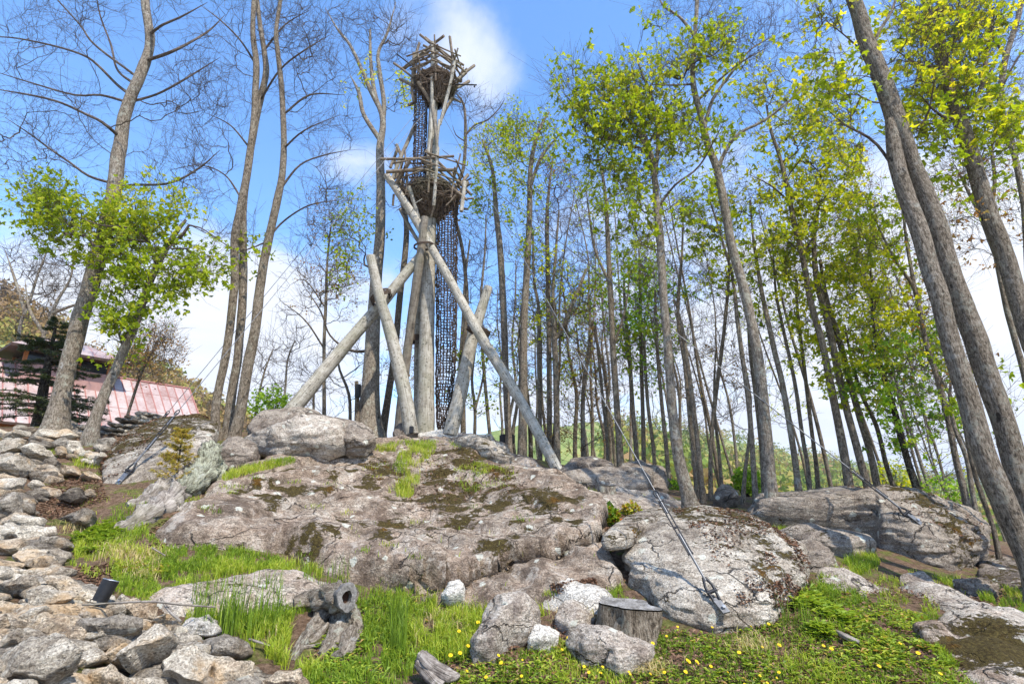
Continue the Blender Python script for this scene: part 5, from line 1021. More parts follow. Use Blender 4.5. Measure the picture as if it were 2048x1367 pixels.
tree('twiggy grey tree low behind the left tower log', 21, [(560, 850, 7), (570, 780, 6), (575, 720, 5), (590, 680, 3)], auto=(.2, 1.4, 60, 0), bark='bark_l')
tree('thin trunk left of the thick forked tree with pink budding twigs', 19.5, [(648, 845, 11), (648, 760, 9), (648, 680, 9), (652, 600, 8), (655, 520, 6), (662, 450, 4)], limbs=[[(650, 610, 4), (610, 560, 3), (580, 570, 2)], [(648, 690, 5), (610, 640, 4), (560, 600, 2)]], crown=[(640, 500, 60, 80, 60, 0), (600, 600, 55, 50, 34, 0), (690, 560, 40, 80, 34, 3), (660, 430, 45, 40, 26, 3)], bark='bark')
tree('small twiggy tree between the tower log and the thin pink budding one', 20, [(627, 845, 7), (627, 800, 6), (630, 750, 4)], auto=(.2, 1.2, 40, 0), bark='bark')
tree('rusty twigged young tree right behind the short snag', 18.5, [(700, 860, 9), (698, 790, 8), (680, 740, 6), (672, 700, 4)], auto=(.3, 1.4, 50, 0), bark='bark_d')
tree('slim leaf flecked tree in the gap right of the rope net', 18.8, [(948, 905, 9), (950, 820, 8), (944, 760, 7), (952, 690, 4)], forks=[[(949, 815, 6), (965, 760, 5), (968, 710, 3)]], auto=(.3, 1.1, 40, 1), bark='bark_l')
tree('bare forked tree behind the rope net', 19.5, [(905, 890, 9), (915, 780, 8), (925, 650, 7), (930, 560, 6), (940, 480, 4)], auto=(.4, 1.4, 60, 0), bark='bark_l')
tree('tall thin bare tree between the net and the leafy trunks', 20, [(985, 920, 10), (975, 820, 9), (965, 700, 8), (962, 600, 7), (970, 500, 5), (972, 430, 3)], auto=(.4, 1.4, 60, 0), bark='bark')
tree('orange budded tree showing between the tower log and the central post', 19, [(805, 880, 7), (812, 820, 6), (815, 760, 5), (808, 700, 3)], auto=(.3, 1.0, 40, 3), bark='bark_d')
# anonymous slim trees deeper in the wood
g = np.random.default_rng(12)
for k in range(34):
    D_ = g.uniform(17.5, 27); px = g.uniform(880, 2030) if k > 4 else g.uniform(1000, 1200)
    py = float(np.interp(px, [880, 1100, 1300, 1500, 1900, 2050], [905, 945, 965, 1000, 1040, 1060])); w0 = g.uniform(8, 13) * 18 / D_ * 1.1
    top = g.uniform(380, 640) - (px > 1400) * 80; dx = (1024 - px) * .24 + g.normal(0, 22); pth = []
    for i in range(6):
        f = i / 5; pth.append((px + dx * f * (py - top) / 600 + g.normal(0, 5), py + (top - py) * f, w0 * (1 - .75 * f)))
    kind = int(g.choice([0, 0, 0, 1, 2, 3] if px < 1400 else [0, 0, 1, 2, 2, 3, 4]))
    tree('slim forest tree among the others on the falling slope behind the front row of trunks', D_, pth, auto=(.35, g.uniform(1.2, 2.0), int(g.uniform(45, 80)), kind), bark=['bark', 'bark_d', 'bark_l'][k % 3], group='slim forest trees beyond the crest', seed=700 + k)
# ================================================================ TOWER
from mathutils.bvhtree import BVHTree
def rays(obj):
    wl_ = np.array(obj.location); vs = [v.co + obj.location for v in obj.data.vertices]
    return BVHTree.FromPolygons(vs, [tuple(p.vertices) for p in obj.data.polygons])
def hit(obj, px, py):
    o = Vector((0, 0, CAMZ)); d = Vector(P(px, py, 1.0)) - o; r = rays(obj).ray_cast(o, d.normalized())
    return (np.array(r[0]), np.array(r[1])) if r[0] is not None else (P(px, py, 7), np.array((0, -1, 0)))
def find(lb): return next(o for o in S.objects if o.get('label') == lb)
TD = 15.0
base = P(851, 872, TD)
tw = empty('lookout_tower', base, 'tall rustic tower of lashed grey logs with two stick nest platforms', 'tower')
def logm(name, pts, mat_='log', parent=None, sides=14, seed=0, bump=.06, cap=True, step=.25, cutcap=True):
    a = np.array(pts, float); W = P(a[:, 0], a[:, 1], a[:, 3]); r = a[:, 2] / 2 * .92 * mpp(a[:, 1], a[:, 3])
    q = catmull(np.c_[W, r], step); m_ = MB(); m_.tubes(q[:, :3], q[:, 3], sides, cap=cap, bump=bump, seed=seed)
    return m_.build(name, M[mat_], parent if parent is not None else tw)
logm('central_post', [(850, 876, 41, TD), (853, 700, 34, TD), (858, 500, 30, TD), (862, 400, 26, TD), (864, 300, 22, TD), (867, 200, 17, TD), (870, 100, 12, TD)], sides=20, seed=1, bump=.04)
L_ = [('base_log', [(569, 838, 34, TD - 1.5), (640, 752, 30, TD - 1.2), (700, 680, 27, TD - .9), (760, 610, 24, TD - .7), (832, 522, 20, TD - .35), (846, 504, 18, TD - .25)], 'log', 2),
      ('base_log', [(822, 868, 33, TD - 1.0), (812, 800, 31, TD - 1.05), (798, 736, 29, TD - 1.1), (775, 645, 25, TD - 1.15), (758, 590, 23, TD - 1.2), (741, 512, 20, TD - 1.25)], 'log', 3),
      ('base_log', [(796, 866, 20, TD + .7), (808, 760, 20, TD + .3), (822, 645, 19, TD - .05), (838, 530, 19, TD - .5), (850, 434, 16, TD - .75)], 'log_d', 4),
      ('base_log', [(834, 872, 17, TD + .75), (835, 760, 16, TD + .7), (836, 640, 15, TD + .6), (840, 540, 14, TD + .5)], 'log', 5),
      ('base_log', [(1119, 946, 25, TD - 2.6), (1040, 800, 23, TD - 1.75), (955, 661, 22, TD - 1.15), (900, 560, 19, TD - .8), (862, 494, 18, TD - .55), (820, 420, 18, TD - .55), (773, 350, 15, TD - .55)], 'log', 6),
      ('base_log', [(900, 870, 33, TD - .55), (922, 780, 31, TD - .4), (944, 680, 27, TD - .3), (962, 620, 22, TD - .25), (977, 574, 19, TD - .2)], 'log', 7),
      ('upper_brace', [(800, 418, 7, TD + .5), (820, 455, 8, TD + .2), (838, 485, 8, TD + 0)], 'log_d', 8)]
for nm, pts, mt, sd in L_: logm(nm, pts, mt, seed=sd)
def lashing(px, py, D, r, tilt=0, turns=7, wd=.16):
    c = P(px, py, D); k = turns * 24; th = np.linspace(0, turns * 2 * math.pi, k); g_ = np.random.default_rng(int(px))
    a = np.stack([np.cos(th) * r * (1 + .05 * np.sin(th * .37)), np.sin(th) * r * .9, np.linspace(-wd / 2, wd / 2, k) + .03 * np.sin(th + 1) + g_.normal(0, .003, k)], -1)
    ca, sa = math.cos(tilt), math.sin(tilt); a = np.stack([a[:, 0] * ca - a[:, 2] * sa, a[:, 1], a[:, 0] * sa + a[:, 2] * ca], -1)
    m_ = MB(); m_.tubes(c + a, np.full(k, .016), 5)
    e = c + a[-1]; m_.tubes(np.array([e, e + (.08, -.05, -.03), e + (.10, -.05, -.12)]), np.array([.014, .014, .012]), 5)
    m_.build('rope_lashing', M['rope'], tw)
lashing(848, 492, TD - .55, .30, .05, 4, .06); lashing(762, 594, TD - .95, .30, .5, 7, .2); lashing(957, 662, TD - .72, .33, -.45, 8, .18); lashing(828, 678, TD + .35, .26, 0, 9, .2)
def nest(name, cx, cyr, cyb, Rr, hole, seed):
    g_ = np.random.default_rng(seed); c = P(cx, cyr, TD); zb = P(cx, cyb, TD)[2]; hgt = c[2] - zb
    m_ = MB(); n = 18; th = np.arange(n) / n * 6.2832; rr = Rr * (1 + .06 * g_.normal(size=n))
    ring = c + np.stack([np.cos(th) * rr, np.sin(th) * rr, 0 * th], -1)
    V = np.vstack([ring, ring + (0, 0, .07)]); i = np.arange(n); j = (i + 1) % n
    m_.add(V, np.stack([i, j, j + n, i + n], -1)); m_.add(np.vstack([ring, c]), np.stack([j, i, np.full(n, n)], -1)); m_.add(np.vstack([ring + (0, 0, .07), c + (0, 0, .07)]), np.stack([i, j, np.full(n, n)], -1))
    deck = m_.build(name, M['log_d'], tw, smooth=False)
    m_ = MB(); rc = [Rr * .80, Rr * .62, Rr * .4, .2]; zc = [-.03, -hgt * .35, -hgt * .7, -hgt]
    prof = [c + np.stack([np.cos(th) * r_, np.sin(th) * r_, 0 * th + z_], -1) for r_, z_ in zip(rc, zc)]
    for a_ in range(3): m_.add(np.vstack([prof[a_], prof[a_ + 1]]), np.stack([j, i, i + n, j + n], -1))
    m_.build('nest_core', M['nest'], deck, smooth=True)
    m_ = MB()
    for k in range(420):
        t0 = g_.uniform(0, 6.283); f0 = g_.uniform(0, 1); f1 = np.clip(f0 + g_.uniform(.15, .7), 0, 1.0); dt = g_.normal(0, .75)
        ts = np.linspace(0, 1, 6); f = f0 + (f1 - f0) * ts; r_ = np.interp(f, [0, .35, .7, 1], [Rr * 1.03, Rr * .82, Rr * .5, .24]) * (1 + g_.uniform(0, .14)); z_ = -hgt * f * g_.uniform(.8, 1.05) + g_.uniform(-.02, .07)
        tt = t0 + dt * ts; pp = c + np.stack([np.cos(tt) * r_, np.sin(tt) * r_, z_], -1) + g_.normal(0, .025, (6, 3))
        m_.tubes(pp, np.full(6, g_.uniform(.009, .022)), 4, seed=k)
    for k in range(90):
        t0 = g_.uniform(0, 6.283); dt = g_.uniform(.4, 1.1) * g_.choice([-1, 1]); ts = np.linspace(0, 1, 5); tt = t0 + dt * ts
        pp = c + np.stack([np.cos(tt) * Rr * 1.05, np.sin(tt) * Rr * 1.05, g_.uniform(-.12, .1) + 0 * tt], -1) + g_.normal(0, .035, (5, 3))
        m_.tubes(pp, np.full(5, g_.uniform(.010, .02)), 4, seed=k)
    for k in range(110):   # ends that poke out
        t0 = g_.uniform(0, 6.283); a_ = c + np.array([math.cos(t0) * Rr * .9, math.sin(t0) * Rr * .9, g_.uniform(-.5, 0) * hgt]); b_ = a_ + np.array([math.cos(t0 + g_.normal(0, .9)) * .4, math.sin(t0 + g_.normal(0, .9)) * g_.uniform(.25, .55), g_.normal(-.03, .16)])
        m_.tubes(np.array([a_, (a_ + b_) / 2 + g_.normal(0, .03, 3), b_]), np.array([.013, .011, .006]), 4, seed=k)
    m_.build('nest_sticks', M['nest'], deck)
    return deck
d1 = nest('lower_platform', 863, 391, 440, .88, 0, 3); d2 = nest('upper_platform', 873, 168, 210, .66, 0, 4)
def poles(deck, lst, org, sc, seed):
    for k, ln in enumerate(lst):
        pts = ln[0]; wd = ln[1]; D0, D1 = ln[2]; mt = ln[3] if len(ln) > 3 else 'stick'; n = len(pts)
        a = [(org[0] + x / sc, org[1] + y / sc, wd * 1.5 * (1 - .12 * i / n), TD + D0 + (D1 - D0) * i / (n - 1)) for i, (x, y) in enumerate(pts)]
        logm('railing_pole', a, mt, deck, 8, seed * 40 + k, .06, step=.3)
f_, b_, m0 = -.72, .72, 0
poles(d2, [([(650, 235), (645, 640), (640, 1050), (655, 1180)], 5.4, (-.75, -.25), 'log'), ([(950, 480), (905, 740), (820, 1090), (750, 1360)], 5.2, (-.5, -.25), 'log'),
    ([(475, 130), (650, 275), (900, 480), (1100, 640)], 3.6, (-.72, -.2)), ([(550, 170), (640, 240), (740, 330)], 3.2, (.1, -.2)), ([(805, 150), (675, 250), (400, 470), (250, 590)], 4.0, (-.9, .2)),
    ([(520, 275), (690, 370), (900, 520), (1050, 700)], 3.2, (-.6, -.1)), ([(690, 290), (880, 430), (1075, 550)], 3.6, (-.65, .3)), ([(500, 360), (620, 420), (890, 600)], 3.4, (-.6, -.3)),
    ([(500, 440), (620, 510), (900, 665)], 3.4, (-.65, -.35)), ([(670, 540), (860, 655), (1045, 775)], 4.6, (-.7, .2)), ([(620, 350), (400, 500), (270, 600)], 3.4, (-.7, .2)), ([(620, 430), (400, 520), (330, 560)], 3.0, (-.7, .1)),
    ([(610, 500), (430, 570), (350, 600)], 3.4, (-.68, .1)), ([(120, 525), (260, 620), (380, 720)], 3.6, (.2, -.2)), ([(210, 740), (290, 780), (370, 830)], 4.8, (.3, -.2)), ([(470, 250), (410, 440), (390, 560)], 4.4, (-.1, -.1)),
    ([(400, 390), (385, 640), (370, 900), (400, 1060)], 5.2, (-.1, -.1)), ([(885, 160), (925, 460), (950, 700)], 4.0, (-.2, -.1)), ([(945, 430), (915, 560), (905, 660)], 5.0, (-.45, -.45)), ([(1220, 555), (1110, 640), (1000, 745)], 4.2, (.3, -.2)),
    ([(1150, 770), (1060, 820), (980, 860)], 4.4, (.2, -.2)), ([(320, 1095), (400, 1065)], 4.4, (0, .1)), ([(450, 780), (540, 920), (620, 1050)], 5.4, (-.5, -.25)), ([(925, 1000), (830, 1150), (740, 1360)], 5.0, (.1, -.1)), ([(930, 1000), (985, 1030), (1040, 1060)], 3.4, (0, 0)),
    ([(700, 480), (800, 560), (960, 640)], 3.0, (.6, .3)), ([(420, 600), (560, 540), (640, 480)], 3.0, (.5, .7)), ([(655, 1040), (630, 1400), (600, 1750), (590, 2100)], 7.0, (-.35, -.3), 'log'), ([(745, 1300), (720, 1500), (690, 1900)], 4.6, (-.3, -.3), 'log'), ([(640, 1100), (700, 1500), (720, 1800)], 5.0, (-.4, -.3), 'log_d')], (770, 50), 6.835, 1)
poles(d2, [([(165, 400), (300, 505), (430, 610)], 2.0, (-.2, -.4), 'iron'), ([(960, 812), (1100, 816), (1255, 820)], 2.2, (-.3, -.2), 'iron'), ([(1228, 820), (1222, 850)], 2.6, (-.2, -.2), 'iron')], (770, 50), 6.835, 3)
poles(d1, [([(110, 410), (500, 405), (885, 380)], 4.0, (-.7, -.7)), ([(170, 545), (500, 525), (905, 525)], 5.4, (-.85, -.75)), ([(420, 455), (640, 460)], 2.6, (.5, .5)), ([(410, 605), (640, 605)], 3.2, (.4, .4)),
    ([(585, 320), (800, 520), (1060, 780)], 4.6, (-.5, -.3)), ([(560, 430), (800, 660), (1020, 840)], 4.8, (-.6, -.45)), ([(740, 540), (850, 640), (955, 725)], 3.8, (.3, .3)), ([(1030, 575), (980, 640), (930, 700)], 5.0, (.1, -.1)),
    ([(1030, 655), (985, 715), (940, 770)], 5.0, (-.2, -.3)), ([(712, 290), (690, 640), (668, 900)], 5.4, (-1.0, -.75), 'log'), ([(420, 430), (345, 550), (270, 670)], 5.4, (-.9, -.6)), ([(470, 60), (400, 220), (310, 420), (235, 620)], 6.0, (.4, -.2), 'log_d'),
    ([(280, 260), (340, 430), (310, 560), (235, 640)], 4.6, (.3, .1)), ([(290, 300), (215, 500)], 4.6, (.5, .4)), ([(385, 560), (392, 700), (380, 780)], 4.2, (-.6, -.6)), ([(996, 650), (980, 800), (960, 960)], 6.4, (-.4, -.5), 'log'),
    ([(410, 700), (465, 880), (520, 1060)], 6.0, (-.75, -.45), 'log'), ([(690, 840), (670, 920), (642, 1020)], 4.0, (-.6, -.3)), ([(1000, 830), (1090, 822)], 3.2, (-.2, -.1)), ([(920, 1055), (945, 1052)], 3.0, (-.2, -.1)), ([(985, 935), (1030, 935)], 3.6, (0, .1)),
    ([(550, 830), (470, 880), (465, 920), (430, 970)], 1.8, (-.9, -.9), 'log'), ([(900, 790), (840, 860), (800, 900)], 2.4, (-.85, -.85)), ([(250, 780), (240, 900)], 3.6, (0, .1))], (740, 240), 5.258, 2)
# the ragged outer cage of rails and leaning uprights round each platform
for deck, cx, cy_, Rr, hh, sd in ((d2, 873, 168, .74, 1.0, 5), (d1, 863, 391, .98, 1.0, 6)):
    g_ = np.random.default_rng(sd); c = P(cx, cy_, TD); nS = 7
    for k in range(nS):
        a0 = k / nS * 6.283 + .3; p0 = c + np.array([math.cos(a0), math.sin(a0), 0]) * Rr
        ot = np.array([math.cos(a0 + g_.normal(0, .2)), math.sin(a0 + g_.normal(0, .2)), 0])
        m_ = MB(); m_.tubes(np.array([p0 - ot * .12 - (0, 0, .45), p0 + (0, 0, .3), p0 + ot * g_.uniform(.1, .35) + (0, 0, hh * g_.uniform(.85, 1.3))]), np.array([.036, .034, .028]), 8, cap=True, bump=.08, seed=k); m_.build('railing_post', M['stick'], deck)
        a1 = a0 + 6.283 / nS; q0 = c + np.array([math.cos(a1), math.sin(a1), 0]) * Rr; dd = (q0 - p0) / np.linalg.norm(q0 - p0)
        for j in range(3):
            z_ = np.array([0, 0, .22 + j * .27 + g_.normal(0, .04)]); z2 = z_ + (0, 0, g_.normal(0, .10)); o_ = ot * (.05 + .07 * j)
            m_ = MB(); m_.tubes(np.array([p0 + o_ + z_ - dd * g_.uniform(.1, .4), (p0 + q0) / 2 + o_ + (z_ + z2) / 2 + g_.normal(0, .02, 3), q0 + o_ + z2 + dd * g_.uniform(.1, .4)]), np.array([.030, .027, .024]), 7, cap=True, bump=.08, seed=k * 3 + j); m_.build('railing_pole', M['stick'], deck)
# small fixings on the logs
def gadget(px0, py0, px1, py1, D, parent, name, tk=.12, mt='blackp'):
    c = P((px0 + px1) / 2, (py0 + py1) / 2, D); m_ = MB(); w_ = abs(px1 - px0) * mpp(py0, D); h_ = abs(py1 - py0) * mpp(py0, D)
    bm = bmesh.new(); bmesh.ops.create_cube(bm, size=1); bmesh.ops.scale(bm, vec=(w_, tk, h_), verts=bm.verts); bmesh.ops.bevel(bm, geom=bm.edges[:], offset=min(w_, h_) * .12, segments=2, affect='EDGES')
    V = np.array([v.co[:] for v in bm.verts]) + c
    for f in bm.faces:
        ids = [v.index for v in f.verts]; m_.add(V[ids], [list(range(len(ids)))])
    bm.free(); return m_.build(name, M[mt], parent, smooth=False, origin=c)
gadget(819, 852, 827, 866, TD - 1.32, tw, 'uplight'); gadget(563, 829, 571, 833, TD - 1.78, tw, 'bolt_bracket', mt='iron')
o = logm('end_bracket', [(1109, 934, 10, TD - 2.82), (1116, 948, 10, TD - 2.86)], 'blackp', tw, 6, bump=0)
tag(gadget(999, 868, 1030, 887, 17.25, None, 'floodlight', .18), 'black rectangular floodlight mounted behind a slim trunk right of the tower', 'light')
tag(gadget(711, 768, 721, 795, 16.0, None, 'speaker', .14), 'narrow black box strapped to the thick forked bare tree', 'box')
# rope nets hanging from the platforms
def net(label, path, nv, ring, seed):
    a = np.array(path, float); W = P(a[:, 0], a[:, 1], a[:, 3]); r = a[:, 2] / 2 * mpp(a[:, 1], a[:, 3]); q = catmull(np.c_[W, r], .09); g_ = np.random.default_rng(seed)
    m_ = MB(); T = q[:, :3]; n = len(T); th = np.arange(nv) / nv * 6.2832
    grid = T[:, None] + q[:, 3][:, None, None] * np.stack([np.cos(th)[None] + 0 * T[:, :1], np.sin(th)[None] + 0 * T[:, :1], 0 * th[None] + 0 * T[:, :1]], -1) + g_.normal(0, .013, (n, nv, 3))
    m_.tubes(np.transpose(grid, (1, 0, 2)), np.full((nv, n), .014), 4)
    rk = grid[::ring]; rk = np.concatenate([rk, rk[:, :1]], 1); mid = (rk[:, 1:] + rk[:, :-1]) / 2 - np.array([0, 0, .028])
    full = np.empty((rk.shape[0], 2 * nv + 1, 3)); full[:, ::2] = rk; full[:, 1::2] = mid
    m_.tubes(full, np.full(full.shape[:2], .013), 4)
    kn = grid[::ring].reshape(-1, 3); m_.tubes(np.stack([kn - (0, 0, .022), kn, kn + (0, 0, .022)], 1), np.tile([.012, .021, .012], (len(kn), 1)), 5)
    o = m_.build('climbing_net', M['rope'], origin=W[0]); tag(o, label, 'rope net')
net('narrow black rope net tube hanging between the two nest platforms', [(843, 160, 28, TD), (841, 250, 25, TD), (839, 320, 25, TD), (838, 366, 26, TD)], 12, 1, 1)
net('long brown rope net tube hanging from the lower nest platform to the ground', [(895, 405, 40, TD), (894, 500, 40, TD), (893, 620, 40, TD), (891, 740, 38, TD), (886, 820, 26, TD), (884, 866, 16, TD)], 19, 1, 2)
# ---------------------------------------------------------------- guy cables
def proj(w_):
    d = np.asarray(w_, float) - (0, 0, CAMZ); f = d[1] * cp + d[2] * sp; u = d[0] / f; v = (-d[1] * sp + d[2] * cp) / f
    return 1024 + u * FP, 683.5 - v * FP
def guy(label, A, T, py_ring, thick=.008, plate=None, rods=True, k=1.0):
    r = empty('guy_cable', A, label, 'cable'); A = np.asarray(A); T = np.asarray(T); d = T - A; L = np.linalg.norm(d); d /= L
    side = np.cross(d, (0, 1, 0)); side /= np.linalg.norm(side); s_ = np.linspace(0, L, 400)
    s1 = s_[np.argmin([abs(proj(A + d * x)[1] - py_ring) for x in s_])]
    m_ = MB(); m_.tubes(np.array([A + d * (s1 + .05), (A + d * (s1 + .05) + T) / 2, T]), np.array([thick] * 3), 6); m_.build('steel_cable', M['cable'], r)
    if s1 < .1: return r
    b0 = s1 * .16; b1 = s1 * .97
    m_ = MB(); q = A + d * s1; th = np.linspace(0, 6.2832, 17); m_.tubes(q + np.cos(th)[:, None] * d * .055 * k + np.sin(th)[:, None] * side * .032 * k, np.full(17, .011 * k), 6); m_.build('eye', M['iron'], r)
    m_ = MB()
    for e in (-1, 1): m_.tubes(np.array([A + d * (s1 * .42) + side * e * .022 * k, A + d * b1 * .93 + side * e * .022 * k]), np.array([.010 * k] * 2), 6, cap=True)
    for f in (.42, .66, .92): m_.tubes(np.array([A + d * (s1 * f) - side * .034 * k, A + d * (s1 * f) + side * .034 * k]), np.array([.014 * k] * 2), 6, cap=True)
    m_.build('turnbuckle', M['iron'], r)
    m_ = MB(); m_.tubes(np.array([A + d * b0 * 1.2, A + d * s1 * .6]), np.array([.015 * k] * 2), 8, cap=True); m_.build('threaded_rod', M['cable'], r)
    m_ = MB(); m_.tubes(np.array([A + d * s1 * .8, A + d * s1 * 1.0]), np.array([.012 * k] * 2), 8, cap=True); m_.build('threaded_rod', M['cable'], r)
    m_ = MB()
    for e in (-1, 1): m_.tubes(np.array([A + d * .05 + side * e * .035 * k, A + d * (b0 * .9) + side * e * .045 * k, A + d * (b0 * 1.35) + side * e * .012 * k]), np.array([.017 * k] * 3), 6, cap=True)
    m_.tubes(np.array([A + d * b0 * .65 - side * .06 * k, A + d * b0 * .65 + side * .06 * k]), np.array([.022 * k] * 2), 8, cap=True); m_.build('shackle', M['iron'], r)
    if plate is not None:
        nn = plate / np.linalg.norm(plate); t1 = d - nn * (d @ nn); t1 /= np.linalg.norm(t1); t2 = np.cross(nn, t1); Rm = np.stack([t1, t2, nn], 1)
        m_ = MB(); m_.box(A - t1 * .02 + nn * .012, .20 * k, .085 * k, .018, Rm); m_.build('anchor_plate', M['cable'], r, smooth=False)
        m_ = MB(); m_.tubes(np.array([A - t1 * .06 + nn * .018, A - t1 * .06 + nn * .05]), np.array([.022 * k] * 2), 6, cap=True); m_.build('bolt', M['steel'], r)
    return r
T1 = P(880, 222, TD - .2)
hero = find('large rounded granite boulder with a cable anchor bolted to its face'); a, nn = hit(hero, 1438, 1213); guy('heavy black turnbuckle and cable bolted to the big rounded boulder', a + nn * .03, T1, 986, .008, nn, k=.95)
sl = find('steep slanted boulder with brown moss where two cables are anchored'); a, nn = hit(sl, 248, 957); guy('longer left cable with turnbuckles ending on the slanted boulder', a + nn * .03, P(850, 224, TD - .2), 826, .008, nn, k=1.05)
guy('upper left cable whose turnbuckle shows just above the stone wall', P(308, 858, 12.4), P(842, 214, TD - .2), 826, .008, None, k=1.0)
rb = find('long dark mossy boulder behind the grass at right'); a, nn = hit(rb, 1826, 1036)
guy('dark cable running down to the long boulder at right', a, P(885, 300, TD + .1), 940, .012, nn, k=1.1)

# ================================================================ STUMPS AND DEAD WOOD
def stump(label, cx, ytop, ybot, wtop, D, mt='bark_l', tilt=(0, 0), flare=.5):
    zt = P(cx, ytop, D); zb = P(cx, ybot, D); r0 = wtop / 2 * mpp(ytop, D); h = zt[2] - zb[2] + .12
    g_ = np.random.default_rng(int(cx)); root = empty('tree_stump', zb, label, 'stump'); n = 14; ss = np.linspace(0, 1, n)
    T = np.stack([zb[0] + (zt[0] - zb[0]) * ss, np.full(n, D), zb[2] - .12 + h * ss], -1); r = r0 * (1 + flare * np.exp(-ss * 4.2))
    m_ = MB(); m_.tubes(T, r, 40, bump=.28, seed=int(cx) % 40); o = m_.build('stump_wood', M[mt], root)
    V = m_.v[0][-40:] + 0; c = V.mean(0); m_ = MB(); k = 40; rings = [c + (V - c) * f + np.array([0, 0, .012 * math.sin(f * 7) + .006]) for f in (1.0, .75, .5, .25)]
    for a_ in range(3): m_.add(np.vstack([rings[a_], rings[a_ + 1]]), np.stack([np.arange(k), (np.arange(k) + 1) % k, (np.arange(k) + 1) % k + k, np.arange(k) + k], -1))
    m_.add(np.vstack([rings[3], c + (0, 0, .01)]), np.stack([np.arange(k), (np.arange(k) + 1) % k, np.full(k, k)], -1))
    m_.build('cut_face', M['cutgrey'], root)
def m_cutg(t):
    pos = t.add('ShaderNodeNewGeometry').outputs['Position']; a = t.noise(pos, 7, 5, .7, .5); b = t.noise(pos, 50, 4, .7)
    out(t, pbr(t, t.ramp(t.math('ADD', t.math('MULTIPLY', a, .6), t.math('MULTIPLY', b, .4)), [(.38, (.06, .053, .045)), (.5, (.19, .175, .155)), (.62, (.36, .345, .32))]), .8, b, .6, .01))
M['cutgrey'] = mat('weathered cut wood', m_cutg)
stump('wide sawn stump with a bluish grey top in the foreground', 1254, 1210, 1282, 112, 5.95, 'bark', flare=.3)
stump('small pale cut stump behind the slab', 1213, 972, 1012, 34, 10.4, 'bark_l', flare=.35)
stump('lichen spotted stump beside the tall leaning trunk', 1476, 1022, 1048, 46, 10.6, 'bark_l', flare=.2)
def chunk(name, label, cat, parts, mt='wood', cut=None, bump=.22, sides=16):
    ms = []; root = None
    for pts in parts:
        a = np.array(pts, float); a[:, 3] = np.minimum(a[:, 3], Dg(a[:, 0], a[:, 1]) - a[:, 2] * .0012); W = P(a[:, 0], a[:, 1], a[:, 3]); r = a[:, 2] / 2 * mpp(a[:, 1], a[:, 3])
        if root is None: root = empty(name, W.mean(0), label, cat); mm = MB()
        q = catmull(np.c_[W, r], .04); mm.tubes(q[:, :3], q[:, 3], sides, cap=True, bump=bump, seed=len(mm.v), bf=5.0)
    mm.build('wood', M[mt], root); return root
r = chunk('toppled_stump', 'toppled stump with a round sawn end and twisted roots in the grass', 'stump',
      [[(588, 1212, 34, 6.35), (625, 1203, 42, 6.2), (665, 1195, 50, 6.05), (692, 1193, 52, 5.9)], [(660, 1205, 40, 6.2), (640, 1240, 36, 6.05), (615, 1275, 28, 5.9), (592, 1305, 18, 5.85), (585, 1322, 10, 5.8)],
       [(686, 1210, 44, 6.1), (680, 1250, 40, 5.95), (662, 1288, 34, 5.85), (640, 1312, 20, 5.8)], [(655, 1250, 14, 5.85), (625, 1282, 13, 5.75), (600, 1286, 11, 5.75)], [(640, 1290, 9, 5.8), (600, 1296, 7, 5.85), (570, 1306, 5, 5.9)],
       [(700, 1215, 30, 6.15), (715, 1250, 26, 6.1), (712, 1290, 20, 6.0)], [(700, 1270, 40, 6.15), (690, 1300, 34, 6.0), (675, 1320, 30, 5.95)]], 'bark_l', bump=.35)
M['lich'] = mat('lichened bark patch', m_bark, c1=(.12, .11, .08), c2=(.30, .30, .22), c3=(.55, .56, .42), lich=1.2)
c_ = P(693, 1194, 5.80); mm = MB(); th = np.linspace(0, 6.2832, 33)[:-1]; ax = np.array([.55, -.83, .1]); ax /= np.linalg.norm(ax); e1 = np.cross(ax, (0, 0, 1)); e1 /= np.linalg.norm(e1); e2 = np.cross(e1, ax)
R1 = .115 * (1 + .07 * np.sin(th * 3 + 1) + .04 * np.sin(th * 7)); ring = lambda f, dd: c_ + ax * dd + (np.cos(th) * R1 * f * .85)[:, None] * e1 + (np.sin(th) * R1 * f * 1.15)[:, None] * e2
rs = [ring(1.05, -.10), ring(1.05, .02), ring(.98, .03), ring(.5, .025), ring(.42, -.06)]; i = np.arange(32); j = (i + 1) % 32
for a_ in range(4): mm.add(np.vstack([rs[a_], rs[a_ + 1]]), np.stack([i, j, j + 32, i + 32], -1))
mm.build('sawn_end', M['cutgrey'], r, smooth=False); mm = MB(); mm.add(np.vstack([rs[4], c_ - ax * .06]), np.stack([i, j, np.full(32, 32)], -1)); mm.build('rotten_core', M['litter'], r)
chunk('root_stump', 'lichened root stump with grey claw like roots beside the slanted boulder', 'stump',
      [[(418, 905, 30, 9.7), (405, 935, 40, 9.5), (385, 965, 46, 9.2), (355, 985, 40, 8.9)], [(375, 960, 44, 9.2), (335, 975, 40, 8.9), (295, 1000, 30, 8.7), (255, 1012, 16, 8.6)],
       [(360, 985, 44, 9.0), (325, 1015, 46, 8.6), (280, 1040, 40, 8.35), (228, 1064, 20, 8.2)], [(400, 950, 40, 9.5), (425, 960, 26, 9.5), (445, 965, 14, 9.5)], [(420, 900, 22, 9.8), (408, 885, 12, 9.9)], [(340, 1000, 26, 8.7), (355, 1020, 16, 8.6), (370, 1010, 12, 8.7)]], 'wood', bump=.5)
mm = MB()
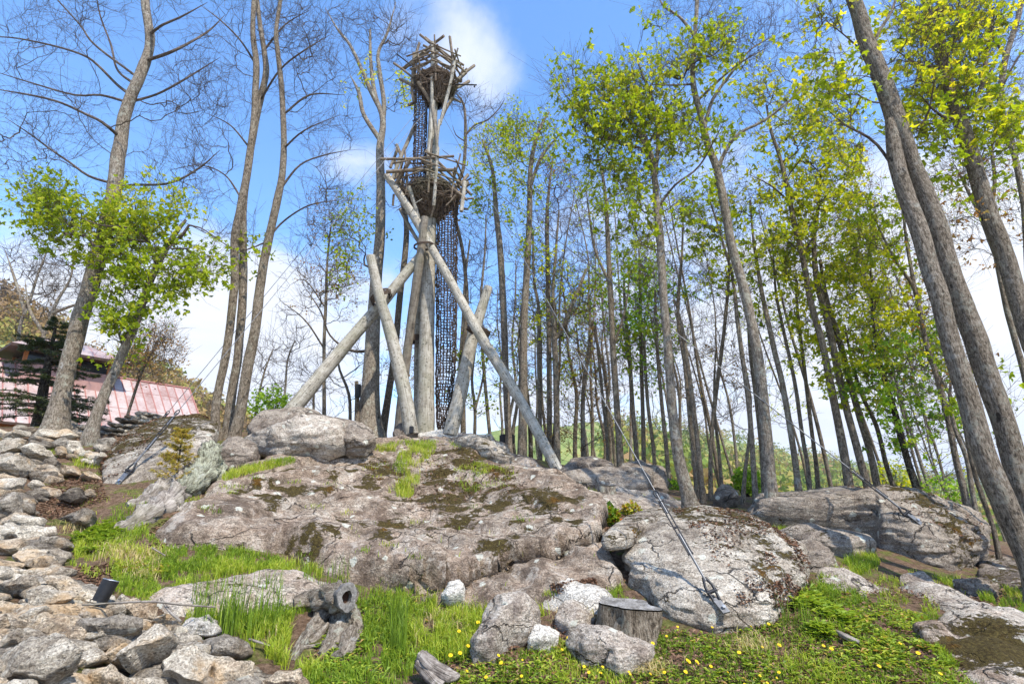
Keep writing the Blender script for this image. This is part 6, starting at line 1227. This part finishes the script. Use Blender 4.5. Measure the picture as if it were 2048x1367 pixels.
for pts in ([(424, 892, 30, 9.55), (412, 930, 46, 9.3), (392, 965, 44, 9.0), (372, 985, 22, 8.85)], [(436, 925, 26, 9.6), (440, 955, 22, 9.45), (448, 970, 10, 9.4)], [(395, 945, 30, 9.1), (372, 972, 32, 8.85), (350, 985, 20, 8.75)]):
    a = np.array(pts, float); a[:, 3] = np.minimum(a[:, 3], Dg(a[:, 0], a[:, 1]) - a[:, 2] * .0012); W = P(a[:, 0], a[:, 1], a[:, 3]); q = catmull(np.c_[W, a[:, 2] / 2 * mpp(a[:, 1], a[:, 3])], .03); mm.tubes(q[:, :3], q[:, 3], 24, cap=True, bump=.45, seed=len(mm.v), bf=6.0)
mm.build('lichened_bark', M['lich'], find('lichened root stump with grey claw like roots beside the slanted boulder'))
chunk('driftwood', 'grey split log piece at the bottom edge among flowers', 'log', [[(842, 1312, 26, 5.2), (865, 1335, 32, 5.1), (900, 1352, 26, 5.05), (920, 1350, 8, 5.05)], [(836, 1325, 18, 5.15), (860, 1352, 22, 5.05), (885, 1372, 20, 5.0)]], 'wood')
chunk('driftwood', 'small pale wood splinter in the weeds at lower right', 'log', [[(1672, 1262, 6, 5.8), (1690, 1272, 12, 5.7), (1718, 1284, 8, 5.65)]], 'wood')
for lb, pts in [('long bent bare stick lying over the rectangular block', [(165, 1209, 4, 5.1), (230, 1205, 4, 5.1), (300, 1202, 4, 5.1), (360, 1208, 4, 5.15), (430, 1213, 3, 5.3)]), ('short forked stick propped beside the tan stone', [(322, 1195, 4, 5.3), (340, 1222, 6, 5.1), (362, 1242, 5, 5.0)]),
                ('dark stick poking out of the grass toward the toppled stump', [(498, 1277, 5, 5.3), (530, 1287, 5, 5.3), (560, 1298, 3, 5.35)]), ('pale curved stick below the grass tuft on the slab', [(783, 995, 3, 10.15), (815, 994, 4, 10.1), (850, 1006, 3, 9.8)]),
                ('short straight pale stick lying on the slab', [(607, 1085, 3, 8.0), (626, 1070, 3, 8.25)]), ('thin dry stick in the soil left of the slab', [(305, 1095, 4, 6.85), (330, 1110, 3, 6.7)])]:
    a = np.array(pts, float); Wg = G(a[:, 0], a[:, 1]); W = P(a[:, 0], a[:, 1], np.minimum(a[:, 3], Wg[:, 1] - .05)); r = a[:, 2] / 2 * mpp(a[:, 1], a[:, 3]); mm = MB(); q = catmull(np.c_[W, r], .05); mm.tubes(q[:, :3], q[:, 3], 6, cap=True, bump=.1)
    tag(mm.build('stick', M['wood'], origin=W[0]), lb, 'stick')
# black spotlight in the stones
gp = P(212, 1178, 5.2); sp_ = empty('spotlight', gp, 'black cylindrical garden spotlight tilted up behind the stones', 'light')
axd = np.array([.22, .25, 1.0]); axd /= np.linalg.norm(axd); q0 = gp - axd * .10; mm = MB(); mm.tubes(np.array([q0, q0 + axd * .18]), np.array([.062, .07]), 24); mm.tubes(np.array([q0 + axd * .18, q0 + axd * .08]), np.array([.064, .06]), 24); mm.tubes(np.array([q0 + axd * .08, q0 + axd * .079]), np.array([.06, .001]), 24); mm.build('housing', M['blackp'], sp_)
mm = MB(); th = np.linspace(0, 6.2832, 25); e1 = np.cross(axd, (0, 1, 0)); e1 /= np.linalg.norm(e1); e2 = np.cross(e1, axd); mm.tubes(q0 + axd * .181 + np.cos(th)[:, None] * e1 * .067 + np.sin(th)[:, None] * e2 * .067, np.full(25, .004), 6); mm.build('rim', M['steel'], sp_)

# ================================================================ CONIFER, SHRUBS
def conifer(label, path, D, L0, tiers, per, nmat, nlen, seed, name='conifer', dens=16, sub=12, cat='tree', rise=0.0):
    g_ = np.random.default_rng(seed); a = np.array(path, float); W = P(a[:, 0], a[:, 1], D); r = a[:, 2] / 2 * mpp(a[:, 1], D); q = catmull(np.c_[W, r], .1); T = q[:, :3]
    root = empty(name, W[0], label, cat); mm = MB(); mm.tubes(T, q[:, 3], 10, bump=.05); mm.build('trunk', M['bark_b'], root); mb_ = MB(); nb_ = MB(); n = len(T)
    for k in range(tiers):
        f = (k + .5) / tiers; c = T[int(f * (n - 1))]; Lk = L0 * (1 - f * .8) * g_.uniform(.8, 1.1)
        for b in range(per):
            th = g_.uniform(0, 6.283); hd_ = np.array([math.cos(th), math.sin(th), 0]); s_ = np.linspace(0, 1, 7)[:, None]; LL = Lk * g_.uniform(.75, 1.1)
            c = c + np.array([0, 0, g_.normal(0, .3) * L0 / tiers * 2]); B = c + hd_ * LL * s_ + np.array([0, 0, 1.]) * (rise * s_ + .10 * s_ - .30 * s_ ** 2 + .16 * s_ ** 3) * LL + g_.normal(0, .01 * LL, (7, 3)); mb_.tubes(B, np.linspace(.016, .004, 7) * L0 / 1.4, 4)
            sd_ = np.cross(hd_, (0, 0, 1)); m_ = sub; f2 = g_.uniform(.15, 1, m_); o_ = c + hd_ * LL * f2[:, None] + np.stack([0 * f2, 0 * f2, (rise * f2 + .10 * f2 - .30 * f2 ** 2 + .16 * f2 ** 3) * LL], -1)
            sg = g_.choice([-1, 1], m_)[:, None]; dd = sd_ * sg * .8 + hd_ * .7 + g_.normal(0, .15, (m_, 3)) + (0, 0, -.12); dd /= np.linalg.norm(dd, axis=1, keepdims=True); l2 = LL * g_.uniform(.12, .32, m_)[:, None] * (1.15 - f2[:, None] * .7)
            mb_.tubes(np.stack([o_, o_ + dd * l2 * .5, o_ + dd * l2], 1), np.tile([.004, .003, .002], (m_, 1)), 3)
            u = g_.uniform(0, 1, (m_, dens)); c2 = o_[:, None] + dd[:, None] * (l2[:, None] * u[..., None]); nd = dd[:, None] * .5 + g_.normal(0, .6, (m_, dens, 3)); nd /= np.linalg.norm(nd, axis=2, keepdims=True); sw = np.cross(nd, g_.normal(size=nd.shape)); sw /= np.linalg.norm(sw, axis=2, keepdims=True)
            V = np.stack([c2 - sw * nlen * .10, c2 + sw * nlen * .10, c2 + nd * nlen], 2).reshape(-1, 3); nb_.add(V, np.arange(len(V)).reshape(-1, 3), None, np.repeat(np.clip(g_.normal(.45 + .25 * (g_.random() - .5), .2, m_ * dens), 0, 1), 3))
    mb_.build('branches', M['bark_d'], root); nb_.build('foliage', M[nmat], root, smooth=False); return root
conifer('dark spruce with sweeping branches in front of the red roof', [(72, 862, 20), (80, 820, 18), (92, 750, 15), (102, 700, 9), (112, 650, 3)], 13.3, 2.0, 15, 7, 'needle', .085, 3, 'spruce', 22, 16)
conifer('small yellowing spruce sapling growing in front of the slanted boulder', [(352, 965, 5), (356, 930, 4), (362, 890, 3), (368, 852, 1.5)], 9.0, .42, 14, 5, 'needle_y', .05, 5, 'spruce_sapling', 12, 8, 'sapling', rise=.55)
def bush(label, cx, cy, rx, ry, D, n, kind, sz, name='shrub', seed=1, pal=None):
    g_ = np.random.default_rng(seed); c = P(cx, cy, D); ax_ = rx * mpp(cy, D); az = ry * mpp(cy, D); b0 = P(cx, cy + ry, D); root = empty(name, b0, label, 'shrub'); u = g_.normal(size=(n, 3)); u /= np.linalg.norm(u, axis=1, keepdims=True); u *= g_.uniform(.3, 1, (n, 1)) ** .5
    u[:, 2] = u[:, 2] * (1 + .15 * np.sin(u[:, 0] * 9)); C = c + u * (ax_, ax_ * .8, az); mm = MB(); k = min(60, n // 8); mm.tubes(np.stack([b0 + g_.normal(0, .05, (k, 3)), (b0 + C[:k]) / 2 + g_.normal(0, .04, (k, 3)), C[:k]], 1), np.tile([.006, .005, .003], (k, 1)) * max(1, ax_ / .5), 3); mm.build('stems', M['twig'], root)
    mm = MB(); leaves(mm, C, sz, g_, lobed=False, hang=-.2, pal=pal or (.5, .3)); mm.build('foliage', M[kind], root, smooth=False)
M['shrub'] = mat('red tipped leaves', m_leaf, stops=[(0, (.05, .11, .01)), (.4, (.16, .26, .015)), (.7, (.40, .40, .03)), (1, (.42, .13, .025))], tr=.3)
bush('round red tipped green shrub below the small cut stump', 1212, 1032, 27, 18, 9.0, 900, 'shrub', .075)
bush('loose golden green shrub right of the red tipped one', 1262, 1020, 18, 16, 9.6, 260, 'shrub', .06, seed=3, pal=(.7, .15))
bush('bright green bush in the gap behind the triple trunks', 540, 812, 42, 42, 19, 900, 'L4', .12, seed=4)
bush('bright green bush behind the trunks left of the tall leaning trunk', 1495, 965, 30, 30, 16, 800, 'L4', .11, seed=5)
bush('bright green bush behind the lichened trunk', 1340, 975, 22, 16, 15, 300, 'L4', .10, seed=6)
bush('bright low bush behind the right end of the long dark boulder', 1885, 985, 45, 38, 14.5, 420, 'L4', .09, seed=7)
bush('green and gold bush behind the black blotched trunk', 1790, 960, 40, 40, 15.5, 420, 'L2', .09, seed=8)
# ================================================================ GRASS, WEEDS, LITTER (uncountable)
def sample(poly, n, g_):
    poly = np.array(poly, float); a = poly.min(0); b = poly.max(0); o = np.zeros((0, 2))
    while len(o) < n:
        q = np.stack([g_.uniform(a[0], b[0], n * 2), g_.uniform(a[1], b[1], n * 2)], -1); o = np.vstack([o, q[in_poly(q[:, 0], q[:, 1], poly)]])
    return o[:n]
def blades(mb_, C, L, wd, g_, lean=.5, pal=(.5, .2), up=None):
    n = len(C); th = g_.uniform(0, 6.283, n); l = (L * g_.uniform(.45, 1.2, n))[:, None]; ln = (g_.uniform(.1, 1, n) * lean)[:, None]; h = np.stack([np.cos(th), np.sin(th), 0 * th], -1); ph = th + g_.normal(1.5, .6, n); s_ = np.stack([np.cos(ph), np.sin(ph), 0 * ph], -1) * wd
    z = np.array([0, 0, 1.]); p1 = C + z * l * .55 + h * l * ln * .25; p2 = C + z * l * (.95 - ln * .35) + h * l * ln
    V = np.stack([C - s_, C + s_, p1 + s_ * .8, p1 - s_ * .8, p2], 1); at = np.clip(g_.normal(pal[0], pal[1], n), 0, 1); i = np.arange(n)[:, None] * 5
    mb_.add(V, i + np.array([[0, 1, 2, 3]]), None, np.repeat(at, 5)); mb_.f.append(mb_.f[-1][:, :1] + np.array([[3, 2, 4]])); mb_.mi.append(np.zeros(n, np.int32))
GP = [([(140, 1085), (200, 1040), (260, 1000), (330, 985), (340, 1010), (290, 1060), (330, 1100), (300, 1160), (330, 1190), (300, 1205), (230, 1185), (215, 1130), (150, 1120)], 7500, .11, 0, .45),
  ([(325, 1105), (400, 1095), (480, 1105), (560, 1120), (650, 1148), (640, 1160), (560, 1155), (480, 1150), (400, 1170), (340, 1185), (305, 1140)], 9000, .13, 0, .42), ([(425, 950), (520, 928), (592, 912), (590, 926), (500, 948), (450, 962)], 2200, .12, .05, .5),
  ([(775, 992), (780, 945), (800, 905), (845, 890), (870, 905), (842, 932), (838, 975), (820, 997)], 3600, .17, .12, .5), ([(735, 896), (800, 882), (900, 882), (940, 892), (860, 900), (760, 904)], 2600, .12, .05, .55),
  ([(365, 1250), (480, 1200), (600, 1195), (640, 1235), (720, 1180), (880, 1198), (1050, 1212), (1100, 1232), (1040, 1240), (960, 1270), (930, 1330), (850, 1330), (800, 1385), (620, 1385), (560, 1340), (500, 1300), (460, 1260)], 20000, .15, 0, .42),
  ([(850, 1385), (940, 1330), (1100, 1300), (1200, 1275), (1320, 1275), (1450, 1275), (1600, 1235), (1640, 1170), (1750, 1190), (1830, 1235), (1850, 1300), (1900, 1345), (1980, 1385)], 15000, .10, 0, .42), ([(1190, 1180), (1230, 1150), (1250, 1200), (1310, 1240), (1330, 1285), (1200, 1262), (1190, 1200)], 3200, .13, 0, .5),
  ([(1620, 1175), (1700, 1118), (1752, 1108), (1762, 1130), (1690, 1172), (1740, 1210), (1640, 1230)], 4200, .14, 0, .4), ([(1270, 985), (1330, 1000), (1400, 1024), (1480, 1030), (1540, 1058), (1600, 1062), (1560, 1090), (1520, 1075), (1400, 1038), (1300, 1010)], 3600, .11, .03, .5),
  ([(1860, 1155), (1960, 1165), (2060, 1195), (2060, 1245), (1990, 1215), (1920, 1190)], 3000, .10, .03, .45), ([(1900, 1345), (1850, 1290), (1830, 1240), (1880, 1235), (1850, 1275), (1920, 1340)], 1500, .11, 0, .45), ([(1110, 940), (1230, 960), (1300, 985), (1200, 1000), (1090, 985)], 1500, .08, .03, .6), ([(600, 1060), (1180, 1000), (1200, 1040), (1190, 1180), (900, 1190)], 60, .1, .1, .6),
  ([(330, 985), (440, 965), (430, 990), (360, 1030)], 900, .08, 0, .6), ([(1000, 935), (900, 960), (940, 990), (1040, 950)], 500, .10, .12, .55), ([(900, 940), (960, 925), (1010, 940), (960, 950)], 600, .09, .12, .5), ([(1230, 1210), (1330, 1250), (1330, 1290), (1230, 1290)], 900, .1, 0, .5), ([(60, 900), (200, 890), (215, 920), (140, 925)], 350, .1, .15, .5), ([(140, 918), (200, 922), (205, 940), (150, 936)], 500, .12, .1, .5)]
g = np.random.default_rng(44); gm = MB(); NOG = [(585, 1240), (640, 1215), (722, 1215), (728, 1320), (700, 1335), (575, 1345)]
slab_ob = find('broad domed slab of pinkish granite with brown moss patches below the tower'); slab_t = rays(slab_ob)
def GS(px, py):
    C = G(px, py)
    for i_ in range(len(px)):
        o_ = Vector((0, 0, CAMZ)); r_ = slab_t.ray_cast(o_, (Vector(P(px[i_], py[i_], 1.0)) - o_).normalized())
        if r_[0] is not None: C[i_] = r_[0]
    return C
for k in range(46):
    x_, y_ = sample(SLAB, 1, g)[0]; q = np.stack([g.normal(x_, 9, 26), g.normal(y_, 2.5, 26)], -1)
    if g.random() < .5 or y_ < 990: blades(gm, GS(q[:, 0], q[:, 1]) - (0, 0, .01), .09, .004, g, .9, (.5 + .2 * g.normal(), .15))
for poly, n, L, lift, pm in GP:
    q = sample(poly, n, g); nz = fbm(np.stack([q[:, 0] / 26, q[:, 1] / 15, 0 * q[:, 0]], -1), 3, 77); q = q[(nz > -.18 + g.normal(0, .22, n)) & ~in_poly(q[:, 0], q[:, 1], NOG)]; C = GS(q[:, 0], q[:, 1]) - (0, 0, .012) if lift >= .05 else G(q[:, 0], q[:, 1], lift - .01)
    nb2 = np.clip(.25 * vn(np.stack([C[:, 0] * 1.5, C[:, 1] * 1.5, 0 * C[:, 0]], -1), 4), -.2, .2)
    for a_, b_ in ((nb2 < -.03, -.12), ((nb2 >= -.03) & (nb2 < .06), 0), (nb2 >= .06, .18)):
        if a_.any(): blades(gm, C[a_], L * (1 + b_), .0045, g, .75, (pm + b_, .16))
for x0, x1, y0, y1, n in [(380, 560, 1195, 1290, 420), (780, 812, 1240, 1320, 160), (440, 470, 1250, 1290, 60), (1560, 1640, 1240, 1270, 40), (600, 700, 1170, 1190, 60)]:
    q = np.stack([g.uniform(x0, x1, n), g.uniform(y0, y1, n)], -1); blades(gm, G(q[:, 0], q[:, 1]), .42, .004, g, .35, (.18, .12))
for cx, cy, n in [(150, 1060, 120), (900, 1250, 160), (300, 1120, 260), (230, 1110, 300), (280, 1150, 200), (1150, 1240, 140), (960, 1215, 260), (1500, 1300, 200), (1300, 1350, 200), (430, 985, 120)]:
    q = np.stack([g.normal(cx, 22, n), g.normal(cy, 9, n)], -1); blades(gm, G(q[:, 0], q[:, 1]), .13, .004, g, 1.4, (.97, .03))
for poly, n in [([(1640, 1090), (1760, 1120), (1900, 1170), (1880, 1235), (1700, 1200), (1640, 1150)], 2600), ([(120, 1120), (330, 1190), (330, 1230), (220, 1190)], 500), ([(1480, 1020), (1560, 1060), (1640, 1090), (1540, 1100)], 900), ([(60, 900), (420, 900), (420, 1000), (200, 1040), (60, 1000)], 500)]:
    q = sample(poly, n, g); nz = fbm(np.stack([q[:, 0] / 30, q[:, 1] / 14, 0 * q[:, 0]], -1), 3, 70); q = q[nz > .05]; blades(gm, G(q[:, 0], q[:, 1]), .09, .0045, g, .9, (.55, .2))
tag(gm.build('grass', M['grass'], smooth=False), 'patches of bright spring grass between the rocks', 'grass', kind='stuff')
def rosettes(mb_, C, sz, g_, pal, lv=7, rise=.5):
    n = len(C)
    for k in range(lv):
        th = g_.uniform(0, 6.283, n); h = np.stack([np.cos(th), np.sin(th), 0 * th], -1); s_ = np.stack([-np.sin(th), np.cos(th), 0 * th], -1); l = (sz * g_.uniform(.5, 1.3, n))[:, None]; z0 = (g_.uniform(0, rise, n) * sz * 2)[:, None] * np.array([0, 0, 1.]); up = g_.uniform(.05, .8, n)[:, None] * np.array([0, 0, 1.])
        b = C + z0 + h * l * .15; V = np.stack([b, b + h * l * .5 + s_ * l * .26 + up * l * .6, b + h * l + up * l * .55, b + h * l * .5 - s_ * l * .26 + up * l * .6], 1); mb_.add(V, np.arange(4 * n).reshape(-1, 4), None, np.repeat(np.clip(g_.normal(pal[0], pal[1], n), 0, 1), 4))
wm = MB()
for poly, n, sz, pal in [([(140, 1085), (200, 1050), (240, 1060), (210, 1110), (150, 1115)], 260, .07, (.5, .15)), ([(640, 1300), (720, 1190), (880, 1200), (1050, 1215), (1100, 1240), (960, 1270), (930, 1330), (800, 1385), (560, 1385)], 1100, .05, (.5, .25)), ([(850, 1385), (940, 1330), (1200, 1275), (1450, 1275), (1600, 1235), (1640, 1170), (1750, 1190), (1850, 1240), (1860, 1300), (1960, 1385)], 1700, .045, (.55, .28)),
   ([(1230, 1080), (1240, 1100), (1225, 1150), (1205, 1110)], 60, .06, (.3, .1)), ([(640, 925), (700, 905), (720, 915), (650, 930)], 40, .06, (.35, .1)), ([(1600, 1180), (1700, 1250), (1660, 1290), (1580, 1260)], 420, .09, (.55, .15)), ([(230, 1130), (340, 1140), (330, 1160), (250, 1150)], 70, .05, (.8, .2)), ([(800, 890), (960, 930), (1040, 1000), (860, 990)], 90, .05, (.6, .15)), ([(430, 960), (440, 880), (460, 880), (460, 950)], 40, .07, (.3, .1)), ([(1700, 1230), (1850, 1235), (1900, 1345), (1700, 1345)], 450, .055, (.6, .28)), ([(1420, 1040), (1600, 1060), (1560, 1100)], 120, .05, (.5, .2))]:
    q = sample(poly, n, g); nz = fbm(np.stack([q[:, 0] / 40, q[:, 1] / 22, 0 * q[:, 0]], -1), 2, 79); q = q[nz > -.25]; rosettes(wm, G(q[:, 0], q[:, 1]), sz, g, pal)
tag(wm.build('weeds', M['weed'], smooth=False), 'broad leaved weeds growing through the foreground grass', 'weeds', kind='stuff')
lm_ = MB()
def litter(C, sz, pal):
    n = len(C); u = g.normal(size=(n, 3)); u[:, 2] *= .35; u /= np.linalg.norm(u, axis=1, keepdims=True); v = np.cross(u, g.normal(0, .4, (n, 3)) + (0, 0, 1)); v /= np.linalg.norm(v, axis=1, keepdims=True); s_ = (sz * g.uniform(.5, 1.3, n))[:, None]; up = np.array([0, 0, 1.])
    V = np.stack([C - u * s_, C + v * s_ * .6 + up * s_ * .3, C + u * s_, C - v * s_ * .6 + up * s_ * .2], 1); lm_.add(V, np.arange(4 * n).reshape(-1, 4), None, np.repeat(np.clip(g.normal(pal, .22, n), 0, 1), 4))
for poly, n, lift in [([(60, 1030), (110, 960), (200, 960), (215, 1000), (130, 1038), (90, 1045)], 1600, .03), ([(300, 1060), (420, 990), (440, 1000), (330, 1090), (340, 1110), (300, 1100)], 700, .01), ([(1180, 1030), (1300, 1010), (1330, 1020), (1250, 1050), (1205, 1080)], 700, .02), ([(1100, 1170), (1190, 1155), (1200, 1185), (1110, 1190)], 500, .05),
   ([(560, 1385), (640, 1290), (720, 1250), (740, 1300), (650, 1385)], 900, .01), ([(850, 1385), (940, 1280), (1200, 1240), (1450, 1275), (1640, 1170), (1850, 1240), (1960, 1385)], 5200, .03), ([(140, 1140), (220, 1130), (230, 1190), (180, 1190)], 500, .01), ([(1640, 1160), (2048, 1180), (2048, 1230), (1700, 1200)], 700, .03), ([(1350, 1020), (1550, 1050), (1540, 1080), (1380, 1040)], 300, .02), ([(780, 890), (980, 900), (1060, 980), (820, 1030)], 900, .15)]:
    q = sample(poly, n, g); litter(GS(q[:, 0], q[:, 1]) + (0, 0, .01) if lift >= .05 else G(q[:, 0], q[:, 1], lift), .024, .5)
# litter caught on the boulders
for ob, n, cond in [(hero, 2400, lambda u, v: (u > .38) & (u < .9) & (v > .25) & (v < .97)), (sl, 1700, lambda u, v: (v - u * .9 > -.25) & (u < .6)), (rb, 500, lambda u, v: (u > .5) & (u < .85) & (v > .5))]:
    V = np.array([v_.co[:] for v_ in ob.data.vertices]) + np.array(ob.location); N = np.array([v_.normal[:] for v_ in ob.data.vertices]); u = (V[:, 0] - V[:, 0].min()) / np.ptp(V[:, 0]); v = (V[:, 2] - V[:, 2].min()) / np.ptp(V[:, 2])
    ok = np.where(cond(u, v) & (N[:, 1] < .2) & (fbm(V * 4, 3, 6) > -.05))[0]
    if len(ok): k = ok[g.integers(0, len(ok), n)]; litter(V[k] + N[k] * .012 + g.normal(0, .012, (n, 3)), .022, .35)
tag(lm_.build('leaf_litter', M['litter'], smooth=False), 'dry brown fallen leaves caught on soil and boulders', 'leaf litter', kind='stuff')
# ---------------------------------------------------------------- yellow flowers, each one its own
def flower(C, h, sd):
    g_ = np.random.default_rng(sd); root = empty('wildflower', C, 'small yellow wildflower on a thin stem in the foreground grass', 'flower', 'yellow wildflowers in the foreground'); C = np.array(C); tp = C + np.array([g_.normal(0, .015), g_.normal(0, .015), h])
    mm = MB(); mm.tubes(np.array([C - (0, 0, .02), (C + tp) / 2 + g_.normal(0, .005, 3), tp]), np.array([.002] * 3), 4); mm.build('stem', M['weed'], root); mm = MB()
    nrm = Vector((g_.normal(0, .35), -.55, .8)).normalized(); e1 = np.array(nrm.orthogonal()); e2 = np.cross(np.array(nrm), e1); nrm = np.array(nrm)
    for k in range(11):
        a = k / 11 * 6.283; d = e1 * math.cos(a) + e2 * math.sin(a); s_ = -e1 * math.sin(a) + e2 * math.cos(a); mm.add([tp, tp + d * .010 + s_ * .0045, tp + d * .019 + nrm * .004, tp + d * .010 - s_ * .0045], [[0, 1, 2, 3]])
    for k in range(7):
        a = k / 7 * 6.283 + .3; d = e1 * math.cos(a) + e2 * math.sin(a); s_ = -e1 * math.sin(a) + e2 * math.cos(a); b = tp + nrm * .004; mm.add([b, b + d * .006 + s_ * .003, b + d * .010 + nrm * .006, b + d * .006 - s_ * .003], [[0, 1, 2, 3]])
    mm.build('blossom', M['petal'], root, smooth=False); return root
protos = []
FL = [(900, 1316), (918, 1314), (935, 1300), (955, 1288), (963, 1286), (968, 1300), (990, 1295), (996, 1320), (1000, 1325), (1004, 1318), (1045, 1306), (1063, 1297), (1072, 1280), (1132, 1274), (957, 1250), (917, 1263), (947, 1312), (932, 1352), (968, 1352), (878, 1356), (1178, 1316), (1201, 1328), (1215, 1326), (1222, 1292), (1240, 1314), (1252, 1300), (1118, 1220), (1128, 1222), (1172, 1204), (1180, 1340), (1150, 1300)]
gf = np.random.default_rng(9)
for k in range(22): FL.append((gf.uniform(1300, 1560), gf.uniform(1245, 1365)))
for k in range(8): FL.append((gf.uniform(1560, 1900), gf.uniform(1285, 1365)))
for k in range(10): FL.append((gf.uniform(1000, 1330), gf.uniform(1290, 1365)))
for k, (x, y) in enumerate(FL):
    h = gf.uniform(.07, .16); c = G(x, y + h / mpp(y, 5.4) * .9); c = c.reshape(3)
    if k < 5: protos.append(flower(c, h, k)); continue
    src = protos[k % 5]; r = src.copy(); COL.objects.link(r); r.location = [float(v) for v in c]; r.rotation_euler = (0, 0, gf.uniform(-.6, .6)); s_ = gf.uniform(.45, .95); r.scale = (s_, s_, s_)
    for ch in [o for o in S.objects if o.parent == src]:
        c2 = ch.copy(); COL.objects.link(c2); c2.parent = r

# ================================================================ thin spring haze in the valley air
hm = MB(); hm.box((0, 1850, 70), 9000, 3900, 300); hz = hm.build('haze', bpy.data.materials.new('haze'), smooth=False)
m = hz.data.materials[0]; m.use_nodes = True; nt = NT(m.node_tree)
pv = nt.add('ShaderNodeVolumePrincipled', {'Color': (.80, .88, 1.0), 'Density': .00022, 'Anisotropy': .2}); nt.add('ShaderNodeOutputMaterial', {'Volume': pv})
tag(hz, 'thin haze in the air over the valley', 'haze', kind='stuff')
